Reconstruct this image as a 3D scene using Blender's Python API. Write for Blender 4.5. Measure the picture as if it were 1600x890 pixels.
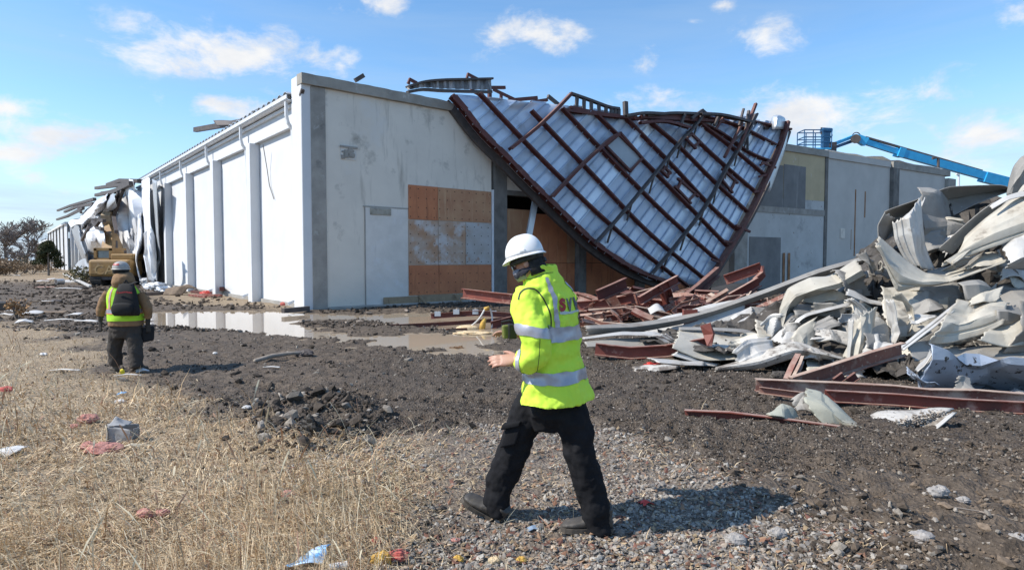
import bpy, math, random
import numpy as np
from mathutils import Vector, Matrix

random.seed(7)
rng = np.random.default_rng(11)
for o in list(bpy.data.objects):
    bpy.data.objects.remove(o)
SC = bpy.context.scene
COL = SC.collection
R = math.radians

# ------------------------------------------------------------------ camera
F, CX, CY, EYE = 960.0, 800.0, 445.0, 1.6
PITCH = math.atan(40 / 960)
cam_data = bpy.data.cameras.new('camera')
cam = bpy.data.objects.new('camera', cam_data)
COL.objects.link(cam)
cam.location = (0, 0, EYE)
cam.rotation_euler = (R(90) - PITCH, 0, 0)
cam_data.sensor_width = 36.0
cam_data.lens = 36.0 * F / 1600.0
cam_data.clip_start = 0.05
cam_data.clip_end = 3000
SC.camera = cam

# ------------------------------------------------------------------ light
SUN_EL, SUN_AZ = R(44), R(-103)      # azimuth from +Y, clockwise positive (towards +X)
sun_dir = Vector((math.sin(SUN_AZ) * math.cos(SUN_EL), math.cos(SUN_AZ) * math.cos(SUN_EL), math.sin(SUN_EL)))
sd = bpy.data.lights.new('sun', 'SUN')
sd.energy = 5.0
sd.angle = R(0.5)
sd.color = (1.0, 0.94, 0.855)
sun = bpy.data.objects.new('sun', sd)
COL.objects.link(sun)
sun.location = (-30, 0, 40)
sun.rotation_euler = (-sun_dir).to_track_quat('-Z', 'Y').to_euler()
SC.view_settings.view_transform = 'Standard'
SC.view_settings.look = 'None'
SC.view_settings.exposure = 0.24
SC.view_settings.gamma = 1.0
SC.view_settings.use_curve_mapping = False
SC.cycles.max_bounces = 6
SC.cycles.diffuse_bounces = 3
SC.cycles.glossy_bounces = 3
SC.cycles.use_denoising = True

# ------------------------------------------------------------------ sky
world = bpy.data.worlds.new('World')
SC.world = world
world.use_nodes = True
WT = world.node_tree
for n in list(WT.nodes):
    WT.nodes.remove(n)


def sky_world():
    N, L = WT.nodes, WT.links

    def M(op, a, b=None, c=None, clamp=False):
        n = N.new('ShaderNodeMath')
        n.operation = op
        n.use_clamp = clamp
        for i, v in enumerate((a, b, c)):
            if v is None:
                continue
            if isinstance(v, (int, float)):
                n.inputs[i].default_value = v
            else:
                L.new(v, n.inputs[i])
        return n.outputs[0]
    out = N.new('ShaderNodeOutputWorld')
    bg = N.new('ShaderNodeBackground')
    sky = N.new('ShaderNodeTexSky')
    sky.sky_type = 'NISHITA'
    sky.sun_disc = False
    sky.sun_elevation = SUN_EL
    sky.sun_rotation = SUN_AZ
    sky.air_density = 1.0
    sky.dust_density = 0.0
    sky.ozone_density = 3.0
    tc = N.new('ShaderNodeTexCoord')
    sep = N.new('ShaderNodeSeparateXYZ')
    L.new(tc.outputs['Generated'], sep.inputs[0])
    X, Y, Z = sep.outputs
    # azimuth / elevation, so that clouds lie on the whole dome
    az = M('ARCTAN2', X, Y)
    el = M('ARCSINE', Z)
    cmb = N.new('ShaderNodeCombineXYZ')
    L.new(M('MULTIPLY', az, 1.0), cmb.inputs[0])
    L.new(M('MULTIPLY', el, 1.7), cmb.inputs[1])

    def noise(scale, detail, rough, vec, off=0.0, dist=0.0):
        n = N.new('ShaderNodeTexNoise')
        n.noise_dimensions = '3D'
        n.inputs['Scale'].default_value = scale
        n.inputs['Detail'].default_value = detail
        n.inputs['Roughness'].default_value = rough
        n.inputs['Distortion'].default_value = dist
        mp = N.new('ShaderNodeMapping')
        mp.inputs['Location'].default_value = (off, off * 0.7, off * 1.3)
        L.new(vec, mp.inputs[0])
        L.new(mp.outputs[0], n.inputs['Vector'])
        return n.outputs['Fac']
    det = noise(11.0, 8, 0.62, cmb.outputs[0], 3.1, 0.25)
    big = noise(3.0, 4, 0.55, cmb.outputs[0], 8.3)
    # cumulus: where they stand on the dome (azimuth, elevation, half width, half height, weight)
    def ae(px, py):
        d = Vector(((px - CX) / F, 1.0, (405 - py) / F))
        return math.atan2(d.x, d.y), math.asin(d.normalized().z)
    spots = [(365, 90, 165, 50, 1.0), (250, 158, 42, 20, .72), (352, 164, 66, 22, .78), (838, 64, 74, 40, .9), (1188, 66, 54, 26, .8),
             (1022, 96, 26, 22, .58), (606, 18, 44, 27, .85), (540, 22, 60, 16, .5), (1290, 172, 200, 48, .92), (1010, 165, 60, 22, .75), (1590, 20, 50, 30, .55),
             (26, 172, 62, 20, .95), (110, 210, 150, 26, .85), (10, 240, 80, 24, .85), (1545, 215, 130, 46, .9), (1480, 250, 110, 30, .85), (52, 282, 60, 24, .8), (110, 300, 90, 26, .6), (1400, 215, 90, 26, .6),
             (340, 2, 60, 9, .55), (1120, 17, 16, 11, .55), (1078, 40, 22, 8, .5)]
    field = None
    for (px, py, w, h, wt) in spots:
        a0, e0 = ae(px, py)
        a1, _ = ae(px + w, py)
        _, e1 = ae(px, py - h)
        dx = M('DIVIDE', M('SUBTRACT', az, a0), a1 - a0)
        dy = M('DIVIDE', M('SUBTRACT', el, e0), e1 - e0)
        q = M('SQRT', M('ADD', M('MULTIPLY', dx, dx), M('MULTIPLY', dy, dy)))
        f = M('MULTIPLY', M('SUBTRACT', 1.25, q, clamp=False), wt)
        field = f if field is None else M('MAXIMUM', field, f)
    # the same kind of broken cloud over the rest of the dome
    outside = M('SUBTRACT', M('ABSOLUTE', az), 0.80)
    outside = M('MAXIMUM', outside, M('SUBTRACT', el, 0.45))
    outside = M('MULTIPLY', outside, 6.0, clamp=True)
    gen = M('MULTIPLY', M('SUBTRACT', big, 0.52), 7.0)
    gen = M('SUBTRACT', M('MULTIPLY', M('ADD', gen, 1.0), outside), 1.0)
    field = M('MAXIMUM', field, gen)
    dens = M('ADD', M('MULTIPLY', field, 0.80), M('MULTIPLY', M('SUBTRACT', det, 0.53), 3.6))
    mr = N.new('ShaderNodeMapRange')
    mr.interpolation_type = 'SMOOTHSTEP'
    mr.inputs[1].default_value = 0.02
    mr.inputs[2].default_value = 1.05
    L.new(dens, mr.inputs[0])
    cum = M('MULTIPLY', mr.outputs[0], M('MULTIPLY', M('ADD', field, 0.55), 1.3, clamp=True), clamp=True)
    # thin high veil, stretched sideways, thicker near the horizon
    cmb2 = N.new('ShaderNodeCombineXYZ')
    L.new(M('MULTIPLY', az, 0.6), cmb2.inputs[0])
    L.new(M('MULTIPLY', el, 5.0), cmb2.inputs[1])
    v = noise(2.6, 7, 0.6, cmb2.outputs[0], 1.7, 0.4)
    v = M('MULTIPLY', M('SUBTRACT', v, 0.44), 2.0, clamp=True)
    low = M('SUBTRACT', 1.0, M('MULTIPLY', el, 2.6), clamp=True)
    low2 = M('MULTIPLY', low, low)
    veil = M('MULTIPLY', v, M('ADD', 0.40, M('MULTIPLY', low2, 0.9)), clamp=True)
    veil = M('ADD', veil, M('MULTIPLY', M('POWER', low, 2.6), 0.85), clamp=True)
    # cloud colour: white tops, greyer bases
    shade = noise(7.0, 5, 0.6, cmb.outputs[0], 5.5)
    ramp = N.new('ShaderNodeValToRGB')
    ramp.color_ramp.elements[0].position = 0.30
    ramp.color_ramp.elements[0].color = (7.2, 7.7, 8.6, 1)
    ramp.color_ramp.elements[1].position = 0.60
    ramp.color_ramp.elements[1].color = (10.0, 10.0, 10.0, 1)
    L.new(shade, ramp.inputs[0])
    hsv = N.new('ShaderNodeHueSaturation')
    hsv.inputs['Hue'].default_value = 0.497
    hsv.inputs['Saturation'].default_value = 1.15
    hsv.inputs['Value'].default_value = 2.25
    L.new(sky.outputs[0], hsv.inputs['Color'])
    m1 = N.new('ShaderNodeMix')
    m1.data_type = 'RGBA'
    L.new(veil, m1.inputs[0])
    L.new(hsv.outputs[0], m1.inputs[6])
    m1.inputs[7].default_value = (5.6, 7.0, 8.6, 1)
    m2 = N.new('ShaderNodeMix')
    m2.data_type = 'RGBA'
    L.new(cum, m2.inputs[0])
    L.new(m1.outputs[2], m2.inputs[6])
    L.new(ramp.outputs[0], m2.inputs[7])
    L.new(m2.outputs[2], bg.inputs[0])
    bg.inputs[1].default_value = 0.083
    L.new(bg.outputs[0], out.inputs[0])


sky_world()

# ------------------------------------------------------------------ sight lines: pixel of the 1600x890 photograph -> point in the place
_c, _s = math.cos(PITCH), math.sin(PITCH)


def ray(px, py):
    a, b = (px - CX) / F, (CY - py) / F
    return Vector((a, _c + b * _s, -_s + b * _c))


def P(px, py, Y):
    d = ray(px, py)
    return Vector((0, 0, EYE)) + d * (Y / d.y)


def G(px, py, z=-0.2):
    d = ray(px, py)
    return Vector((0, 0, EYE)) + d * ((z - EYE) / d.z)


def onplane(px, py, p0, n):
    d = ray(px, py)
    e = Vector((0, 0, EYE))
    return e + d * ((p0 - e).dot(n) / d.dot(n))


# ------------------------------------------------------------------ numpy noise
_perm = np.random.default_rng(5).integers(0, 2 ** 31, 4096)


def _hash(i, j, seed):
    h = (i * 374761393 + j * 668265263 + seed * 974634777) & 0x7fffffff
    h = ((h ^ (h >> 13)) * 1274126177) & 0x7fffffff
    return ((h ^ (h >> 16)) & 0xffff) / 65535.0


def vnoise(x, y, seed=0):
    x = np.asarray(x, float); y = np.asarray(y, float)
    i = np.floor(x).astype(np.int64); j = np.floor(y).astype(np.int64)
    u = x - i; v = y - j
    u = u * u * (3 - 2 * u); v = v * v * (3 - 2 * v)
    a = _hash(i, j, seed); b = _hash(i + 1, j, seed); c = _hash(i, j + 1, seed); d = _hash(i + 1, j + 1, seed)
    return (a * (1 - u) + b * u) * (1 - v) + (c * (1 - u) + d * u) * v


def fbm(x, y, oct=4, seed=0, gain=0.5):
    t = 0; a = 1; n = 0
    for k in range(oct):
        t = t + a * vnoise(x * 2 ** k + 17.3 * k, y * 2 ** k - 9.1 * k, seed + k); n += a; a *= gain
    return t / n


# ------------------------------------------------------------------ materials
def mat(name, c1, c2=None, scale=3.0, rough=0.7, metal=0.0, bump=0.0, bscale=40.0, stain=None, streak=None, spec=0.5, detail=6, speck=None, coords='Object', bdist=0.02, dust=None):
    """c1/c2 mixed by noise; stain=(colour, scale, lo, hi); streak = the same, drawn out downwards; speck = the same, small spots"""
    m = bpy.data.materials.new(name)
    m.use_nodes = True
    N, L = m.node_tree.nodes, m.node_tree.links
    b = N['Principled BSDF']
    b.inputs['Roughness'].default_value = rough
    b.inputs['Metallic'].default_value = metal
    b.inputs['Specular IOR Level'].default_value = spec
    tc = N.new('ShaderNodeTexCoord')
    co = tc.outputs[coords]
    col = None

    def noise(sc, det=6, rgh=0.6, squash=None):
        n = N.new('ShaderNodeTexNoise')
        n.inputs['Scale'].default_value = sc
        n.inputs['Detail'].default_value = det
        n.inputs['Roughness'].default_value = rgh
        if squash:
            mp = N.new('ShaderNodeMapping')
            mp.inputs['Scale'].default_value = squash
            L.new(co, mp.inputs[0]); L.new(mp.outputs[0], n.inputs['Vector'])
        else:
            L.new(co, n.inputs['Vector'])
        return n.outputs['Fac']

    def ramp(fac, lo, hi):
        r = N.new('ShaderNodeMapRange')
        r.inputs[1].default_value = lo; r.inputs[2].default_value = hi
        L.new(fac, r.inputs[0])
        return r.outputs[0]

    def mix(fac, a, bb):
        x = N.new('ShaderNodeMix'); x.data_type = 'RGBA'
        L.new(fac, x.inputs[0])
        for s, v in ((6, a), (7, bb)):
            if isinstance(v, tuple):
                x.inputs[s].default_value = (*v[:3], 1)
            else:
                L.new(v, x.inputs[s])
        return x.outputs[2]
    col = c1
    if c2 is not None:
        col = mix(ramp(noise(scale, detail), 0.35, 0.65), c1, c2)
    for spec_, sq in ((stain, None), (streak, (1, 1, 0.12)), (speck, None)):
        if spec_:
            for s_ in (spec_ if isinstance(spec_, list) else [spec_]):
                col = mix(ramp(noise(s_[1], 5, 0.65, sq), s_[2], s_[3]), col, s_[0])
    if dust:      # dust that has settled on faces turned upwards
        ge = N.new('ShaderNodeNewGeometry'); sx = N.new('ShaderNodeSeparateXYZ'); L.new(ge.outputs['Normal'], sx.inputs[0])
        up_ = ramp(sx.outputs[2], .35, .85)
        mu = N.new('ShaderNodeMath'); mu.operation = 'MULTIPLY'; L.new(up_, mu.inputs[0]); L.new(ramp(noise(dust[1], 5), .25, .55), mu.inputs[1])
        col = mix(mu.outputs[0], col, dust[0])
    if isinstance(col, tuple):
        b.inputs['Base Color'].default_value = (*col[:3], 1)
    else:
        L.new(col, b.inputs['Base Color'])
    if bump:
        bp = N.new('ShaderNodeBump')
        bp.inputs['Strength'].default_value = bump
        bp.inputs['Distance'].default_value = bdist
        L.new(noise(bscale, 6), bp.inputs['Height'])
        L.new(bp.outputs[0], b.inputs['Normal'])
    return m


# ------------------------------------------------------------------ mesh helpers
class MB:
    def __init__(self):
        self.v = []; self.f = []

    def add(self, vs, fs):
        k = len(self.v)
        self.v.extend(Vector(p) for p in vs)
        self.f.extend(tuple(i + k for i in f) for f in fs)
        return self

    def box(self, lo, hi):
        x0, y0, z0 = lo; x1, y1, z1 = hi
        return self.add([(x0, y0, z0), (x1, y0, z0), (x1, y1, z0), (x0, y1, z0), (x0, y0, z1), (x1, y0, z1), (x1, y1, z1), (x0, y1, z1)],
                        [(0, 3, 2, 1), (4, 5, 6, 7), (0, 1, 5, 4), (1, 2, 6, 5), (2, 3, 7, 6), (3, 0, 4, 7)])

    def obox(self, c, ax, ay, az):
        """box about centre c with half-axis vectors"""
        c, ax, ay, az = map(Vector, (c, ax, ay, az))
        s = [(-1, -1, -1), (1, -1, -1), (1, 1, -1), (-1, 1, -1), (-1, -1, 1), (1, -1, 1), (1, 1, 1), (-1, 1, 1)]
        return self.add([c + ax * a + ay * b + az * d for a, b, d in s],
                        [(0, 3, 2, 1), (4, 5, 6, 7), (0, 1, 5, 4), (1, 2, 6, 5), (2, 3, 7, 6), (3, 0, 4, 7)])

    def sweep(self, prof, path, up=(0, 0, 1), closed=True, caps=True, scale=None):
        """extrude the 2-D profile (side, up) along a path of points"""
        path = [Vector(p) for p in path]; up = Vector(up); n = len(prof); rings = []
        for i, p in enumerate(path):
            a = path[max(i - 1, 0)]; b = path[min(i + 1, len(path) - 1)]
            t = (b - a).normalized()
            s = t.cross(up)
            if s.length < 1e-4:
                s = t.cross(Vector((1, 0.2, 0)))
            s.normalize(); u = s.cross(t).normalized()
            k = 1.0 if scale is None else scale[i]
            rings.append([p + s * (q[0] * k) + u * (q[1] * k) for q in prof])
        return self.loft(rings, closed, caps)

    def loft(self, rings, closed=True, caps=True):
        n = len(rings[0]); vs = [p for r in rings for p in r]; fs = []
        for i in range(len(rings) - 1):
            for j in range(n if closed else n - 1):
                a = i * n + j; b = i * n + (j + 1) % n
                fs.append((a, b, b + n, a + n))
        if caps and closed:
            fs.append(tuple(range(n - 1, -1, -1))); fs.append(tuple((len(rings) - 1) * n + j for j in range(n)))
        return self.add(vs, fs)

    def tube(self, path, r, n=8, caps=True):
        prof = [(math.cos(2 * math.pi * k / n), math.sin(2 * math.pi * k / n)) for k in range(n)]
        rs = r if isinstance(r, (list, tuple)) else [r] * len(path)
        up = (0, 0, 1)
        d = (Vector(path[-1]) - Vector(path[0]))
        if d.length > 0 and abs(d.normalized().z) > 0.9:
            up = (0, 1, 0)
        return self.sweep(prof, path, up, True, caps, rs)

    def bar(self, a, b, w, h, up=(0, 0, 1)):
        return self.sweep([(-w / 2, -h / 2), (w / 2, -h / 2), (w / 2, h / 2), (-w / 2, h / 2)], [a, b], up)


ORG = {}


def obj(name, mb, m, parent=None, smooth=False, label=None, sharp=None, solid=0.0, kind=None):
    me = bpy.data.meshes.new(name)
    org = ORG[parent.name] if parent is not None else None
    if org is None:
        pts = mb.v
        lo = Vector((min(p.x for p in pts), min(p.y for p in pts), min(p.z for p in pts)))
        hi = Vector((max(p.x for p in pts), max(p.y for p in pts), max(p.z for p in pts)))
        org = Vector(((lo.x + hi.x) / 2, (lo.y + hi.y) / 2, lo.z))
    me.from_pydata([p - org for p in mb.v], [], mb.f)
    me.materials.append(m)
    if smooth:
        me.polygons.foreach_set('use_smooth', [True] * len(me.polygons))
        if sharp is not None:
            me.set_sharp_from_angle(angle=R(sharp))
    o = bpy.data.objects.new(name, me)
    COL.objects.link(o)
    if parent is not None:
        o.parent = parent
    else:
        o.location = org
    ORG[o.name] = org
    if solid:
        md = o.modifiers.new('thickness', 'SOLIDIFY')
        md.thickness = solid; md.offset = 0
    if label:
        o['label'] = label
    if kind:
        o['kind'] = kind
    return o


def thing(name, label, cat, loc, group=None):
    o = bpy.data.objects.new(name, None)
    o.empty_display_size = 0.3
    COL.objects.link(o)
    o.location = loc
    ORG[o.name] = Vector(loc)
    return tag(o, label, cat, group)


def tag(o, label, cat, group=None):
    o['label'] = label; o['category'] = cat; o['kind'] = 'thing'
    if group:
        o['group'] = group
    return o


def fastmesh(name, verts, faces, m, kind=None, cols=None, smooth=False):
    """verts (n,3), faces (k,3|4) numpy arrays, per-vertex colours optional"""
    me = bpy.data.meshes.new(name)
    k = faces.shape[1]
    me.vertices.add(len(verts)); me.vertices.foreach_set('co', verts.astype(np.float32).ravel())
    me.loops.add(faces.size); me.loops.foreach_set('vertex_index', faces.astype(np.int32).ravel())
    me.polygons.add(len(faces))
    me.polygons.foreach_set('loop_start', np.arange(0, faces.size, k, dtype=np.int32))
    me.polygons.foreach_set('loop_total', np.full(len(faces), k, dtype=np.int32))
    me.polygons.foreach_set('use_smooth', np.full(len(faces), smooth))
    if cols is not None:
        at = me.color_attributes.new('tone', 'FLOAT_COLOR', 'POINT')
        c4 = np.ones((len(verts), 4), np.float32); c4[:, :cols.shape[1]] = cols
        at.data.foreach_set('color', c4.ravel())
    me.update(calc_edges=True)
    me.materials.append(m)
    o = bpy.data.objects.new(name, me)
    COL.objects.link(o)
    if kind:
        o['kind'] = kind
    return o


def tone_mat(name, rough=0.8, var=0.0, scale=30.0, bump=0.0, spec=0.3, sheen=0.0):
    """material whose base colour is the piece's own colour attribute"""
    m = bpy.data.materials.new(name); m.use_nodes = True
    N, L = m.node_tree.nodes, m.node_tree.links
    b = N['Principled BSDF']; b.inputs['Roughness'].default_value = rough; b.inputs['Specular IOR Level'].default_value = spec
    a = N.new('ShaderNodeVertexColor'); a.layer_name = 'tone'
    if var:
        tc = N.new('ShaderNodeTexCoord'); n = N.new('ShaderNodeTexNoise'); n.inputs['Scale'].default_value = scale
        n.inputs['Detail'].default_value = 5
        L.new(tc.outputs['Object'], n.inputs['Vector'])
        mr = N.new('ShaderNodeMapRange'); mr.inputs[1].default_value = .3; mr.inputs[2].default_value = .7
        mr.inputs[3].default_value = 1 - var; mr.inputs[4].default_value = 1 + var
        L.new(n.outputs['Fac'], mr.inputs[0])
        v = N.new('ShaderNodeVectorMath'); v.operation = 'SCALE'
        L.new(a.outputs[0], v.inputs[0]); L.new(mr.outputs[0], v.inputs['Scale'])
        L.new(v.outputs[0], b.inputs['Base Color'])
        if bump:
            bp = N.new('ShaderNodeBump'); bp.inputs['Strength'].default_value = bump; bp.inputs['Distance'].default_value = .01
            L.new(n.outputs['Fac'], bp.inputs['Height']); L.new(bp.outputs[0], b.inputs['Normal'])
    else:
        L.new(a.outputs[0], b.inputs['Base Color'])
    return m
# ------------------------------------------------------------------ the walls' planes
GZ = -0.30
C0 = G(489, 486, GZ)                                   # foot of the corner
d1 = Vector((-796, 960, 0)).normalized()               # along the white side wall
d2 = Vector((1158, 960, 0)).normalized()
d2 = Vector((d1.y, -d1.x, 0))                          # along the front wall
n1 = Vector((-d1.y, d1.x, 0));  n1 = n1 if n1.dot(C0) < 0 else -n1   # outward normals (towards the camera)
n2 = -d1.copy()


def WL(px, py, off=0.0):
    return onplane(px, py, C0 + n1 * off, n1)


def WF(px, py, off=0.0):
    return onplane(px, py, C0 + n2 * off, n2)


def sz(p, d):
    return (p - C0).dot(d), p.z


# ------------------------------------------------------------------ ground
def poly_sdf(x, y, poly):
    """negative inside"""
    poly = np.array(poly, float); n = len(poly)
    dmin = np.full(x.shape, 1e9); inside = np.zeros(x.shape, bool)
    for i in range(n):
        ax, ay = poly[i]; bx, by = poly[(i + 1) % n]
        ex, ey = bx - ax, by - ay
        t = np.clip(((x - ax) * ex + (y - ay) * ey) / (ex * ex + ey * ey + 1e-12), 0, 1)
        dmin = np.minimum(dmin, np.hypot(x - ax - t * ex, y - ay - t * ey))
        c = ((ay > y) != (by > y)) & (x < (bx - ax) * (y - ay) / (by - ay + 1e-12) + ax)
        inside ^= c
    return np.where(inside, -dmin, dmin)


def gp(pts, z=-0.2):
    return [(G(a, b, z).x, G(a, b, z).y) for a, b in pts]


GRASS = [(-6.0, 11.2), (-6, 0.3)] and gp([(-700, 482), (-300, 484), (0, 488), (90, 506), (150, 534), (207, 590), (300, 602), (390, 645), (430, 700), (520, 702), (600, 705), (630, 770), (610, 900), (590, 2400), (-2500, 2400)], -0.1)
GRAVEL = gp([(520, 712), (640, 668), (800, 655), (960, 672), (1090, 752), (1220, 806), (1330, 850), (1360, 900), (1600, 2400), (590, 2400), (615, 780)], -0.05)
POOL = gp([(225, 490), (300, 485), (400, 485), (490, 489), (560, 493), (640, 488), (760, 490), (860, 492), (880, 505), (800, 512), (770, 518), (765, 548), (700, 546), (640, 545), (575, 532), (500, 524), (440, 519), (350, 514), (250, 508)], -0.30)
SPIT = gp([(468, 498), (560, 500), (640, 508), (700, 512), (720, 518), (600, 524), (520, 520), (480, 508)], -0.30)
WALLSTRIP = gp([(250, 462), (300, 455), (370, 461), (430, 472), (478, 483), (440, 482), (380, 478), (300, 474), (255, 474)], -0.25)
HEAP = gp([(395, 640), (440, 612), (540, 600), (585, 640), (560, 690), (470, 705), (420, 690)], -0.05)


def ss(a, b, x):
    t = np.clip((x - a) / (b - a), 0, 1)
    return t * t * (3 - 2 * t)


def zones(x, y):
    w = (fbm(x * 1.3, y * 1.3, 4, 3) - 0.5)
    w2 = (fbm(x * 5, y * 5, 3, 9) - 0.5)
    jit = w * 1.1 + w2 * 0.25
    k = np.clip(y / 6, 0.35, 2.0)
    g = 1 - ss(-0.55, 0.40, poly_sdf(x, y, GRASS) + jit * k * 1.2)
    st = 1 - ss(-0.75, 0.50, poly_sdf(x, y, GRAVEL) + jit * 1.5)
    far = ss(42, 60, y) * ss(-14, -22, x)
    far = far + .8 * (1 - ss(-.5, .9, poly_sdf(x, y, WALLSTRIP) + jit * 1.5))
    pool = 1 - ss(-0.35, 0.6, poly_sdf(x, y, POOL) + w * 1.3 + w2 * 0.7)
    pool = pool * ss(-0.5, 0.7, poly_sdf(x, y, SPIT) + w * 1.4 + w2 * .9)
    return np.clip(g + far, 0, 1), st, pool


def ground_z(x, y, fine=True):
    x = np.asarray(x, float); y = np.asarray(y, float)
    z = -0.27 * ss(3.6, 9.5, y)
    g, st, pool = zones(x, y)
    z = z + (fbm(x * 0.35, y * 0.35, 3, 21) - 0.5) * 0.14 * ss(1, 5, y)
    flat = ss(13.5, 16.5, y)
    z = z * (1 - flat) + flat * (-0.255 + (fbm(x * .5, y * .5, 3, 22) - .5) * 0.09)
    heap = 1 - ss(-0.25, 0.35, poly_sdf(x, y, HEAP) + (fbm(x * 2, y * 2, 3, 33) - .5) * .6)
    z = z + heap * 0.13
    mud = np.clip(1 - g - st, 0, 1)
    # tracked ruts running along the wall-ward diagonal
    q = (x * 0.35 + y * 0.94)
    rut = np.sin(q * 3.1 + 2.2 * fbm(x * .4, y * .4, 2, 41)) * 0.025
    z = z + rut * mud * (1 - flat * .6)
    # two lengths of crawler track pressed across the churned band
    for (ax_, ay_, bx_, by_) in ((-4.6, 9.3, 4.6, 6.6), (-3.2, 7.4, 3.4, 5.5)):
        ex_, ey_ = bx_ - ax_, by_ - ay_; ln_ = math.hypot(ex_, ey_)
        al = ((x - ax_) * ex_ + (y - ay_) * ey_) / ln_; ac = (-(x - ax_) * ey_ + (y - ay_) * ex_) / ln_ + .25 * np.sin(al * .5)
        inb = (1 - ss(.20, .30, np.abs(ac))) * ss(0, .8, al) * (1 - ss(ln_ - 1, ln_, al)) * mud
        z = z - inb * (.035 + .018 * np.sign(np.sin(al * 2 * math.pi / .19)))
        z = z + (1 - ss(.0, .14, np.abs(np.abs(ac) - .36))) * .03 * inb.max() * mud * ss(0, .8, al) * (1 - ss(ln_ - 1, ln_, al))
    if fine:
        c = fbm(x * 5.5, y * 5.5, 4, 51, .6) - 0.5
        c2 = np.abs(fbm(x * 13, y * 13, 3, 61, .6) - 0.5)
        lump = ss(0.6, 2.4, x) * ss(6.4, 4.6, y)
        z = z + mud * (c * (0.12 + .12 * heap + .09 * lump) - c2 * (0.07 + .05 * lump)) * (1 - 0.75 * flat)
        z = z + st * (fbm(x * 9, y * 9, 3, 71) - .5) * 0.05 + g * (fbm(x * 3, y * 3, 3, 81) - .5) * 0.07
        # tyre lugs on the bare earth beside the twisted sheet
        tx, ty = G(1500, 690, -.25).x, G(1500, 690, -.25).y
        near = np.exp(-(((x - tx) / 1.0) ** 2 + ((y - ty) / 0.45) ** 2))
        z = z + near * np.sign(np.sin((x * 0.75 + y * 0.65) * 2 * math.pi / 0.13)) * 0.012
    z = np.where(pool > 0, z * (1 - pool) + pool * -0.40, z)
    return z


def gz(x, y):
    return float(ground_z(np.array([x]), np.array([y]))[0])


def GG(px, py):
    """pixel to the ground as built"""
    z = -0.2
    for _ in range(6):
        p = G(px, py, z)
        z = gz(p.x, p.y)
    return G(px, py, z)


def axis(segs):
    out = []
    for a, b, s in segs:
        out.extend(np.arange(a, b, s))
    return np.array(out)


xs = axis([(-700, -120, 40), (-120, -40, 5), (-40, -14, .7), (-14, -7, .16), (-7, -4.2, .07), (-4.2, 5.6, .042), (5.6, 9, .075), (9, 20, .3), (20, 60, 2), (60, 140, 10), (140, 741, 60)])
ys = axis([(-60, -4, 8), (-4, 0.8, .4), (0.8, 5.5, .042), (5.5, 9, .06), (9, 14, .11), (14, 26, .2), (26, 60, 1), (60, 200, 10), (200, 1200, 100)])
GX, GY = np.meshgrid(xs, ys)
gx, gy = GX.ravel(), GY.ravel()
gzv = ground_z(gx, gy)
nx, ny = len(xs), len(ys)
ii = (np.arange(ny - 1)[:, None] * nx + np.arange(nx - 1)[None, :]).ravel()
gf = np.stack([ii, ii + 1, ii + 1 + nx, ii + nx], 1)
zg, zs_, zp = zones(gx, gy)
brown = np.clip(ss(0.8, 3.2, gx) * ss(6.2, 4.4, gy) + ss(-1.6, -3.4, gx) * ss(6, 9, gy) + ss(28, 40, gy), 0, 1)
gcol = np.stack([zg, zs_, brown], 1)


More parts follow.
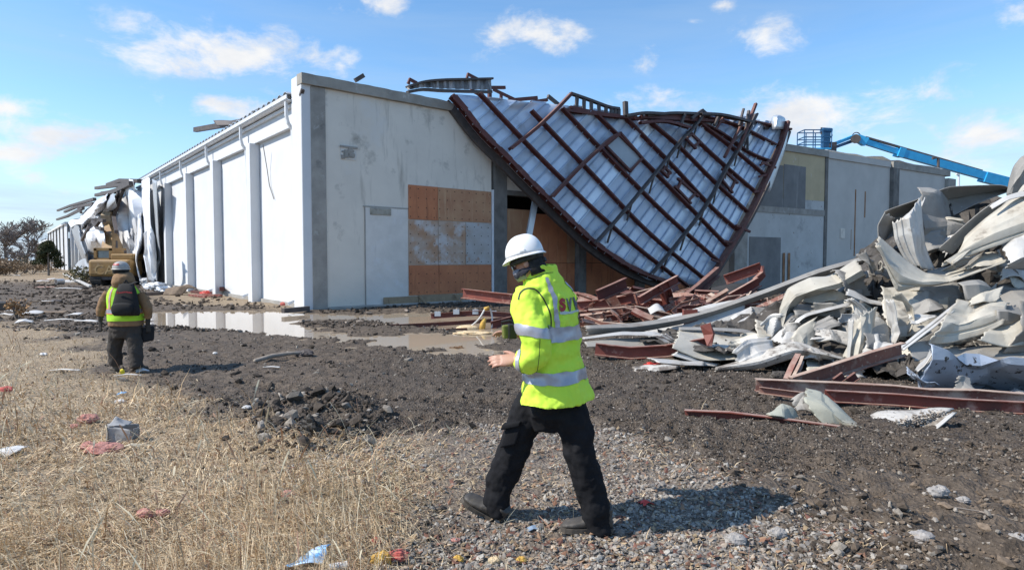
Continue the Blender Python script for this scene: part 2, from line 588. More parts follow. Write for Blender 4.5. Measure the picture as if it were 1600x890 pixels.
def ground_mat():
    m = bpy.data.materials.new('earth'); m.use_nodes = True
    N, L = m.node_tree.nodes, m.node_tree.links
    b = N['Principled BSDF']
    b.inputs['Specular IOR Level'].default_value = 0.25
    tc = N.new('ShaderNodeTexCoord')
    a = N.new('ShaderNodeVertexColor'); a.layer_name = 'tone'
    sp = N.new('ShaderNodeSeparateColor'); L.new(a.outputs[0], sp.inputs[0])

    def noise(sc, det=6, r=.65):
        n = N.new('ShaderNodeTexNoise'); n.inputs['Scale'].default_value = sc; n.inputs['Detail'].default_value = det
        n.inputs['Roughness'].default_value = r
        L.new(tc.outputs['Object'], n.inputs['Vector']); return n.outputs['Fac']

    def mr(f, lo, hi, a_=0., b_=1.):
        r = N.new('ShaderNodeMapRange'); r.inputs[1].default_value = lo; r.inputs[2].default_value = hi
        r.inputs[3].default_value = a_; r.inputs[4].default_value = b_
        L.new(f, r.inputs[0]); return r.outputs[0]

    def mix(f, p, q):
        x = N.new('ShaderNodeMix'); x.data_type = 'RGBA'; L.new(f, x.inputs[0])
        for s, v in ((6, p), (7, q)):
            if isinstance(v, tuple): x.inputs[s].default_value = (*v, 1)
            else: L.new(v, x.inputs[s])
        return x.outputs[2]
    fine = noise(55, 5); mid = noise(7, 6); big = noise(1.1, 5)
    vor = N.new('ShaderNodeTexVoronoi'); vor.inputs['Scale'].default_value = 38
    L.new(tc.outputs['Object'], vor.inputs['Vector'])
    pebble = mix(mr(vor.outputs['Color'], .2, .9), (.095, .078, .062), (.25, .21, .17))
    mud = mix(mr(mid, .35, .68), (.036, .027, .020), (.115, .088, .065))
    mud = mix(mr(big, .40, .62), mud, (.098, .078, .060))
    mud = mix(mr(fine, .50, .66), mud, pebble)
    brn = mix(mr(mid, .35, .65), (.062, .048, .036), (.165, .129, .097))
    brn = mix(mr(fine, .60, .74), brn, (.30, .25, .20))
    soil = mix(mr(mid, .35, .65), (.21, .15, .095), (.37, .28, .18))
    soil = mix(mr(fine, .45, .7), soil, (.44, .36, .25))
    grav = mix(mr(mid, .35, .65), (.13, .10, .078), (.27, .225, .18))
    c = mix(sp.outputs[2], mud, brn)
    c = mix(sp.outputs[1], c, grav)
    c = mix(sp.outputs[0], c, soil)
    L.new(c, b.inputs['Base Color'])
    L.new(mr(mid, .3, .7, .62, .95), b.inputs['Roughness'])
    bp = N.new('ShaderNodeBump'); bp.inputs['Strength'].default_value = .9; bp.inputs['Distance'].default_value = .02
    ad = N.new('ShaderNodeMath'); ad.operation = 'ADD'; L.new(fine, ad.inputs[0]); L.new(vor.outputs['Distance'], ad.inputs[1])
    L.new(ad.outputs[0], bp.inputs['Height']); L.new(bp.outputs[0], b.inputs['Normal'])
    return m


ground = fastmesh('ground', np.stack([gx, gy, gzv], 1), gf, ground_mat(), 'structure', gcol, True)

# ------------------------------------------------------------------ standing water
def water_mat():
    m = bpy.data.materials.new('muddy_water'); m.use_nodes = True
    N, L = m.node_tree.nodes, m.node_tree.links
    b = N['Principled BSDF']; b.inputs['Roughness'].default_value = 0.03; b.inputs['IOR'].default_value = 1.33
    tc = N.new('ShaderNodeTexCoord'); n = N.new('ShaderNodeTexNoise'); n.inputs['Scale'].default_value = .35; n.inputs['Detail'].default_value = 4
    L.new(tc.outputs['Object'], n.inputs['Vector'])
    x = N.new('ShaderNodeMix'); x.data_type = 'RGBA'; L.new(n.outputs['Fac'], x.inputs[0])
    x.inputs[6].default_value = (.36, .285, .20, 1); x.inputs[7].default_value = (.44, .355, .26, 1)
    L.new(x.outputs[2], b.inputs['Base Color'])
    n2_ = N.new('ShaderNodeTexNoise'); n2_.inputs['Scale'].default_value = 5; n2_.inputs['Detail'].default_value = 3
    L.new(tc.outputs['Object'], n2_.inputs['Vector'])
    bp = N.new('ShaderNodeBump'); bp.inputs['Strength'].default_value = .02; bp.inputs['Distance'].default_value = .01
    L.new(n2_.outputs['Fac'], bp.inputs['Height']); L.new(bp.outputs[0], b.inputs['Normal'])
    return m


pxs = np.array([p[0] for p in POOL]); pys = np.array([p[1] for p in POOL])
wx = np.arange(pxs.min() - 1, pxs.max() + 1, .25); wy = np.arange(pys.min() - .8, pys.max() + 1, .25)
WX, WY = np.meshgrid(wx, wy)
kk = (np.arange(len(wy) - 1)[:, None] * len(wx) + np.arange(len(wx) - 1)[None, :]).ravel()
wf = np.stack([kk, kk + 1, kk + 1 + len(wx), kk + len(wx)], 1)
cxm = WX.ravel()[wf].mean(1); cym = WY.ravel()[wf].mean(1)
keep = poly_sdf(cxm, cym, POOL) < 0.8
wf = wf[keep]
used = np.unique(wf); remap = np.zeros(WX.size, int); remap[used] = np.arange(len(used))
fastmesh('puddle_water', np.stack([WX.ravel()[used], WY.ravel()[used], np.full(len(used), -0.315)], 1), remap[wf], water_mat(), 'structure', None, True)
# ------------------------------------------------------------------ materials of the buildings
WHITE = mat('white_wall_paint', (.66, .67, .68), (.60, .61, .62), .8, .75, bump=.15, bscale=25, stain=[((.55, .53, .49), 1.7, .66, .80)], streak=((.52, .50, .46), 2.2, .68, .82), speck=((.35, .33, .30), 9, .74, .78))
TRIM = mat('trim_paint', (.70, .72, .74), (.60, .62, .64), 3, .5, stain=((.42, .38, .34), 6, .66, .78), bump=.1, bscale=20)
FRONT = mat('front_wall_paint', (.72, .67, .585), (.65, .605, .53), .7, .85, bump=.2, bscale=18,
            stain=[((.36, .335, .29), 1.1, .58, .76), ((.67, .655, .62), .45, .55, .72)], streak=[((.36, .33, .28), 2.8, .57, .80), ((.30, .27, .23), 1.2, .62, .82)], speck=((.27, .25, .22), 7, .69, .76))
INFILL = mat('grey_infill_paint', (.70, .675, .63), (.60, .58, .54), 1.2, .85, stain=((.68, .67, .65), 1.6, .55, .66), streak=((.36, .36, .35), 3, .60, .74), bump=.2, bscale=20)
CONC = mat('weathered_concrete', (.37, .35, .315), (.25, .238, .215), 1.3, .92, bump=.5, bscale=22, stain=[((.40, .39, .37), 3, .60, .70), ((.10, .10, .10), 1.6, .62, .78)], speck=((.44, .43, .41), 13, .68, .74))
COPE = mat('coping_concrete', (.36, .34, .30), (.26, .245, .215), 1.4, .92, bump=.5, bscale=18, stain=((.44, .43, .40), 2.4, .62, .72), speck=((.50, .49, .46), 10, .70, .75))
DARKCOL = mat('dark_column_concrete', (.19, .18, .165), (.12, .115, .105), 2, .9, bump=.4, bscale=20, streak=((.27, .27, .26), 3, .6, .75))
PLY1 = mat('plywood_orange', (.53, .205, .09), (.42, .15, .068), 1.2, .75, streak=[((.25, .095, .045), 4, .55, .75), ((.50, .25, .13), 6, .60, .75)], speck=((.14, .06, .035), 11, .70, .74), bump=.15, bscale=30)
PLY2 = mat('plywood_tan', (.47, .265, .145), (.40, .195, .105), 1.4, .75, streak=((.54, .36, .21), 5, .55, .72), speck=((.16, .09, .05), 11, .69, .73), bump=.15, bscale=30)
PLY3 = mat('plywood_weathered', (.47, .38, .31), (.42, .25, .15), 1.6, .8, stain=((.55, .52, .50), 1.5, .50, .66), speck=((.2, .13, .09), 11, .69, .73), bump=.2, bscale=30)
PLY4 = mat('plywood_bleached', (.47, .47, .47), (.40, .37, .34), 1.6, .8, stain=((.36, .17, .08), 1.3, .58, .66), bump=.2, bscale=30)
LUMBER = mat('raw_lumber', (.36, .27, .17), (.28, .205, .13), 4, .8, streak=((.22, .15, .09), 9, .6, .7), speck=((.12, .08, .05), 14, .7, .74))
GALV = mat('galvanised_metal', (.62, .65, .68), (.52, .55, .58), 2, .42, metal=.55, bump=.15, bscale=8, stain=((.42, .42, .42), 2.5, .6, .75), speck=((.3, .25, .2), 14, .73, .77))
BLACK = mat('black_and_inside_shade', (.02, .02, .02), (.035, .032, .03), 2, .95)  # plain black; behind the bay openings it stands in for shade
RUST = mat('red_oxide_steel', (.120, .030, .022), (.080, .023, .019), 2.5, .62, stain=[((.23, .115, .085), 3.5, .58, .74), ((.055, .03, .025), 2.2, .62, .76)], speck=((.34, .24, .20), 16, .68, .74), bump=.2, bscale=30, dust=((.23, .13, .10), 5))
RUSTB = mat('bright_red_oxide_steel', (.215, .052, .034), (.145, .040, .029), 2.5, .65, stain=[((.40, .24, .19), 3.5, .56, .72), ((.10, .04, .03), 2.2, .64, .76)], speck=((.48, .36, .31), 16, .66, .72), bump=.2, bscale=30, dust=((.36, .24, .19), 5))
DARKSTEEL = mat('dark_weathered_steel', (.060, .050, .048), (.095, .078, .072), 3, .65, stain=((.15, .11, .09), 5, .62, .74), bump=.2, bscale=25)


def A(s, z, off=0.0):
    return Vector((C0.x, C0.y, 0)) + d1 * s + n1 * off + Vector((0, 0, z))


def B(s, z, off=0.0):
    return Vector((C0.x, C0.y, 0)) + d2 * s + n2 * off + Vector((0, 0, z))


def wbox(mb, fn, s0, s1, z0, z1, o0, o1):
    """box in wall coordinates"""
    q = [(s0, z0, o0), (s1, z0, o0), (s1, z0, o1), (s0, z0, o1), (s0, z1, o0), (s1, z1, o0), (s1, z1, o1), (s0, z1, o1)]
    v = [fn(*p) for p in q]
    c = (v[6] - v[0])
    fs = [(0, 3, 2, 1), (4, 5, 6, 7), (0, 1, 5, 4), (1, 2, 6, 5), (2, 3, 7, 6), (3, 0, 4, 7)]
    if (v[1] - v[0]).cross(v[3] - v[0]).z < 0:
        fs = [f[::-1] for f in fs]
    return mb.add(v, fs)


def wpart(name, fn, s0, s1, z0, z1, o0, o1, m, parent, label=None):
    return obj(name, wbox(MB(), fn, s0, s1, z0, z1, o0, o1), m, parent, label=label)


def bevel(o, w=.012, seg=1):
    md = o.modifiers.new('edge', 'BEVEL'); md.width = w; md.segments = seg; md.limit_method = 'ANGLE'
    return o


# ------------------------------------------------------------------ the warehouse
WH = thing('warehouse', 'long white windowless warehouse with boarded front and torn roof edge', 'building', (C0.x, C0.y, GZ))
ZB = -0.75
# side wall: bays between pilasters
edges = [0.0, 6, 12, 18, 24, 30, 36]
for i in range(6):
    a, b = edges[i], edges[i + 1]
    wpart('wall_panel', A, a + (.95 if i == 0 else .004), b - .004, ZB, 6.72, -.30, 0, WHITE, WH)
    wpart('frieze_panel', A, a + (.95 if i == 0 else .004), b - .004, 6.735, 7.30, -.30, .13, WHITE, WH)
    lip = wpart('ledge', A, a + (.95 if i == 0 else .004), b - .004, 6.60, 6.73, .002, .20, TRIM, WH)
    wpart('eave_soffit', A, a + (.95 if i == 0 else .004), b - .004, 7.304, 7.42, -.30, .26, TRIM, WH)
    bevel(wpart('pilaster', A, b - .28, b + .28, ZB, 6.60, .003, .42, WHITE, WH), .03, 2)
    wpart('plinth', A, a + (.96 if i == 0 else .29), b - .29, ZB, -.10, .003, .10, CONC, WH)
bevel(wpart('corner_pier', A, -.02, .945, ZB, 8.24, -.30, .34, WHITE, WH), .02)
# gutter with rolled lip, corrugated roof edge over it
gut = MB()
prof = [(.0, 0), (.22, 0), (.28, .06), (.28, .20), (.25, .20), (.25, .08), (.20, .04), (.0, .04)]
gut.loft([[A(s, 7.46 + q[1], .24 + q[0]) for q in prof] for s in (.95, 12, 24, 33.2)], True, True)
obj('gutter', gut, TRIM, WH)
rf = MB()
row0, row1 = [], []
k = 0
for s in np.arange(.95, 33.2, .15):
    zz = 7.70 + (.085 if (k % 4) in (1, 2) else 0)
    row0.append(A(s, zz, .50)); row1.append(A(s, zz + .9, -14)); k += 1
rf.loft([row0, row1], False)
obj('corrugated_roof', rf, GALV, WH, solid=.02)
for i, s in enumerate((1.25, 6.95, 12.95, 18.95, 24.95, 30.9)):
    m_ = MB()
    path = [A(s, 7.52, .42), A(s, 6.95, .42), A(s, 6.70, .36), A(s, 6.45, .20), A(s, .35, .14), A(s, .05, .16), A(s - .05, -.08, .48)]
    m_.sweep([(-.055, -.05), (.055, -.05), (.055, .05), (-.055, .05)], path, up=n1)
    dsp = obj('downspout', m_, TRIM, WH)
    for z in (1.4, 3.6, 5.6):
        obj('strap', wbox(MB(), A, s - .09, s + .09, z, z + .05, .004, .205), TRIM, dsp)
# loose wire hanging on the second bay
obj('hanging_wire', MB().tube([WL(411, 226, .30), WL(417, 262, .12), WL(421, 290, .06), WL(428, 311, .05)], .018, 5), DARKCOL, WH)

# front wall
wpart('front_wall', B, .56, 8.28, ZB, 7.86, -.30, 0, FRONT, WH)
bevel(wpart('corner_column', B, .0, .55, ZB, 7.86, -.34, .06, CONC, WH), .02)
cp = MB()
N_ = 26
row = []
for i in range(N_ + 1):
    s = -.36 + (6.35 + .36) * i / N_
    jb = .02 * math.sin(i * 2.1) + .015 * math.sin(i * 5.3)
    taper = 0 if i < N_ - 3 else (i - N_ + 3) * .035
    row.append([B(s, 7.87 + .02 * jb, .0 + .002), B(s, 7.87 + jb * .3, .16), B(s, 8.24 - taper + jb * .25, .16 + jb * .3), B(s, 8.26 - taper, -.32), B(s, 7.87, -.32)])
cp.loft(row, True, True)
obj('coping', cp, COPE, WH)
wpart('coping_stub', B, 6.37, 6.62, 7.87, 7.98, -.31, .10, COPE, WH, 'short broken coping end beside the fallen roof')
# filled-in doorway with its frame line, old plates
wpart('filled_doorway', B, 2.12, 3.97, ZB, 3.62, .003, .020, INFILL, WH, 'bricked-up doorway painted pale grey')
wpart('door_lintel', B, 2.02, 4.00, 3.625, 3.665, .004, .035, CONC, WH)
wpart('door_jamb', B, 2.075, 2.115, ZB, 3.62, .004, .030, CONC, WH)
OLIVE = mat('olive_grey_stain', (.27, .255, .20), (.38, .36, .31), 3, .9, stain=((.18, .17, .15), 4, .55, .7), bump=.5, bscale=20)
bevel(wpart('sign_plate', B, 2.30, 3.22, 3.33, 3.60, .022, .055, OLIVE, WH, 'small olive grey plate over the filled doorway'), .02)
v_ = MB(); wbox(v_, B, 1.13, 1.76, 5.36, 5.88, .003, .03)
vent = obj('wall_vent', v_, INFILL, WH, label='broken square vent patch')
v_ = MB()
ra = random.Random(3)
for k in range(26):
    s = 1.2 + ra.random() * .5; z = 5.4 + ra.random() * .26 + .1 * (1 - abs(s - 1.45) / .3)
    r = .03 + ra.random() * .05
    v_.obox(B(s, z, .034), d2 * r, Vector((0, 0, r * (.6 + ra.random() * .5))) + d2 * (ra.random() - .5) * .03, n2 * (.015 + ra.random() * .02))
obj('crumbled_mortar', v_, CONC, vent, kind='stuff')
wpart('vent_lintel', B, 1.10, 1.80, 5.79, 5.86, .031, .075, CONC, vent)

# plywood boarding, board by board
BO = [(638, 684, 289, 341, PLY1), (684, 768, 291, 343, PLY2), (638, 684, 341, 411, PLY3), (684, 727, 342, 412, PLY3), (727, 768, 343, 412, PLY4), (638, 685, 411, 459, PLY1), (685, 768, 412, 457, PLY1)]
zrow = {289: 4.63, 291: 4.63, 341: 3.22, 343: 3.22, 342: 3.22, 411: 1.37, 412: 1.37, 459: .12, 457: .12}
for (x0, x1, y0, y1, m_) in BO:
    s0, _ = sz(WF(x0, 400), d2); s1, _ = sz(WF(x1, 400), d2)
    b_ = wpart('plywood_board', B, s0 + .012, min(s1, 8.26) - .012, zrow[y1] + .012, zrow[y0] - .012, .004, .03 + ra.random() * .022, m_, WH)
    nb = MB()
    for zz in np.arange(zrow[y1] + .12, zrow[y0] - .1, .38):
        for ss_ in np.arange(s0 + .08, min(s1, 8.26) - .05, .38):
            c = B(ss_, zz, .053); nb.obox(c, d2 * .018, Vector((0, 0, .018)), n2 * .004)
    obj('nail_heads', nb, BLACK, b_, kind='stuff')
wpart('board_edge_trim', B, 8.265, 8.38, -.1, 4.72, .004, .07, TRIM, WH)
for s0, s1, z1 in ((2.83, 4.4, .10), (4.42, 6.1, .13), (6.12, 7.6, .11)):
    bevel(wpart('sill_board', B, s0, s1, -.22, z1, .06, .115, LUMBER, WH), .008)
for s in (4.45, 6.2, 7.3):
    b_ = MB().bar(B(s, .10, .13), B(s + .25, -.38, .50), .07, .05)
    obj('prop_stake', b_, LUMBER, WH)
bevel(wpart('footing', B, .57, 8.2, ZB, -.17, .002, .22, CONC, WH), .03)

# loading bay beyond the dark column
bevel(wpart('bay_column', B, 8.385, 9.10, ZB, 7.80, -.3, .13, DARKCOL, WH), .015)
wpart('upper_wall', B, 9.105, 30.0, 4.78, 8.2, -.30, -.03, FRONT, WH)
wpart('bay_lintel', B, 9.105, 30.0, 4.55, 4.775, -.34, .02, DARKCOL, WH)
for s in (13.9, 18.7, 23.6, 28.3):
    wpart('bay_column', B, s, s + .55, ZB, 4.545, -.35, .01, DARKCOL, WH)
wpart('interior_shade_panel', B, 9.105, 30.0, ZB, 8.0, -4.6, -4.5, BLACK, WH)  # black backing: the shade of the interior is put into its colour
segs = [(9.12, 10.9, 3.95, PLY2), (10.92, 13.3, 3.8, PLY1), (13.32, 13.88, 3.7, PLY2), (14.47, 16.4, 3.9, PLY1), (16.42, 18.66, 3.85, PLY1), (19.3, 21.4, 3.8, PLY1), (21.42, 23.55, 3.8, PLY2), (24.2, 26.2, 3.8, PLY2), (26.22, 28.25, 3.8, PLY1)]
for s0, s1, z1, m_ in segs:
    wpart('plywood_board', B, s0, s1 - .01, 1.42, z1, -.30 + ra.random() * .03, -.24, m_, WH)
    wpart('plywood_board', B, s0, s1 - .01, ZB, 1.40, -.30 + ra.random() * .03, -.25, PLY1, WH)
# dented metal post leaning in the opening
lp = MB().sweep([(-.16, -.05), (.16, -.05), (.16, .05), (-.16, .05)], [WF(838, 305, .55), WF(823, 385, .8)], up=n2)
obj('leaning_post', lp, GALV, WH)
wpart('sky_blocking_roof', B, .4, 30, 7.62, 7.68, -14, -.36, GALV, WH)  # unseen roof slab, added to block the sky over the interior
# lower end of the side wall behind the hanging sheets
wpart('torn_bay_wall', A, 36.004, 104, ZB, 3.4, -.8, -.5, CONC, WH)
wpart('inner_wall', A, 36.004, 104, ZB, 7.3, -6.2, -6.0, DARKCOL, WH)
for s in np.arange(40, 104, 6.0):
    wpart('pilaster', A, s - .28, s + .28, ZB, 6.9, -.4, .1, WHITE, WH)
wpart('broken_eave', A, 36.004, 104, 6.92, 7.30, -.5, .05, DARKCOL, WH)

# ------------------------------------------------------------------ far ribbed building on the same line
RIB = mat('ribbed_metal_wall', (.66, .68, .70), (.58, .60, .62), 1, .55, stain=((.5, .49, .47), .6, .6, .75))
FB = thing('metal_shed', 'long pale ribbed metal shed far off past the torn roofing', 'building', A(106, GZ))
for s0, s1, zt in ((106, 160, 7.6), (160.2, 225, 6.1)):
    m_ = MB(); r0, r1 = [], []
    k = 0
    for s in np.arange(s0, s1 + .01, .8):
        o_ = .16 if (k % 3) == 0 else 0.0
        r0.append(A(s, ZB, o_)); r1.append(A(s, zt, o_)); k += 1
        r0.append(A(s + .3, ZB, o_)); r1.append(A(s + .3, zt, o_))
    m_.loft([r0, r1], False); obj('ribbed_wall', m_, RIB, FB, solid=.05)
    m_ = MB(); wbox(m_, A, s0, s1, zt + .003, zt + .3, -.5, .45); obj('eave_trim', m_, TRIM, FB)
    m_ = MB(); m_.add([A(s0, zt + .25, -.2), A(s1, zt + .25, -.2), A(s1, zt + 1.6, -18), A(s0, zt + 1.6, -18)], [(0, 1, 2, 3)]); obj('roof', m_, GALV, FB, solid=.1)
    m_ = MB(); wbox(m_, A, s0, s0 + .15, ZB, zt, -18, -.2); obj('end_wall', m_, RIB, FB)
    for s in np.arange(s0 + 6, s1, 9):
        wpart('downspout', A, s, s + .3, ZB, zt, .2, .4, DARKCOL, FB)

# ------------------------------------------------------------------ weathered concrete block beyond the collapsed roof
E0 = Vector((18.0, 40.1, 0)); d3 = Vector((.848, .530, 0)).normalized(); n3 = Vector((d3.y, -d3.x, 0))


def D(s, z, off=0.0):
    return E0 + d3 * s + n3 * off + Vector((0, 0, z))


def SD(px, py, off=0.0):
    q = onplane(px, py, E0 + n3 * off, n3) - E0
    return q.dot(d3), q.z


def sd(px):
    return SD(px, 350)[0]


YEL = mat('yellowed_paint', (.52, .43, .27), (.45, .37, .235), 1.0, .85, stain=[((.55, .51, .43), 1.2, .62, .70), ((.24, .215, .16), .9, .62, .75)], streak=((.30, .21, .11), 2, .62, .78), bump=.2)
PATCH = mat('grey_render_patch', (.215, .215, .21), (.16, .16, .158), 1.0, .92, streak=((.28, .275, .265), 2.0, .58, .74), bump=.3)
PEEL = mat('peeling_blue_grey_paint', (.52, .525, .51), (.43, .435, .42), .7, .85, stain=[((.24, .235, .23), .55, .58, .74)], streak=[((.30, .16, .075), 1.1, .66, .72)], speck=((.17, .105, .07), 3.2, .67, .70), bump=.3)
MIDP = mat('grey_block_paint', (.54, .52, .48), (.47, .455, .42), .6, .85, stain=((.33, .33, .33), .5, .62, .8), streak=((.36, .35, .33), 1, .62, .8), bump=.2)
RSTK = mat('rust_stain', (.22, .10, .04), (.33, .19, .10), 2, .9, streak=((.10, .05, .03), 3, .55, .7))
CB = thing('concrete_building', 'weathered grey block wall with patches and yellow paint beyond the collapsed roof', 'building', D(-6, GZ))
a0, a1, a2, a3 = sd(1150), sd(1291), sd(1394), sd(1486)
wpart('yellow_panel', D, sd(1166), a1 - .3, 5.55, 8.55, -.3, 0, YEL, CB)
wpart('peeling_panel', D, sd(1166), a1 - .3, -1, 5.545, -.3, 0, PEEL, CB)
wpart('render_patch', D, sd(1180), sd(1222), 4.95, 7.6, .003, .03, PATCH, CB)
wpart('render_patch', D, sd(1223), sd(1257), 4.95, 7.7, .003, .03, PATCH, CB)
wpart('render_patch', D, sd(1171), sd(1220), -1, 3.0, .003, .03, PATCH, CB, 'grey filled doorway patch')
wpart('band_course', D, sd(1166), a1 - .3, 4.55, 4.94, .003, .05, CONC, CB)
wpart('edge_column', D, sd(1146), sd(1166) - .004, -1, 8.55, -.3, .12, CONC, CB)
wpart('joint_strip', D, a1 - .296, a1 + .02, -1, 8.5, -.3, .06, DARKCOL, CB)
wpart('block_panel', D, a1 + .024, a2 - .5, -1, 8.5, -.3, 0, MIDP, CB)
bevel(wpart('column', D, a2 - .496, a2 + .35, -1, 8.5, -.3, .28, DARKCOL, CB), .02)
wpart('block_panel', D, a2 + .354, a3 - 1.3, -1, 8.5, -.3, 0, MIDP, CB)
bevel(wpart('column', D, a3 - 1.296, a3, -1, 8.3, -.5, .28, CONC, CB), .02)
wpart('coping', D, sd(1146), a1, 8.555, 9.0, -.35, .1, COPE, CB)
wpart('coping', D, a1 + .004, a2 - .6, 8.505, 8.95, -.35, .1, MIDP, CB)
wpart('coping', D, a2 - .2, a3 - .6, 8.505, 8.98, -.35, .1, COPE, CB)
m_ = MB(); rr = random.Random(9)
pts = [D(a1 + .3 + i * (a3 - a1 - 1.5) / 14, 8.99 + .25 * rr.random() * (1 if 3 < i < 9 else .3) + .1, -.2) for i in range(15)]
m_.loft([pts, [p - n3 * 7 + Vector((0, 0, .62)) for p in pts]], False)
obj('roof_sheet', m_, GALV, CB, solid=.03)
for (px, y0, y1, w) in ((1337, 296, 400, .16), (1352, 299, 340, .16), (1330, 358, 390, .06)):
    s, za = SD(px, y0); _, zb_ = SD(px, y1)
    wpart('rust_streak', D, s - w / 2, s + w / 2, zb_, za, .001, .006, RSTK, CB)
for px in (1224, 1232):
    s, za = SD(px, 395); wpart('rust_streak', D, s - .12, s + .12, -1, za, .051, .056, RSTK, CB)
s, za = SD(1316, 361); wpart('hatch_cover', D, s - .28, s + .28, za - .5, za + .2, .003, .05, FRONT, CB)
wpart('return_wall', D, sd(1146) + .01, sd(1146) + .3, -1, 8.5, -9, -.31, FRONT, CB)
wpart('end_wall', D, a3 - .3, a3 - .01, -1, 8.3, -14, -.51, MIDP, CB)
# ------------------------------------------------------------------ shaped sheets
def catmull(ctrl, n):
    """resample a list of points smoothly to n points"""
    c = np.array([tuple(p) for p in ctrl], float)
    if len(c) == 2:
        t = np.linspace(0, 1, n)[:, None]
        return c[0] * (1 - t) + c[1] * t
    e = np.vstack([2 * c[0] - c[1], c, 2 * c[-1] - c[-2]])
    seg = np.linspace(0, len(c) - 1 - 1e-9, n)
    i = seg.astype(int); t = (seg - i)[:, None]
    p0, p1, p2, p3 = e[i], e[i + 1], e[i + 2], e[i + 3]
    return .5 * (2 * p1 + (p2 - p0) * t + (2 * p0 - 5 * p1 + 4 * p2 - p3) * t * t + (3 * p1 - p0 - 3 * p2 + p3) * t ** 3)


def crumple(u, v, seed, n=7, amp=1.0):
    """faceted creases: difference of two maxima of planes"""
    r = np.random.default_rng(seed)
    out = 0
    for sgn in (1, -1):
        best = np.full(u.shape, -1e9)
        for k in range(n):
            a = r.uniform(0, 2 * math.pi); s = r.uniform(.5, 1.4)
            c = r.uniform(-.35, .35)
            best = np.maximum(best, s * ((u - r.uniform(0, 1) * u.max()) * math.cos(a) + (v - r.uniform(0, 1) * v.max()) * math.sin(a)) + c)
        out = out + sgn * best
    return amp * (out - out.mean())


def sheet(rails, nu=28, nv=14, crump=.08, seed=0, ribs=0, rib_h=.03, ragged=.0, ncr=6, straight=False, crease=False):
    """a sheet spanned between rails (lists of points running the same way)"""
    if straight:
        rs = np.array([[np.array(tuple(r[0])) * (1 - t) + np.array(tuple(r[-1])) * t for t in np.linspace(0, 1, nu)] if len(r) == 2 else catmull(r, nu) for r in rails])
    else:
        rs = np.array([catmull(r, nu) for r in rails])             # (k, nu, 3)
        if crease:                      # partly straight runs with kinks, as bent metal has
            lin = []
            for r_ in rails:
                c_ = np.array([tuple(p) for p in r_], float); q_ = np.linspace(0, len(c_) - 1, nu)
                lin.append(np.stack([np.interp(q_, range(len(c_)), c_[:, k]) for k in range(3)], 1))
            rs = rs * .45 + np.array(lin) * .55
    if crease and len(rails) > 2:      # straight facets between the rails, a fold along each
        tt = np.linspace(0, len(rails) - 1 - 1e-9, nv); ti = tt.astype(int); tf = (tt - ti)[:, None]
        g = np.array([rs[ti, j, :] * (1 - tf) + rs[ti + 1, j, :] * tf for j in range(nu)])
        g = g * .85 + np.array([catmull(rs[:, j, :], nv) for j in range(nu)]) * .15
    else:
        g = np.array([catmull(rs[:, j, :], nv) for j in range(nu)])   # (nu, nv, 3)
    du = np.gradient(g, axis=0); dv = np.gradient(g, axis=1)
    nrm = np.cross(du, dv); nrm /= (np.linalg.norm(nrm, axis=2, keepdims=True) + 1e-9)
    lu = np.cumsum(np.linalg.norm(du.mean(1), axis=1)); lv = np.cumsum(np.linalg.norm(dv.mean(0), axis=1))
    U, V = np.meshgrid(lu - lu[0], lv - lv[0], indexing='ij')
    h = np.zeros(U.shape)
    if crump:
        Ls = max(U.max(), V.max(), 1e-6)
        h = h + crumple(U / Ls, V / Ls, seed, ncr, 1.0) * crump + crumple(U * 2.3 / Ls, V * 2.3 / Ls, seed + 50, ncr + 5, 1.0) * crump * (.42 if crease else .22)
    if ribs:
        ph = (np.arange(nv) / (nv - 1) * ribs) % 1.0
        h = h + np.where((ph > .42) & (ph < .62), rib_h, 0)[None, :]
    g = g + nrm * h[:, :, None]
    if ragged:
        r = np.random.default_rng(seed + 99)
        g[0] += (r.random((nv, 1)) - .5) * ragged * (g[1] - g[0]) / (np.linalg.norm(g[1] - g[0], axis=1, keepdims=True) + 1e-6)
        g[-1] += (r.random((nv, 1)) - .5) * ragged * (g[-1] - g[-2]) / (np.linalg.norm(g[-1] - g[-2], axis=1, keepdims=True) + 1e-6)
    mb = MB()
    vs = g.reshape(-1, 3)
    fs = []
    for i in range(nu - 1):
        for j in range(nv - 1):
            a = i * nv + j
            fs.append((a, a + 1, a + nv + 1, a + nv))
    return mb.add(vs, fs)


CEE = [(-.045, -.10), (.045, -.10), (.045, -.085), (-.032, -.085), (-.032, .085), (.045, .085), (.045, .10), (-.045, .10)]
ZEE = [(-.008, -.09), (.07, -.09), (.07, -.078), (.004, -.078), (.004, .09), (-.07, .09), (-.07, .078), (-.008, .078)]


def scaled(prof, k, kh=None):
    kh = kh or k
    return [(a * k, b * kh) for a, b in prof]


# ------------------------------------------------------------------ the roof that slid off and hangs over the front wall
RA, RB_, RD = P(703, 148, 26.0), P(1232, 195, 38.5), P(1085, 452, 33.0)
RN = (RB_ - RA).cross(RD - RA).normalized()
RN = RN if RN.y < 0 else -RN                                  # towards the open side


def RP(px, py, off=0.0):
    return onplane(px, py, RA + RN * off, RN)


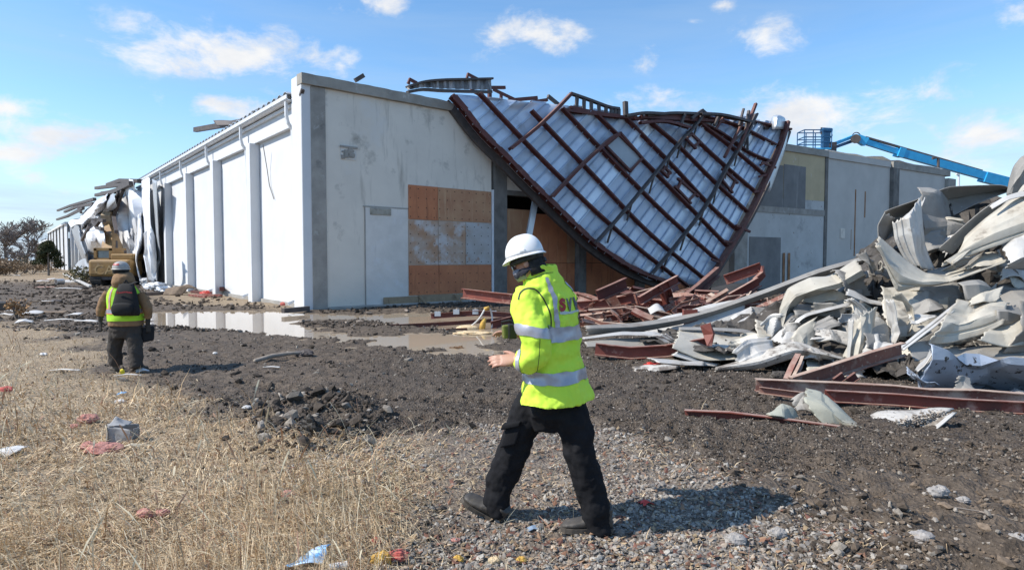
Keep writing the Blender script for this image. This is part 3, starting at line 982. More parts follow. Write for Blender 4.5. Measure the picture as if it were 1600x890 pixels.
Ecurve = [(703, 148), (716, 170), (752, 213), (790, 252), (828, 291), (862, 323), (896, 357), (930, 388), (975, 419), (1012, 437), (1060, 449), (1108, 447)]
ROOFPT = [((703, 148), (708, 147)), ((716, 170), (742, 150)), ((790, 252), (888, 163)), ((862, 323), (985, 182)), ((930, 388), (1096, 176)), ((1012, 437), (1180, 186)), ((1108, 447), (1232, 195))]
RS_LIGHT = mat('roof_deck_underside', (.56, .63, .73), (.47, .54, .65), 1.6, .42, metal=.35, bump=.25, bscale=3.0, stain=[((.36, .38, .42), .8, .58, .76), ((.28, .24, .22), 5, .71, .76)], bdist=.03)
RS2 = mat('roof_deck_underside_dull', (.47, .54, .64), (.41, .475, .565), 1.6, .5, metal=.3, bump=.25, bscale=3.0, stain=((.31, .33, .36), .8, .58, .76), bdist=.03)
RS3 = mat('roof_deck_underside_bright', (.63, .70, .79), (.55, .62, .71), 1.6, .36, metal=.4, bump=.25, bscale=3.0, stain=((.40, .42, .46), .8, .6, .78), bdist=.03)
CR = thing('collapsed_roof', 'big slab of sheet metal roof with red purlins slumped over the front wall', 'collapsed roof', (RA.x, RA.y, GZ))
kn = [0, .35, 1.4, 2.4, 3.4, 4.4, 5.4]


def redge(v):
    e = np.array([p[0] for p in ROOFPT], float); t = np.array([p[1] for p in ROOFPT], float)
    return (np.array([np.interp(v, kn, e[:, 0]), np.interp(v, kn, e[:, 1])]), np.array([np.interp(v, kn, t[:, 0]), np.interp(v, kn, t[:, 1])]))


def rpt(v, u, lift=0.0):
    """point of the roof sheet: v across the seams, u from the low edge up to the torn top edge"""
    e, t = redge(v)
    # smooth the low edge
    ex = np.interp(v, kn, [p[0][0] for p in ROOFPT])
    q = e * (1 - u) + t * u
    sag = .10 * math.sin(v * 2.3 + u * 3) * u * (1 - u) * 2
    wr = (0.18 * math.sin(v * 7 + u * 9) + .22 * math.sin(v * 13.7 - u * 5)) * max(0, u - .72) * 2.0
    wr += .30 * math.sin(u * 14 + v * 4) * max(0, v - 4.2) * max(0, u - .45)
    return RP(q[0], q[1], lift + sag + wr)


VS = list(np.arange(.35, 5.41, 1 / 6.2))
nU = 22
rc = random.Random(4)
for i in range(len(VS) - 1):
    a, b = VS[i], VS[i + 1]
    g = .004
    tear = 1.0 + rc.uniform(-.035, .02)
    us = [k / nU * tear for k in range(nU + 1)]
    rows = []
    for fr, lf in ((g, 0), (.04, 0), (.30, .006), (.55, 0), (.80, .008), (.93, 0), (.935, .08), (.985, .08), (.99, .0)):
        v = a + (b - a) * fr
        rows.append([rpt(v, u, lf) for u in us])
    m_ = MB().loft(rows, False)
    o = obj('roof_panel', m_, rc.choice([RS_LIGHT, RS_LIGHT, RS2, RS3]), CR, smooth=True, sharp=20, solid=.012)
# first narrow wedge at the top corner
rows = [[rpt(.02 + .33 * f, u) for u in [k / 8 for k in range(9)]] for f in (0, .33, .66, 1)]
obj('roof_panel', MB().loft(rows, False), RS_LIGHT, CR, solid=.012)


def rline(pts, off, n=12, sag=0.0, seed=0):
    c = catmull([Vector((p[0], p[1], 0)) for p in pts], n)
    r = random.Random(seed)
    return [RP(q[0], q[1], off + sag * math.sin(math.pi * i / (n - 1)) + r.uniform(-.02, .02)) for i, q in enumerate(c)]


purl = [[(749, 146), (830, 232), (925, 325), (1000, 390), (1076, 448)],
        [(830, 173), (925, 272), (1012, 362), (1101, 436)],
        [(878, 169), (960, 255), (1040, 335), (1127, 412)],
        [(931, 178), (1000, 246), (1070, 316), (1140, 388)],
        [(979, 186), (1050, 258), (1110, 322), (1153, 360)],
        [(1012, 188), (1060, 228), (1112, 280), (1170, 333)],
        [(1075, 205), (1120, 248), (1184, 303)],
        [(1095, 194), (1140, 228), (1198, 276)],
        [(1040, 182), (1110, 199), (1170, 238), (1208, 254)],
        [(1090, 180), (1150, 196), (1215, 228)],
        [(1120, 181), (1175, 190), (1236, 203)]]
PW = scaled(ZEE, 1.1, 1.1)
for i, pl in enumerate(purl):
    m_ = MB().sweep(PW, rline(pl, .20, 16, .05 * math.sin(i * 3), i), up=RN)
    po = obj('purlin', m_, RUST, CR)
    # clips where the deck seams cross
    cl = MB()
    pp = rline(pl, .08, 24, 0, i)
    for q in pp[2:-2:2]:
        cl.obox(q, RN * .09, (pp[-1] - pp[0]).normalized() * .05, RN.cross((pp[-1] - pp[0]).normalized()) * .07)
    obj('seam_clips', cl, DARKSTEEL, po, kind='stuff')
raft = [[(797, 233), (838, 200), (868, 172), (892, 147)],
        [(862, 308), (905, 262), (948, 222), (963, 211)],
        [(931, 379), (975, 330), (1028, 266), (1062, 222), (1083, 200), (1101, 176)],
        [(1018, 428), (1060, 378), (1105, 318), (1133, 266), (1160, 222), (1182, 178)]]
for i, pl in enumerate(raft):
    m_ = MB().sweep(scaled(CEE, 1.5 if i < 2 else 1.05, 1.3), rline(pl, .46, 14, 0, 30 + i), up=RN)
    ro = obj('rafter', m_, RUST if i < 2 else DARKSTEEL, CR)
    if i > 1:   # short knee braces to the purlins
        pth = rline(pl, .40, 9, 0, 60 + i)
        for k in range(1, 8):
            d_ = (pth[k] - pth[k - 1]).normalized(); sdn = RN.cross(d_)
            b_ = MB().bar(pth[k], pth[k] - d_ * .7 - sdn * .6 - RN * .3, .08, .06, RN)
            obj('knee_brace', b_, DARKSTEEL, CR)
# framing round the skylights
SKY_G = mat('skylight_glass', (.30, .42, .58), (.62, .70, .80), 2.5, .12, spec=.8, stain=((.75, .78, .82), 3, .55, .65))
DULL = mat('dull_grey_patch_sheet', (.36, .40, .43), (.31, .345, .375), 1, .5, metal=.2)
sky_ = [([(967, 209), (1001, 248), (982, 268), (944, 229)], DULL), ([(1062, 284), (1084, 303), (1073, 314), (1056, 296)], SKY_G), ([(1130, 268), (1146, 283), (1139, 298), (1126, 282)], SKY_G), ([(1078, 210), (1090, 222), (1082, 230), (1070, 218)], SKY_G), ([(1036, 262), (1044, 270), (1040, 276), (1032, 268)], SKY_G)]
for q, m_m in sky_:
    gpt = [RP(x, y, .17) for x, y in q]
    nmsk = 'patch_sheet' if m_m is DULL else 'skylight'
    pn = MB().add([p + RN * .045 for p in gpt] + [p - RN * .03 for p in gpt], [(0, 1, 2, 3), (7, 6, 5, 4), (0, 4, 5, 1), (1, 5, 6, 2), (2, 6, 7, 3), (3, 7, 4, 0)])
    so = obj(nmsk, pn, m_m, CR)
    for k in range(4):
        a, b = gpt[k], gpt[(k + 1) % 4]
        ext = (b - a) * (.25 if k % 2 == 0 and m_m is SKY_G else .03)
        obj('skylight_frame', MB().bar(a - ext + RN * .1, b + ext + RN * .1, .11, .16, RN), RUST, so)
# eave member along the low edge, right edge member
ev = [RP(x, y, .16) for x, y in catmull([Vector((a, b, 0)) for a, b in [(705, 150), (720, 166), (752, 207), (790, 245), (828, 284), (862, 317), (896, 350), (930, 381), (975, 412), (1012, 430), (1050, 443)]], 30)[:, :2]]
obj('eave_purlin', MB().sweep(scaled(CEE, 2.1, 1.6), ev, up=RN), RUST, CR)
ev2 = [p - RN * .42 + Vector((-.05, 0, -.16)) for p in ev]
obj('eave_dark_strip', MB().sweep([(-.16, -.10), (.16, -.10), (.16, .10), (-.16, .10)], ev2, up=RN), DARKSTEEL, CR)  # dark strip just behind the eave purlin
for k in range(1, 13):
    p, q = ev[2 * k], ev[2 * k + 1]
    t_ = (q - p).normalized()
    obj('eave_plate', MB().obox((p + q) / 2 + RN * .14, t_ * .36, RN.cross(t_) * .12, RN * .03), RUST, CR)
ed = rline([(1100, 452), (1132, 400), (1165, 345), (1192, 290), (1214, 240), (1226, 205), (1230, 190)], .30, 18, 0, 77)
obj('edge_rafter', MB().sweep(scaled(CEE, 2.2, 1.7), ed, up=RN), RUST, CR)
ed = rline([(1108, 446), (1140, 398), (1172, 345), (1200, 290), (1222, 240), (1234, 205)], .02, 18, 0, 78)
obj('edge_angle', MB().sweep([(-.08, -.06), (.08, -.06), (.08, .06), (-.08, .06)], ed, up=RN), DARKSTEEL, CR)
for (x0, y0, x1, y1) in ((1188, 258, 1206, 250), (1190, 254, 1212, 262), (1178, 300, 1194, 298), (1150, 352, 1172, 362), (1130, 376, 1150, 380), (1186, 276, 1202, 272), (1112, 405, 1130, 412)):
    obj('edge_brace', MB().bar(RP(x0, y0, .35), RP(x1, y1, .35), .12, .10, RN), RUST, CR)
# bright curl of sheet at the upper right corner and a bent hood
m_ = sheet([[RP(1216, 262, -.2), RP(1228, 232, -.3), RP(1234, 207, -.3)], [RP(1203, 300, .0), RP(1222, 240, .3), RP(1231, 200, .2)], [RP(1197, 292, .0), RP(1211, 244, .2), RP(1222, 200, .1)]], 14, 8, .06, 5)
obj('curled_sheet', m_, GALV, CR, smooth=True, sharp=25, solid=.012)
m_ = sheet([[RP(1204, 202, .2), RP(1206, 184, .2), RP(1213, 180, .1)], [RP(1213, 202, .6), RP(1216, 183, .6), RP(1217, 180, .2)], [RP(1226, 202, .2), RP(1227, 186, .2), RP(1220, 180, .1)]], 8, 8, .03, 8)
obj('bent_hood', m_, GALV, CR, smooth=True, sharp=25, solid=.012)
# loose members sticking out of the top edge
sticks = [((1152, 238), (1181, 162), RUST, .14), ((1163, 222), (1170, 173), DARKSTEEL, .12), ((1155, 196), (1162, 170), DARKSTEEL, .1), ((1168, 236), (1168, 178), DARKSTEEL, .09), ((1062, 198), (1070, 178), DARKSTEEL, .12), ((1116, 196), (1124, 180), DARKSTEEL, .12),
          ((1132, 246), (1160, 192), RUST, .12), ((1118, 202), (1130, 184), RUST, .10), ((1143, 225), (1168, 200), DARKSTEEL, .10), ((1080, 185), (1098, 172), DARKSTEEL, .14), ((1097, 172), (1108, 182), DARKSTEEL, .12)]
for i, (a, b, m_m, w) in enumerate(sticks):
    obj('bent_bar', MB().bar(RP(*a, .5), RP(*b, .5), w, w * 1.2, RN), m_m, CR)
# straight members lying along the torn top edge
for i, (pl, m_m) in enumerate([([(890, 168), (935, 178), (978, 186)], RUST), ([(880, 172), (940, 180), (1000, 186)], RUST), ([(990, 186), (1060, 182), (1100, 186)], RUST), ([(1000, 183), (1070, 187), (1130, 190)], RUST), ([(1010, 181), (1050, 177), (1090, 178)], DARKSTEEL), ([(1000, 192), (1040, 190), (1078, 200)], RUST), ([(978, 181), (1005, 177), (1035, 178)], DARKSTEEL), ([(1095, 178), (1130, 180), (1175, 191)], DARKSTEEL)]):
    obj('top_chord', MB().sweep(scaled(CEE, 1.5, 1.1), rline(pl, .1 + .08 * i, 8, 0, 90 + i), up=RN), m_m, CR)
# the ladder-like truss piece standing on the top edge
tp = rline([(891, 146), (920, 156), (950, 167), (967, 170)], .1, 9, 0, 120)
bt = rline([(889, 168), (920, 174), (950, 179), (967, 181)], .1, 9, 0, 121)
LT = thing('truss_ladder', 'short rusty ladder-like truss piece standing on the torn roof top', 'roof truss', bt[0], None)
obj('top_chord', MB().sweep(scaled(CEE, 1.3, .9), tp, up=RN), DARKSTEEL, LT)
obj('bottom_chord', MB().sweep(scaled(CEE, 1.3, .9), bt, up=RN), RUST, LT)
for k in range(1, 9):
    obj('web_post', MB().bar(tp[k] + Vector((.0, 0, 0)), bt[k], .16, .10, RN), DARKSTEEL, LT)
# upright stub
o = obj('steel_stub', MB().bar(RP(978, 187, .1), RP(977, 159, .1), .22, .18, RN), DARKSTEEL)
tag(o, 'single upright dark steel stub between the truss ladder and flat steel', 'steel stub')

# ------------------------------------------------------------------ dark ribbed fascia and steel on top of the front coping
FA = thing('fascia_strip', 'dark curved strip of ribbed fascia lying along the broken coping', 'fascia', WF(640, 140, -.3), None)
fl = [(636, 137), (660, 130), (690, 127), (730, 126), (767, 125)]
fh = [4, 7, 12, 14, 16]
tops = [WF(x, y, .0) for x, y in catmull([Vector((a, b, 0)) for a, b in fl], 61)[:, :2]]
hh = np.interp(np.linspace(0, 4, 61), range(5), fh)
bots = [p - Vector((0, 0, h * p.y / F)) for p, h in zip(tops, hh)]
rows = []
for k in range(61):
    o_ = .07 if (k % 5) in (1, 2) else 0
    rows.append([tops[k] + n2 * o_, bots[k] + n2 * (o_ + .05)])
obj('ribbed_sheet', MB().loft(rows, False), mat('dark_fascia', (.20, .20, .205), (.10, .10, .105), 3, .5, streak=((.42, .42, .43), 3, .5, .6)), FA, solid=.02)
obj('cap_flashing', MB().sweep([(-.16, -.04), (.16, -.04), (.16, .04), (-.16, .04)], [p + n2 * .04 + Vector((0, 0, .03)) for p in tops[::4]], up=(0, 0, 1)), DARKSTEEL, FA)
obj('base_rail', MB().sweep([(-.10, -.05), (.10, -.05), (.10, .05), (-.10, .05)], [p + n2 * .02 - Vector((0, 0, .08)) for p in bots[::4]], up=(0, 0, 1)), DARKSTEEL, FA)
for i, (pts, lab) in enumerate([([(638, 131), (640, 124), (651, 130)], 'small bent rusty hook of steel at the left end of the ribbed fascia'),
                                ([(729, 126), (731, 116), (746, 124)], 'bent rusty steel angle rising above the middle of the ribbed fascia'),
                                ([(735, 140), (747, 147), (772, 168)], 'rusty bar running down from under the ribbed fascia')]):
    o = obj('bent_angle', MB().sweep([(-.06, -.05), (.06, -.05), (.06, .05), (-.06, .05)], [WF(x, y, -.15) for x, y in pts], up=n2), RUST)
    tag(o, lab, 'steel angle')
for (pts, lab, w, m_m) in [([(766, 137), (789, 137)], 'short rusty bar poking out past the end of the ribbed fascia', .14, RUST), ([(765, 154), (765, 138)], 'rusty post under the end of the ribbed fascia', .16, RUST),
                      ([(771, 140), (807, 157)], 'thin rusty bar sloping down from the fascia end', .12, RUST), ([(783, 155), (783, 147)], 'stubby rusty post below the thin sloping bar', .12, RUST),
                      ([(795, 157), (839, 153)], 'flat rusty bar along the roof top beside the fascia', .16, RUST), ([(830, 160), (855, 156)], 'shorter flat rusty bar next along the roof top', .15, RUST),
                      ([(856, 150), (872, 163)], 'dark bar stub tilted beside the tall bent rafter', .16, DARKSTEEL), ([(1194, 200), (1236, 202)], 'short dark bar at the high far corner of the slumped roof', .15, DARKSTEEL),
                      ([(555, 126), (568, 118)], 'small dark steel stub poking above the coping near the corner', .16, DARKSTEEL), ([(470, 150), (473, 140)], 'tiny dark bracket above the gutter end', .12, DARKSTEEL)]:
    pl = [RP(x, y, .0) for x, y in pts] if pts[0][0] > 1000 else [WF(x, y, -.25) for x, y in pts]
    if pts[0][0] == 470:
        pl = [WL(x, y, .3) for x, y in pts]
    o = obj('steel_bar', MB().bar(pl[0], pl[1], w, w * .8, n2), m_m)
    tag(o, lab, 'steel bar')
# ribbed flat piece behind the stub
rows = []
for k in range(25):
    p = RP(981 + k * 2.2, 181 + k * .25, -.4)
    o_ = .10 if k % 4 in (1, 2) else 0
    rows.append([p + Vector((0, 0, o_)), p + Vector((.3, 2.0, o_ + .1))])
o = obj('roof_sheet_edge', MB().loft(rows, False), DARKSTEEL, solid=.03)
tag(o, 'dark ribbed sheet edge lying flat on the roof top beside the upright stub', 'roof sheet')

# ------------------------------------------------------------------ dark steel and sheet on the side wall's roof edge
o = obj('steel_bar', MB().bar(WL(305, 203, -.2), WL(398, 187, -1.2), .22, .26), DARKSTEEL)
tag(o, 'long dark bar sticking out over the gutter of the white side wall', 'steel bar')
m_ = sheet([[WL(333, 188, -.3), WL(352, 188, -.6), WL(392, 191, -.9)], [WL(338, 197, -.3), WL(360, 196, -.6), WL(392, 196, -.9)]], 16, 6, .10, 21)
o = obj('torn_sheet', m_, DARKSTEEL, smooth=True, sharp=25, solid=.03); tag(o, 'torn dark sheet flapping on the long bar above the gutter', 'torn sheet')
for (a, b, lab, w) in (((372, 200), (373, 193), 'little upright post under the torn dark sheet', .2), ((402, 184), (418, 178), 'dark box-like vent stub on the roof edge nearer the corner', .5), ((338, 219), (350, 214), 'small dark lump on the corrugated edge below the long bar', .35)):
    o = obj('roof_stub', MB().bar(WL(*a, -.3), WL(*b, -.3), w, w), DARKSTEEL); tag(o, lab, 'roof stub')

# ------------------------------------------------------------------ torn roofing hanging over the far part of the side wall
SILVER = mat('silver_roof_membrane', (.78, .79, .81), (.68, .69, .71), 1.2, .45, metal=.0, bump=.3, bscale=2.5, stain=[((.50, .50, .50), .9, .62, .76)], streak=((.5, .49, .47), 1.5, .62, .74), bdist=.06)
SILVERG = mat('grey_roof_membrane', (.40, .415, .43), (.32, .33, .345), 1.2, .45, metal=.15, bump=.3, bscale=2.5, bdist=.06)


def wl(pts, off):
    return [WL(x, y, off + (0.35 * math.sin(y * .09 + x * .31))) for x, y in pts]


drapes = [
    (SILVER, 'widest bright silver roofing sheet hanging at the end of the unbroken wall', [wl([(236, 276), (238, 330), (242, 385), (246, 437)], .5), wl([(222, 283), (226, 340), (232, 400), (238, 440)], .75), wl([(211, 286), (217, 340), (225, 400), (232, 441)], .6)], .75),
    (SILVER, 'narrow silver strip hanging between two grey folds', [wl([(212, 286), (210, 330), (209, 372), (210, 402)], .7), wl([(203, 291), (203, 340), (205, 385), (207, 405)], .95), wl([(198, 300), (197, 345), (199, 380), (203, 398)], .8)], .14),
    (SILVER, 'pale fold of roofing that twists down to the ground', [wl([(222, 330), (224, 370), (220, 410), (226, 440)], .7), wl([(217, 335), (217, 375), (212, 405), (218, 440)], 1.2), wl([(212, 350), (210, 380), (207, 402), (212, 436)], .5)], .12),
    (SILVER, 'bright silver sheet hanging above the excavator arm', [wl([(203, 292), (199, 330), (196, 362), (196, 405)], .5), wl([(192, 305), (190, 335), (188, 370), (189, 405)], .7), wl([(184, 318), (183, 350), (182, 372), (183, 400)], .4)], .18),
    (SILVER, 'crumpled silver sheet bulging out at the top of the break', [wl([(172, 297), (160, 308), (142, 322), (126, 338)], .6), wl([(166, 312), (152, 324), (140, 338), (128, 350)], 2.4), wl([(160, 340), (150, 345), (140, 355), (130, 368)], .6)], .35),
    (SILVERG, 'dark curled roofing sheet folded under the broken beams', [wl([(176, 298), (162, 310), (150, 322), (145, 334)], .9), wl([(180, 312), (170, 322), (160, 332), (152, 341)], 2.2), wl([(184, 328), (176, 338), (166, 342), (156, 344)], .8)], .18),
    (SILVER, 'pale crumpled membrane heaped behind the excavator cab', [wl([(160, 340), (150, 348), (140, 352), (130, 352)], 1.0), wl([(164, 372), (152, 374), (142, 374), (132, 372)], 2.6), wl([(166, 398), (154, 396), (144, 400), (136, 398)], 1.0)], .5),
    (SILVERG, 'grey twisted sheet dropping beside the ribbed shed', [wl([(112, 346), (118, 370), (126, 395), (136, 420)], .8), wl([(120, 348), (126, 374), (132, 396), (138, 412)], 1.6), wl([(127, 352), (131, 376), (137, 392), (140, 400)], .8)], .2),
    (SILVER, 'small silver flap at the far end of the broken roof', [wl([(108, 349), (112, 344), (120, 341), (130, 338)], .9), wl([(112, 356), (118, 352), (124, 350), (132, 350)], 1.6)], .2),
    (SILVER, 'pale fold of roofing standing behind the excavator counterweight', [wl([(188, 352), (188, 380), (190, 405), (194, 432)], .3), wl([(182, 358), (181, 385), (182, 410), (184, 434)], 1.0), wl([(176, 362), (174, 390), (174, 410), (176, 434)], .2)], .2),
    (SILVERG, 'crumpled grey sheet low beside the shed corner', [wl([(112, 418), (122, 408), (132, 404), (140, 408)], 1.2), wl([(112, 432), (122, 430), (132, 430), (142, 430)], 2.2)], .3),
    (SILVER, 'bright silver sheet hanging close behind the widest one', [wl([(223, 281), (222, 330), (221, 385), (224, 436)], .7), wl([(216, 284), (214, 335), (213, 385), (216, 436)], .9), wl([(207, 289), (206, 340), (205, 385), (206, 432)], .6)], .7),
    (SILVER, 'creased silver sheet between the hanging strips and the excavator arm', [wl([(206, 290), (204, 335), (203, 380), (204, 430)], .8), wl([(199, 294), (196, 340), (195, 380), (197, 428)], .95), wl([(192, 298), (190, 340), (189, 380), (190, 420)], .7)], .8),
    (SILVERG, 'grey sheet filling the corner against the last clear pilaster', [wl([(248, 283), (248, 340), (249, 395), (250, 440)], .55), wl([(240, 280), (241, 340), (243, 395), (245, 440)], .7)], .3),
    (SILVER, 'slim bright strip trailing down to the wall foot', [wl([(228, 360), (231, 395), (236, 420), (240, 440)], 1.6), wl([(222, 365), (225, 400), (228, 425), (230, 442)], 2.2)], .12),
]
for i, (m_m, lab, rails, cr) in enumerate(drapes):
    o = obj('roofing_sheet', sheet(rails, 34, 18, cr, 200 + i, ncr=8), m_m, smooth=True, sharp=28, solid=.03)
    tag(o, lab, 'roofing sheet', None)
beams = [((150, 294), (202, 287), .5, 'top one of the dark broken beams fanning out over the torn roofing'), ((168, 289), (218, 283), .6, 'dark broken beam just above the bright silver sheet'), ((150, 305), (200, 292), .7, 'second dark broken beam of the fan over the torn roofing'),
         ((160, 302), (205, 286), 1.1, 'dark beam crossing the fan of broken beams'), ((90, 329), (148, 311), .6, 'long thin dark beam reaching out over the ribbed shed'), ((101, 331), (146, 318), .9, 'thin dark beam beneath the long thin one'), ((89, 343), (130, 325), 1.0, 'lowest dark beam reaching towards the bare trees'),
         ((121, 322), (127, 332), 1.2, 'short dark cross stub between the thin beams'), ((186, 300), (168, 350), 1.5, 'dark bent bar dropping through the torn sheets'), ((192, 296), (176, 345), 1.3, 'dark bent bar beside the bright hanging sheet'), ((145, 346), (160, 358), 2.4, 'dark bar tangled in the pale membrane'), ((140, 352), (128, 375), 2.4, 'dark bar leaning beside the pale membrane'),
         ((163, 345), (150, 352), 2.6, 'small dark bar above the excavator cab'), ((178, 340), (182, 362), 2.0, 'dark bar hanging straight above the excavator arm')]
for i, (a, b, off, lab) in enumerate(beams):
    p, q = WL(*a, off), WL(*b, off + .3)
    md_ = (p + q) / 2 + Vector((0, 0, .25 * math.sin(i * 1.7)))
    wdt = .30 if i < 7 else .24
    o = obj('broken_beam', MB().sweep([(-wdt / 2, -wdt / 2), (wdt / 2, -wdt / 2), (wdt / 2, wdt / 2), (-wdt / 2, wdt / 2)], [p, md_, q]), DARKSTEEL)
    tag(o, lab, 'broken beam')
# ------------------------------------------------------------------ blue boom lift behind the block building
BLUE = mat('lift_blue_paint', (.045, .43, .76), (.035, .36, .68), 2, .35, stain=((.02, .12, .22), 3, .66, .75), bump=.05)
DBLUE = mat('lift_dark_blue_paint', (.02, .10, .22), (.015, .07, .15), 3, .4)
TYRE = mat('tyre_rubber', (.025, .024, .023), (.05, .045, .04), 6, .85, bump=.3)
GLASS = mat('cab_glass', (.10, .14, .15), (.20, .25, .25), 2, .08, spec=.9)
LY = 62.0


def LP(px, py, y=LY):
    return P(px, py, y)


BL = thing('boom_lift', 'bright blue telescopic boom lift reaching over the grey block building', 'boom lift', (LP(1690, 400).x, LY, GZ))


def boom(name, a, b, h, w, m_, parent, taper=1.0):
    rw = [(-w / 2, -h / 2), (w / 2, -h / 2), (w / 2, h / 2), (-w / 2, h / 2)]
    return obj(name, MB().sweep(rw, [a, b], up=(0, -.15, 1), scale=[1, taper]), m_, parent)


k_ = LY / F
b0, b1, b2, b3 = LP(1700, 318), LP(1552, 279), LP(1404, 238), LP(1345, 219)
main = boom('lower_boom', b0, LP(1535, 276), 15.5 * k_, 1.1, BLUE, BL)
boom('boom_section', LP(1540, 275.5), LP(1404, 238), 11.5 * k_, .9, BLUE, BL)
boom('boom_collar', LP(1410, 239.5), LP(1401, 237), 14 * k_, 1.0, BLUE, BL)
boom('boom_section', LP(1404, 238), LP(1348, 220.5), 8 * k_, .66, BLUE, BL)
boom('boom_head', LP(1352, 222), LP(1338, 215), 13 * k_, .8, BLUE, BL, .8)
obj('cable_track', MB().bar(LP(1534, 267, LY - .3), LP(1352, 214.5, LY - .3), .25, .18), DARKSTEEL, BL)
obj('pivot', MB().tube([LP(1337, 217, LY - .6), LP(1337, 217, LY + .6)], .45, 14), DARKSTEEL, BL)
hp = [LP(1338 + 7 * math.cos(t), 215 + 8 * -math.sin(t), LY - .3) for t in np.linspace(-.4, 2.6, 9)]
obj('hydraulic_hose', MB().tube(hp, .05, 6), DARKSTEEL, BL)
boom('jib_arm', LP(1336, 212), LP(1302, 225.5), 4.4 * k_, .35, BLUE, BL)
boom('jib_rod', LP(1336, 218), LP(1304, 230), 3.0 * k_, .25, DBLUE, BL)
boom('jib_rod', LP(1334, 221), LP(1300, 233), 1.8 * k_, .18, DBLUE, BL)
obj('jib_mount', MB().obox(LP(1299, 230), (.35, 0, 0), (0, .35, 0), (0, 0, .45)), DARKSTEEL, BL)
bc = LP(1272, 233)
bask = thing('basket', 'x', 'x', bc); del bask['category']; del bask['label']; del bask['kind']
bask.parent = BL; bask.location = Vector(bc) - ORG[BL.name]; ORG[bask.name] = Vector(bc)
w_, d_, h_ = 1.35, .75, 1.75
m_ = MB().box((bc.x - w_, bc.y - d_, bc.z - .12), (bc.x + w_, bc.y + d_, bc.z))
obj('basket_floor', m_, BLUE, bask)
for z in (.55, 1.05, h_):
    ring = [Vector((bc.x + sx * w_, bc.y + sy * d_, bc.z + z)) for sx, sy in ((-1, -1), (1, -1), (1, 1), (-1, 1), (-1, -1))]
    obj('guard_rail', MB().tube(ring, .055, 6), DBLUE, bask)
for sx, sy in ((-1, -1), (-.35, -1), (.35, -1), (1, -1), (1, 1), (.35, 1), (-.35, 1), (-1, 1)):
    p = Vector((bc.x + sx * w_, bc.y + sy * d_, bc.z))
    obj('guard_post', MB().tube([p, p + Vector((0, 0, h_))], .055, 6), DBLUE, bask)
c = LP(1290, 218)
obj('control_column', MB().obox(c, (.34, 0, 0), (0, .3, 0), (0, 0, .95)), DBLUE, BL)
bevel(obj('control_box', MB().obox(LP(1291, 204), (.50, 0, -.05), (0, .35, 0), (.02, 0, .20)), DBLUE, BL), .08, 2)
obj('control_guard', MB().tube([LP(1283, 210), LP(1283, 200), LP(1299, 201), LP(1300, 212), LP(1296, 215)], .07, 6), DARKSTEEL, BL)
# turret, chassis and wheels out of sight behind the heap
tx = LP(1690, 400).x
obj('turntable', MB().box((tx - 2.2, LY - 1.2, 1.1), (tx + 3.2, LY + 1.2, 3.0)), BLUE, BL)
obj('boom_riser', MB().bar((tx + 1.5, LY, 2.9), (b0.x, LY, b0.z), 1.0, 1.2), BLUE, BL)
obj('chassis', MB().box((tx - 2.6, LY - 1.1, .45), (tx + 2.6, LY + 1.1, 1.05)), DARKSTEEL, BL)
for sx in (-1, 1):
    for sy in (-1, 1):
        a = Vector((tx + sx * 1.9, LY + sy * 1.3, .35))
        obj('wheel', MB().tube([a - Vector((0, .25, 0)), a + Vector((0, .25, 0))], .65, 18), TYRE, BL)
# white lamp pole beyond the block
PL_ = thing('lamp_pole', 'thin white pole with a small top arm seen under the blue boom', 'lamp pole', P(1498, 420, 75))
pt = P(1498, 273, 75)
obj('pole', MB().tube([P(1498, 425, 75), pt], [.16, .12], 8), WHITE, PL_)
obj('lamp_head', MB().bar(pt, P(1494, 272, 75), .3, .16), WHITE, PL_)
o = obj('vent_pipe', MB().tube([P(1466, 272, 60), P(1466, 247, 60), P(1457, 247, 60)], .14, 6), DARKSTEEL)
tag(o, 'small bent vent pipe on the block roof behind the boom', 'vent pipe')
ORG

# ------------------------------------------------------------------ yellow excavator at the broken wall
YELLOW = mat('worn_yellow_paint', (.29, .17, .05), (.21, .12, .04), 2.0, .6, stain=[((.28, .20, .12), 2.2, .58, .72), ((.16, .10, .06), 3.5, .66, .76)], bump=.15)
FADE = mat('faded_white_lettering', (.40, .29, .15), (.31, .19, .07), 3, .7)
XY = 43.0
ex = P(172, 450, XY)
k_ = XY / F
gzx = gz(ex.x, XY)
EX = thing('excavator', 'worn yellow tracked excavator seen from behind at the broken wall', 'excavator', (ex.x, XY, gzx))


def XB(px0, px1, py0, py1, y0, y1):
    a = P(px0, py1, XY); b = P(px1, py0, XY)
    return MB().box((a.x, XY + y0, a.z), (b.x, XY + y1, b.z))


bevel(obj('counterweight', XB(140, 205, 405, 432, -.2, 1.4), YELLOW, EX), .22, 3)
bevel(obj('engine_cover', XB(168, 204, 396, 406, .3, 3.0), YELLOW, EX), .1, 2)
obj('turntable_deck', XB(142, 203, 431, 437, .0, 4.2), DARKSTEEL, EX)
cab = obj('cab_frame', (lambda m: m)(MB()), YELLOW, EX) if False else None
cabm = MB()
for (x0, x1, y0, y1) in ((139, 143, 388, 406), (163, 168, 388, 406), (139, 168, 387, 391), (139, 168, 403, 407)):
    a = P(x0, y1, XY); b = P(x1, y0, XY); cabm.box((a.x + (.003 if x0 > 139 else 0), XY + .5, a.z + (.004 if y1 == 406 else 0)), (b.x, XY + 2.1, b.z))
cab = obj('cab', cabm, YELLOW, EX)
obj('rear_window', XB(143.2, 162.8, 391.2, 402.8, .62, .66), GLASS, cab)
obj('front_window', XB(143.2, 162.8, 391.2, 402.8, 2.0, 2.04), GLASS, cab)
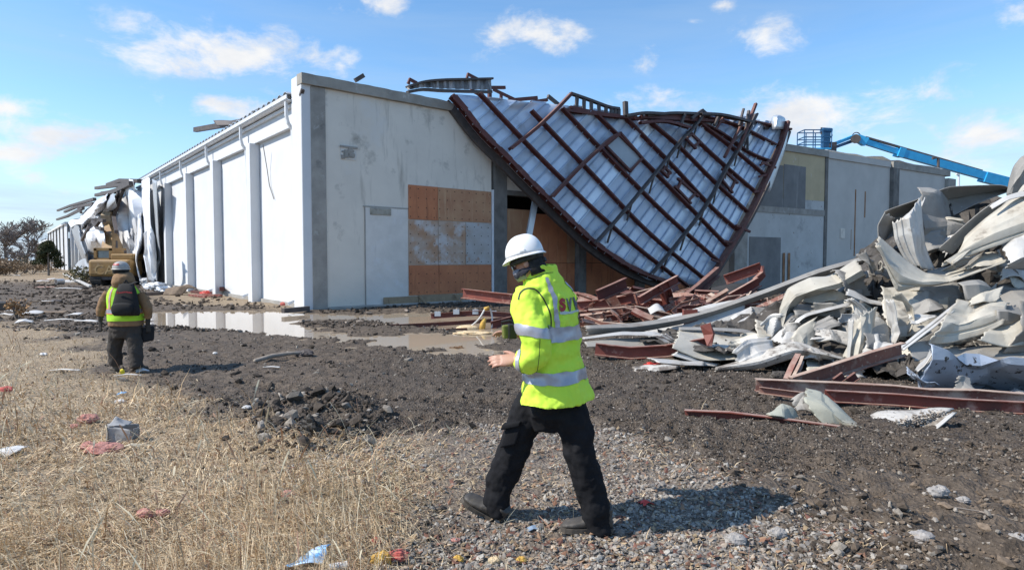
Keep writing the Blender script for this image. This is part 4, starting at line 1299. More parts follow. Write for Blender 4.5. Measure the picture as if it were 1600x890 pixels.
# faded letters on the counterweight
cu = bpy.data.curves.new('lettering', 'FONT'); cu.body = 'CAT'; cu.size = .9; cu.extrude = .01
fo = bpy.data.objects.new('lettering_font', cu)
dgm = bpy.data.meshes.new_from_object(fo)
mb_ = MB(); a = P(150, 428, XY)
mb_.add([(a.x + v.co.x * 1.15, XY - .205 + v.co.z, a.z + v.co.y) for v in dgm.vertices], [tuple(p.vertices) for p in dgm.polygons])
bpy.data.objects.remove(fo)
obj('faded_lettering', mb_, FADE, EX)
for sx, nm in ((142, 'a'), (186, 'b')):
    a = P(sx, 450, XY); wd = 17 * k_
    ring = []
    prof_ = [(-.1, .42), (.1, .12), (.55, .0), (3.4, .0), (3.9, .15), (4.1, .45), (3.9, .75), (3.4, .88), (.55, .88), (.1, .78)]
    m_ = MB().loft([[Vector((a.x + x_, XY + py, gzx - .03 + pz)) for py, pz in prof_] for x_ in (0, wd)], True, True)
    tr = obj('track', m_, TYRE, EX)
    for py_ in (.5, 1.3, 2.1, 2.9, 3.6):
        c = Vector((a.x + wd / 2, XY + py_, gzx + .42))
        obj('track_roller', MB().tube([c - Vector((wd / 2 + .02, 0, 0)), c + Vector((wd / 2 + .02, 0, 0))], .3, 10), DARKSTEEL, tr)
    for j in range(7):
        zz = gzx + .06 + j * .115
        obj('track_shoe', MB().box((a.x - .02, XY - .10 + .9 * abs(zz - gzx - .42) ** 2, zz), (a.x + wd + .02, XY + .2, zz + .05)), TYRE, tr)
# boom, stick and bucket reaching up to the roof
def XP(px, py, dy):
    return P(px, py, XY + dy)
bw = .75
obj('boom', MB().sweep([(-bw / 2, -.45), (bw / 2, -.45), (bw / 2, .45), (-bw / 2, .45)], [XP(176, 402, 3.0), XP(176, 386, 4.8), XP(174, 366, 6.5)], up=(0, -1, .3), scale=[1.1, 1.25, .8]), YELLOW, EX)
obj('stick', MB().sweep([(-.3, -.3), (.3, -.3), (.3, .3), (-.3, .3)], [XP(174, 368, 6.4), XP(170, 356, 7.6)], up=(0, -1, .3)), YELLOW, EX)
obj('hydraulic_ram', MB().tube([XP(168, 400, 2.6), XP(168, 378, 5.0)], .13, 8), DARKSTEEL, EX)
obj('hydraulic_ram', MB().tube([XP(182, 400, 2.6), XP(181, 378, 5.0)], .13, 8), DARKSTEEL, EX)
mb_ = MB()
pr = [(0, 0), (.5, -.5), (1.1, -.7), (1.5, -.3), (1.45, .25), (1.2, -.2), (.8, -.4), (.3, -.05)]
a = XP(166, 354, 7.8)
mb_.loft([[Vector((a.x + x_, a.y - .2 + p_[1] * .7, a.z + p_[0] * .8)) for p_ in pr] for x_ in (0, .75)], True, True)
obj('bucket', mb_, LUMBER, EX)
obj('exhaust_stack', MB().tube([XP(196, 397, 1.4), XP(196, 391, 1.4)], .09, 8), DARKSTEEL, EX)

# ------------------------------------------------------------------ trees and brush
BARK = mat('grey_bark', (.19, .165, .15), (.13, .115, .10), 4, .95, bump=.4)
TWIG = mat('bare_twigs', (.25, .215, .195), (.19, .165, .15), 4, .95)
NEEDLE = tone_mat('cedar_foliage', .8)


def bare_tree(base, h, seed, lab, spread=.55, dens=3):
    r = random.Random(seed)
    t = thing('bare_tree', lab, 'tree', base, 'leafless trees along the field edge')
    tr, br, tw = MB(), MB(), MB()

    def grow(p, d, L_, rad, lev):
        n = 4
        pts = [p]; q = p.copy(); dd = d.copy()
        for i in range(n):
            dd = (dd + Vector((r.uniform(-1, 1), r.uniform(-1, 1), r.uniform(-.35, .7))) * .16).normalized()
            q = q + dd * (L_ / n); pts.append(q.copy())
        rs = [max(rad * (1 - .55 * i / n), h * .0042) for i in range(n + 1)]
        (tr if lev == 0 else br if lev < 3 else tw).tube(pts, rs, 6 if lev == 0 else 4 if lev < 3 else 3, False)
        if lev < dens + 1:
            for k in range(4 if lev < 2 else 7):
                i = r.randint(1 if lev else 2, n)
                a = r.uniform(0, 6.28)
                side = Vector((math.cos(a), math.sin(a), r.uniform(-.1, .6)))
                grow(pts[i], (dd * (1 - spread) + side * spread).normalized(), L_ * r.uniform(.5, .72), rs[i] * .55, lev + 1)
    grow(Vector(base), Vector((r.uniform(-.06, .06), 0, 1)), h * .44, h * .030, 0)
    obj('trunk', tr, BARK, t)
    cr = obj('crown', br, BARK, t)
    obj('twigs', tw, TWIG, cr)
    return t


tl = [(40, 322, 90, 'tall bare tree with a rounded crown left of the cedar'), (12, 326, 94, 'wide bare tree at the very edge of the field'), (-20, 322, 92, 'bare tree reaching in from beyond the picture edge'), (58, 344, 100, 'smaller bare tree close behind the cedar'),
      (26, 372, 86, 'low bushy bare tree between the two tall ones'), (5, 378, 84, 'low tangled bare tree under the wide one'), (80, 358, 240, 'faint bare tree showing above the shed roof'), (92, 352, 250, 'second faint bare tree above the shed roof'), (68, 364, 230, 'thin bare tree at the shed end')]
for i, (px, top, Y, lab) in enumerate(tl):
    b = P(px, 405, Y); b.z = -.3
    h = P(px, top, Y).z + .3
    bare_tree(b, h, 40 + i, lab, .5 + .08 * (i % 3), 3)


def leafy(mbv, mbf, cols, c, r3, n, size, seed, tint):
    r = np.random.default_rng(seed)
    p = r.normal(size=(n, 3)); p /= np.linalg.norm(p, axis=1, keepdims=True)
    p *= (r.random((n, 1)) ** .4) * np.array(r3)
    c0 = np.array(c) + p
    a = r.normal(size=(n, 3)); a /= np.linalg.norm(a, axis=1, keepdims=True)
    b = np.cross(a, r.normal(size=(n, 3))); b /= np.linalg.norm(b, axis=1, keepdims=True)
    s = size * r.uniform(.5, 1.4, (n, 1))
    quad = np.stack([c0 - a * s - b * s * .5, c0 + a * s - b * s * .5, c0 + a * s * .6 + b * s * .5, c0 - a * s * .6 + b * s * .5], 1)
    k = sum(len(x) for x in mbv)
    mbv.append(quad.reshape(-1, 3)); mbf.append(np.arange(4 * n).reshape(n, 4) + k)
    cols.append(np.repeat(np.array(tint) * r.uniform(.6, 1.4, (n, 1)), 4, 0))


def foliage(name, vs, fs, cs, m_, parent):
    v = np.concatenate(vs); org = np.array(ORG[parent.name])
    o = fastmesh(name, v - org, np.concatenate(fs), m_, None, np.concatenate(cs))
    o.parent = parent; ORG[o.name] = ORG[parent.name]
    return o


b = P(76, 432, 70); b.z = gz(b.x, 70)
CT = thing('cedar_tree', 'small dark evergreen cedar on a thin trunk before the ribbed shed', 'tree', b)
top = P(76, 377, 70).z
obj('trunk', MB().tube([b - Vector((0, 0, .3)), b + Vector((.03, 0, 1.5)), Vector((b.x, b.y, top - .5))], [.13, .1, .03], 7), BARK, CT)
vs, fs, cs = [], [], []
hgt = top - b.z
for i in range(46):
    f = (i / 46) ** .8
    r_ = 1.55 * (1 - f) ** .7 * random.uniform(.6, 1.1) + .12
    a = random.uniform(0, 6.28)
    z = b.z + hgt * (.27 + .70 * f)
    leafy(vs, fs, cs, (b.x + math.cos(a) * r_ * .75, b.y + math.sin(a) * r_ * .75, z + random.uniform(-.1, .15)), (.48, .48, .30), 150, .075, 300 + i, random.choice([(.045, .055, .022), (.075, .075, .03), (.03, .04, .018)]))
foliage('crown', vs, fs, cs, NEEDLE, CT)


def shrub(px, py, Y, w, h, tint, lab, seed, nm='shrub', cat='shrub', n=700, size=.08, group=None):
    b = P(px, py, Y); b.z = gz(b.x, Y)
    t = thing(nm, lab, cat, b, group)
    st = MB(); r = random.Random(seed)
    for k in range(9):
        a = r.uniform(0, 6.28)
        st.tube([b - Vector((0, 0, .1)), b + Vector((math.cos(a) * w * .25, math.sin(a) * w * .25, h * .5)), b + Vector((math.cos(a) * w * .5, math.sin(a) * w * .5, h * .95))], [.03, .02, .008], 4)
    obj('stems', st, BARK, t)
    vs, fs, cs = [], [], []
    for k in range(8):
        leafy(vs, fs, cs, (b.x + r.uniform(-.5, .5) * w, b.y + r.uniform(-.5, .5) * w, b.z + h * r.uniform(.3, .85)), (w * .32, w * .32, h * .26), n // 8, size, seed * 31 + k, tint)
    foliage('foliage', vs, fs, cs, NEEDLE, t)


shrub(39, 418, 80, 3.0, 2.4, (.05, .055, .03), 'dark green shrub beneath the bare trees', 1)
shrub(133, 428, 48, 2.0, 1.5, (.16, .145, .075), 'olive brown bush beside the excavator track', 2)
for i, (px, py, Y, w, h, lab) in enumerate([(8, 412, 75, 5, 1.6, 'tan brush clump at the far edge of the field'), (28, 413, 72, 4, 1.3, 'low tan brush clump before the bare trees'), (50, 413, 78, 4, 1.7, 'russet brush clump next to the cedar'), (-8, 413, 70, 6, 2.2, 'tall tan brush clump at the picture edge')]):
    shrub(px, py, Y, w, h, (.23, .165, .105), lab, 20 + i, 'brush_clump', 'brush', 1100, .10)
shrub(28, 492, 19.5, .55, .62, (.32, .19, .09), 'rust brown weed clump standing alone in the bare mud', 31, 'weed_clump', 'weed', 420, .035)
# distant treeline
TLM = tone_mat('far_woods', .95)
r = np.random.default_rng(77)
nq = 9000
ang = r.uniform(-1.35, 1.35, nq); dist = r.uniform(420, 560, nq)
hh = 6.5 * (0.5 + fbm(ang * 14, ang * 0, 4, 5)) * r.random(nq) ** .6
p = np.stack([np.sin(ang) * dist, np.cos(ang) * dist, hh - .5], 1)
s = r.uniform(.25, .8, (nq, 1)); tx_ = np.stack([np.cos(ang), -np.sin(ang), 0 * ang], 1)
a = tx_ * s; b_ = np.array([[0, .3, 1.0]]) * s * r.uniform(.6, 1.2, (nq, 1))
q = np.stack([p - a - b_, p + a - b_ * .8, p + a * .5 + b_, p - a * .6 + b_ * .9], 1).reshape(-1, 3)
tc_ = np.repeat(np.array([[.16, .135, .125]]) * r.uniform(.7, 1.3, (nq, 1)), 4, 0)
tlo = fastmesh('far_treeline', q, np.arange(4 * nq).reshape(nq, 4), TLM, 'stuff', tc_)
tlo['label'] = 'low brown line of bare woods along the horizon'
# ------------------------------------------------------------------ the heap of crushed roofing
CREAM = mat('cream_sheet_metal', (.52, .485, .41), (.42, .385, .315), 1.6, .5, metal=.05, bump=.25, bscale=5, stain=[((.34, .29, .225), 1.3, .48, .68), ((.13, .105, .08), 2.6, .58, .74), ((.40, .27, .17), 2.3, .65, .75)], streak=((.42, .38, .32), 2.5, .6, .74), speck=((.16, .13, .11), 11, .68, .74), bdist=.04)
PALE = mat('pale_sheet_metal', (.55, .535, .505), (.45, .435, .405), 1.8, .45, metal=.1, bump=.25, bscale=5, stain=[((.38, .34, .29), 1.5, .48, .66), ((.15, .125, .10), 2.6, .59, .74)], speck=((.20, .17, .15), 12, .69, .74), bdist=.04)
GREYS = mat('dirty_and_shaded_grey_sheet', (.31, .295, .265), (.22, .205, .185), 1.6, .6, metal=.05, bump=.3, bscale=5, stain=((.17, .145, .12), 2, .58, .74), speck=((.58, .56, .52), 9, .66, .72), bdist=.04)  # dirty grey, also the painted tone of pale sheet faces in shade
MUDDY = mat('mud_spattered_sheet', (.55, .52, .47), (.40, .37, .32), 2.5, .7, bump=.5, bscale=14, stain=[((.13, .105, .085), 2.4, .50, .62), ((.2, .17, .14), 6, .56, .66)], speck=((.10, .085, .07), 14, .60, .66), bdist=.03)
SPAT = mat('blue_silver_spattered_sheet', (.42, .47, .55), (.34, .385, .45), 1.6, .38, metal=.3, bump=.25, bscale=4, stain=((.40, .36, .31), 2.0, .60, .74), speck=((.05, .045, .04), 9, .59, .63), bdist=.05)
OLIV = mat('olive_grey_sheet', (.40, .395, .32), (.31, .305, .25), 2, .6, bump=.3, bscale=6, stain=[((.18, .14, .10), 2.4, .56, .72), ((.34, .23, .14), 3.6, .64, .74)], bdist=.03)


def R3(pts, Y):
    """pixel rail at depth Y (a number, or one per point)"""
    n = len(pts)
    ys = Y if isinstance(Y, (list, tuple)) else [Y] * n
    if len(ys) != n:
        ys = list(np.interp(np.linspace(0, 1, n), np.linspace(0, 1, len(ys)), ys))
    return [P(x, y, yy) for (x, y), yy in zip(pts, ys)]


# core added inside the heap, coloured dark so the gaps read as shade
sil = [(1030, 535), (1100, 522), (1180, 500), (1270, 466), (1340, 440), (1385, 405), (1430, 362), (1480, 335), (1560, 318), (1640, 310), (1760, 315), (1900, 350), (2100, 420)]
def mid(y0, y1, f): return y0 * (1 - f) + y1 * f
front = [(1000, 552), (1090, 566), (1170, 572), (1260, 580), (1330, 588), (1385, 596), (1430, 602), (1480, 606), (1560, 608), (1640, 612), (1760, 622), (1900, 640), (2100, 660)]
mid_ = [((a[0] + b[0]) / 2, a[1] * .45 + b[1] * .55) for a, b in zip(sil, front)]
m_ = sheet([R3(front, [12, 11, 10.8, 10.4, 10.0, 9.8, 9.5, 9.3, 9.2, 9.2, 9, 8.6, 8.4]), R3(mid_, [12.6, 12.2, 11.9, 11.7, 11.4]), R3(sil, [13.2, 13.2, 13.3, 13.0, 12.6]), [p + Vector((.8, 5, -1.2)) for p in R3(sil, 13.4)], [p + Vector((1.2, 8, -4)) for p in R3(sil, 13.6)]], 110, 60, .5, 400, ncr=16)
r = np.random.default_rng(8)
m_.v = [p + Vector(tuple(r.normal(0, .045, 3))) for p in m_.v]
RUB = mat('rubble_and_gap_shade', (.10, .088, .076), (.045, .04, .035), 3, .95, bump=.7, bscale=20, speck=((.38, .36, .33), 7, .62, .70))  # rubble tone, darkened to give the heap its shaded gaps
o = obj('heap_shade_core', m_, RUB, kind='stuff'); o['label'] = 'added core of crushed scrap, coloured as dark shade between the heap sheets'

S = [
    # material, rails [(pixel points), depth], crumple, ribs, label
    (GREYS, [([(1383, 333), (1440, 307), (1485, 291), (1560, 287), (1580, 290)], 12.6), ([(1380, 352), (1440, 322), (1482, 312), (1530, 303), (1580, 296)], 13.0), ([(1377, 374), (1440, 342), (1480, 337), (1520, 320), (1582, 300)], 12.7)], .07, 0, 'long grey rim of folded sheet along the top of the scrap heap'),  # cream sheet turned from the sun, its shade put into the grey
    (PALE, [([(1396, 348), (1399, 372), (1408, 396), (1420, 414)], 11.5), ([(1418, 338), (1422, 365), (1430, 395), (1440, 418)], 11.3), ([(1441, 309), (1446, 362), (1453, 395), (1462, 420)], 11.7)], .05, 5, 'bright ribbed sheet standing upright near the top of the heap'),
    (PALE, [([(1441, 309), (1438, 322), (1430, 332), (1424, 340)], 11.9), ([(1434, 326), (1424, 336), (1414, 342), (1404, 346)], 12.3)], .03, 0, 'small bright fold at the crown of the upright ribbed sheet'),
    (GREYS, [([(1384, 333), (1377, 352), (1373, 372), (1371, 388)], 12.0), ([(1402, 345), (1394, 362), (1386, 377), (1382, 392)], 12.9)], .05, 0, 'shaded inner side of the curled sheet at the heap top'),  # shade inside the curl is given by the grey colour
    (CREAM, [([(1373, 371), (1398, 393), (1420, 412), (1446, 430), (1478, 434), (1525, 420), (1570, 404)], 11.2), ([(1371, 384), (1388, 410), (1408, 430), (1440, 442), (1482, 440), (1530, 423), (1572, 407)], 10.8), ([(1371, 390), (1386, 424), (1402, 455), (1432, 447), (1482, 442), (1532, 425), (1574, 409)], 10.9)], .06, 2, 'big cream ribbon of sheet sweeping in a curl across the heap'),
    (GREYS, [([(1446, 424), (1480, 418), (1525, 405), (1560, 392)], 11.8), ([(1450, 430), (1480, 434), (1525, 418), (1568, 404)], 11.3)], .04, 0, 'dark shaded trough behind the cream ribbon'),  # shaded undersides, painted as a grey sheet
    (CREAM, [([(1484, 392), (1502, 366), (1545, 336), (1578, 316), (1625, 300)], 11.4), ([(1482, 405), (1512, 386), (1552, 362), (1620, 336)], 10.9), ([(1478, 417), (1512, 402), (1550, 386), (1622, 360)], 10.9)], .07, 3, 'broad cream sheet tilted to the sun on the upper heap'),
    (GREYS, [([(1465, 388), (1515, 346), (1550, 318), (1622, 294)], 11.5), ([(1484, 396), (1516, 361), (1562, 328), (1622, 308)], 11.7)], .03, 0, 'dark upturned edge behind the broad cream sheet'),  # strip of shade along the edge, painted grey
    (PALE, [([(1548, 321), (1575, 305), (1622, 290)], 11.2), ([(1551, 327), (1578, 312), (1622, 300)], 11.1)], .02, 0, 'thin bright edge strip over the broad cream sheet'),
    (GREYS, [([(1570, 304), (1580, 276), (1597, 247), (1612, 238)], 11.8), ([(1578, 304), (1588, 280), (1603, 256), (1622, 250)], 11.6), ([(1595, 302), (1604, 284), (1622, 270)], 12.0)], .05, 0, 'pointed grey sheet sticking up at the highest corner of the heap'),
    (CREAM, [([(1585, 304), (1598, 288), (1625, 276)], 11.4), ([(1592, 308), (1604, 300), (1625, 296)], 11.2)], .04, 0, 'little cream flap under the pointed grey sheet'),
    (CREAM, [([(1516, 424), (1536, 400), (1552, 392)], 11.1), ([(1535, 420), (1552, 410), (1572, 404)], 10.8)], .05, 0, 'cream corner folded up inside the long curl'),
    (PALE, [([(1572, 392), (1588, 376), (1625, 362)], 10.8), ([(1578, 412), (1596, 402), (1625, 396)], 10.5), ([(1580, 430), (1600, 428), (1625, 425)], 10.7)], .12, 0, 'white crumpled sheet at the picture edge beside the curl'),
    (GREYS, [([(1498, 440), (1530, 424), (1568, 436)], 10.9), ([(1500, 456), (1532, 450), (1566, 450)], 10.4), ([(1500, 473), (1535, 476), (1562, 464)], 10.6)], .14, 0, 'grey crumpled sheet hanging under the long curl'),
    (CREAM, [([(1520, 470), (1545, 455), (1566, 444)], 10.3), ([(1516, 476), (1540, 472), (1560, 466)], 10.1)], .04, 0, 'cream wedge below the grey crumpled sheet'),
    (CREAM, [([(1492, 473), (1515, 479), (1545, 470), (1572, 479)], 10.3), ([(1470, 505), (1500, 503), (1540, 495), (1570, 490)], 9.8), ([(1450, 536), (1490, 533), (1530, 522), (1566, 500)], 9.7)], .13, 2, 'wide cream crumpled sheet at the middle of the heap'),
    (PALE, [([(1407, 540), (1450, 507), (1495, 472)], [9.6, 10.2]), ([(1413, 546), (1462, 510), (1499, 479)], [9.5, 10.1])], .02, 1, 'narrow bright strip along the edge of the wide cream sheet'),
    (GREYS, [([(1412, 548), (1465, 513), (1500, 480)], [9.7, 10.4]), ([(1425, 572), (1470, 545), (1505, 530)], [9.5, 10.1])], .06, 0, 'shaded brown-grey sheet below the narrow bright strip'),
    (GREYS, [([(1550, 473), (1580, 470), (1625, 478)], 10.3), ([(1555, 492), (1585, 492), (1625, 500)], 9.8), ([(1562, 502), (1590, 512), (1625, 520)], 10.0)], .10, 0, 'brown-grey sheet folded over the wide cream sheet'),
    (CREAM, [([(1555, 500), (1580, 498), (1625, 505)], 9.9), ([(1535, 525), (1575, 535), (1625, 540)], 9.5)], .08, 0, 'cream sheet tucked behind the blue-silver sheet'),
    (CREAM, [([(1331, 499), (1328, 530), (1325, 565)], 10.5), ([(1348, 494), (1345, 525), (1338, 563)], 10.2), ([(1377, 480), (1368, 516), (1350, 560)], 10.4)], .06, 2, 'cream horn of sheet standing upright at the foot of the heap'),
    (PALE, [([(1327, 500), (1326, 530), (1323, 564)], 10.3), ([(1334, 500), (1330, 535), (1326, 566)], 10.2)], .02, 0, 'thin white strip beside the cream horn'),
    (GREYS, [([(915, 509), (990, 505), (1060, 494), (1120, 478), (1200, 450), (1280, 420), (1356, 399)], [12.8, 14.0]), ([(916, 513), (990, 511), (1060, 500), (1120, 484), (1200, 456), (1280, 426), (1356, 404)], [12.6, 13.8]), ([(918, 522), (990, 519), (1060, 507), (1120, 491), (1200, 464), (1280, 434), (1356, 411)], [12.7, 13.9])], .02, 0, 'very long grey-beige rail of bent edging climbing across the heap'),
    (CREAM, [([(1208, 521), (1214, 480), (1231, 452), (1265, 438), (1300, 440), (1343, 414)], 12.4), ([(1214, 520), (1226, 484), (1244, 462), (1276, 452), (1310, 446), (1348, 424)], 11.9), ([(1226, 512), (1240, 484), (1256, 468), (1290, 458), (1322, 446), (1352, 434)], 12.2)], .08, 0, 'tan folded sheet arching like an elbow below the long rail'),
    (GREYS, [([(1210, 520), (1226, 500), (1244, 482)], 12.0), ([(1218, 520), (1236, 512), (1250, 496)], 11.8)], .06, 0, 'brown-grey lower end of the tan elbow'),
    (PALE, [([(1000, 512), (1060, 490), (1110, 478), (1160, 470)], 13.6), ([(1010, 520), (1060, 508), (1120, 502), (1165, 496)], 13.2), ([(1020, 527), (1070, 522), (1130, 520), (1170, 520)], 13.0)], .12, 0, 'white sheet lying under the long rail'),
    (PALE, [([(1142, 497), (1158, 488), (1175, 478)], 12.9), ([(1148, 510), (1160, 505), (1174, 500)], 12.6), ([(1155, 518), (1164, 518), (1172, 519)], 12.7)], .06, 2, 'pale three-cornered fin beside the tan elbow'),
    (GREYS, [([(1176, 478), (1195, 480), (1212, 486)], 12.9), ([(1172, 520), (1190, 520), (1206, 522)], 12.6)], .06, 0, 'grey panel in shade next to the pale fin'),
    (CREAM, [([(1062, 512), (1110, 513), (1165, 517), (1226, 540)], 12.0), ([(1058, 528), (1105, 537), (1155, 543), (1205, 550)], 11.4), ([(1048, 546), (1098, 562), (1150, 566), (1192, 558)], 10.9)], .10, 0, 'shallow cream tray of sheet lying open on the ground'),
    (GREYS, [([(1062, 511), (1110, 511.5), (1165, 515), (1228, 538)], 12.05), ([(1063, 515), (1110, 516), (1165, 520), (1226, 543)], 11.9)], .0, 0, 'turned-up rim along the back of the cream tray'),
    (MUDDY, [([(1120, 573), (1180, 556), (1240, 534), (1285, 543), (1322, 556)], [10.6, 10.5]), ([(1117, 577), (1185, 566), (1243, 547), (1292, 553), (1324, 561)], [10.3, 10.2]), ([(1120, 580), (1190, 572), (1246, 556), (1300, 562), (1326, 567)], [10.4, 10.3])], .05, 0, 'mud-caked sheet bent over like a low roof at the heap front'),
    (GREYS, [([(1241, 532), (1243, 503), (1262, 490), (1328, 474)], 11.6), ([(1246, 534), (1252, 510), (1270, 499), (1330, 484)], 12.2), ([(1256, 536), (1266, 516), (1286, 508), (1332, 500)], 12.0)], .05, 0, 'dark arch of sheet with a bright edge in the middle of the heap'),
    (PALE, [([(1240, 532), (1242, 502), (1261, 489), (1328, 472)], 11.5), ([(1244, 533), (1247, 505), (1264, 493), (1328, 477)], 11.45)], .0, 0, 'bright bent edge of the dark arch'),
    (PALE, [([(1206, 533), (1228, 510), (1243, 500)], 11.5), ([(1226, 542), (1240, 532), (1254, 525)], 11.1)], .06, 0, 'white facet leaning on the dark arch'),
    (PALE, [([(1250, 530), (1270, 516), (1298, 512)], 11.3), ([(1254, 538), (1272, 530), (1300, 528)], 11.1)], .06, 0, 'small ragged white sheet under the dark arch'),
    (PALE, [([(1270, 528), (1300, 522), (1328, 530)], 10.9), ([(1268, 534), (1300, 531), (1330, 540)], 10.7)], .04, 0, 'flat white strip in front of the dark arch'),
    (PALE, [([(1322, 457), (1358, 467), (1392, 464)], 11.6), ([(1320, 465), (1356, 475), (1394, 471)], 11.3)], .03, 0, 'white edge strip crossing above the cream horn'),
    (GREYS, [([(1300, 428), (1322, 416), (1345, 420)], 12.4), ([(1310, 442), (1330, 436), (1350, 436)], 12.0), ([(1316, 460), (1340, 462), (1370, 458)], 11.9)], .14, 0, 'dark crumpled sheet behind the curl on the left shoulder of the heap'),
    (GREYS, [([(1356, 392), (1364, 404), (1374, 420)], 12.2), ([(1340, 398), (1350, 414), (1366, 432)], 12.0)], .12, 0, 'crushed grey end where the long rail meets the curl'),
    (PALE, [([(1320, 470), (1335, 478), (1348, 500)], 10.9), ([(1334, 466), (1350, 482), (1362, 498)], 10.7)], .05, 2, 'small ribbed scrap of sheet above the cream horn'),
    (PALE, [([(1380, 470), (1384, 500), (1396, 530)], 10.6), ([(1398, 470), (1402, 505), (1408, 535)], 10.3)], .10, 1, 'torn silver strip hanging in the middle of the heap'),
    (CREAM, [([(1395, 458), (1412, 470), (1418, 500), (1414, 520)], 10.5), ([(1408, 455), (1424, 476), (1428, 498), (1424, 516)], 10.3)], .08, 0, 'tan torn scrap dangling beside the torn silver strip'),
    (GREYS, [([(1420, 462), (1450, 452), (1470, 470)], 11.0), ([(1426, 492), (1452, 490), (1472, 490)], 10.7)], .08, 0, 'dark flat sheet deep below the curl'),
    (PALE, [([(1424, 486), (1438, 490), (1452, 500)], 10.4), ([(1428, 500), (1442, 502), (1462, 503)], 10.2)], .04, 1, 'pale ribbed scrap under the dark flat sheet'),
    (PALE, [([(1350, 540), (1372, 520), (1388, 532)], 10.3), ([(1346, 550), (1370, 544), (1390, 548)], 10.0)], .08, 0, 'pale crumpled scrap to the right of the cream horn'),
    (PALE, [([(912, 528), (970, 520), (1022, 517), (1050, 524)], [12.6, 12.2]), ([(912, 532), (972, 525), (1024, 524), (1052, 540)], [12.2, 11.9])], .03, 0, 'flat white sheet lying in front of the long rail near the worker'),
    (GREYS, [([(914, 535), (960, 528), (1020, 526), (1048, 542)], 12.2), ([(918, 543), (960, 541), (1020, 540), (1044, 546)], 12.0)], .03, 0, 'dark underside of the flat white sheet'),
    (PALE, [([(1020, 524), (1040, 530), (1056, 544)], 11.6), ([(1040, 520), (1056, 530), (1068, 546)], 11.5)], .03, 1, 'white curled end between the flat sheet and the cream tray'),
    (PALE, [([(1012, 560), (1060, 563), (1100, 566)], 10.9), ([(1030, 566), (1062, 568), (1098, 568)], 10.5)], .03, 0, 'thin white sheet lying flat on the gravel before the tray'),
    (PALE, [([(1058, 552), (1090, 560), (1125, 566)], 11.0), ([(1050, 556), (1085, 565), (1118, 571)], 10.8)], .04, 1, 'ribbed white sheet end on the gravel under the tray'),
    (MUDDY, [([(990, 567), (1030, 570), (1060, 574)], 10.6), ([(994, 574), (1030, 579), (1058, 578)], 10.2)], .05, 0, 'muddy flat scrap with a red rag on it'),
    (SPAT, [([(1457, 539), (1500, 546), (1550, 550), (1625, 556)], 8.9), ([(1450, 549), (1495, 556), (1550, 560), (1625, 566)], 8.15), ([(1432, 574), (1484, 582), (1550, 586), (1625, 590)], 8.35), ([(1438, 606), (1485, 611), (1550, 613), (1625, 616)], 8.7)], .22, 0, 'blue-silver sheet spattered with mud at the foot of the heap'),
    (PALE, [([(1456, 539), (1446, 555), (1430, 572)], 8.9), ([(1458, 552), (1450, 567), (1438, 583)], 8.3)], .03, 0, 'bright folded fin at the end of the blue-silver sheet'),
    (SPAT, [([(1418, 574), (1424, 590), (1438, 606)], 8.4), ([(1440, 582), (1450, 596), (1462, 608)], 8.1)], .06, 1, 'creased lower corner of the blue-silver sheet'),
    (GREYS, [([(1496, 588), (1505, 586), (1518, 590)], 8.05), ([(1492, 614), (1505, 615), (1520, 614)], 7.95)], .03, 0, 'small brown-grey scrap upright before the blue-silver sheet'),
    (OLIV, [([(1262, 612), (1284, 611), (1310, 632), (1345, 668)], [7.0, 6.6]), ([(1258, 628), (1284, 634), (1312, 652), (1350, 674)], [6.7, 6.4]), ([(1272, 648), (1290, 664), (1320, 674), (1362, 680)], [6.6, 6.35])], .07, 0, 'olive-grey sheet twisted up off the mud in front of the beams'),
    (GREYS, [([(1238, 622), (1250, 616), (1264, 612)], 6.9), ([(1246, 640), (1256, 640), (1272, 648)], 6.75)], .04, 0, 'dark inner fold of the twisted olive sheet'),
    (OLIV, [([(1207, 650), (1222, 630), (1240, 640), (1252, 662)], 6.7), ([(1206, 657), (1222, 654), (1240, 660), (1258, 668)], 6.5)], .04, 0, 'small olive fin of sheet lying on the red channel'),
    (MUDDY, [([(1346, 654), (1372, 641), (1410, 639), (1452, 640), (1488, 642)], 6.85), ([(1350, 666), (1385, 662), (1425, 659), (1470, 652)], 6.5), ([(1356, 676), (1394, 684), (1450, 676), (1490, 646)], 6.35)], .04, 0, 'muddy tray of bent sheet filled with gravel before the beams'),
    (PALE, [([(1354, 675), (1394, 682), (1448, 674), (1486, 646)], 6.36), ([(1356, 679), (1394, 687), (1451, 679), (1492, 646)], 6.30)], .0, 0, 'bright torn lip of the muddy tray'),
    (DARKSTEEL, [([(1518, 643), (1560, 652), (1625, 664)], 7.1), ([(1520, 648), (1560, 658), (1625, 672)], 6.9)], .02, 0, 'dark strip of sheet lying behind the tyre tracks'),
]
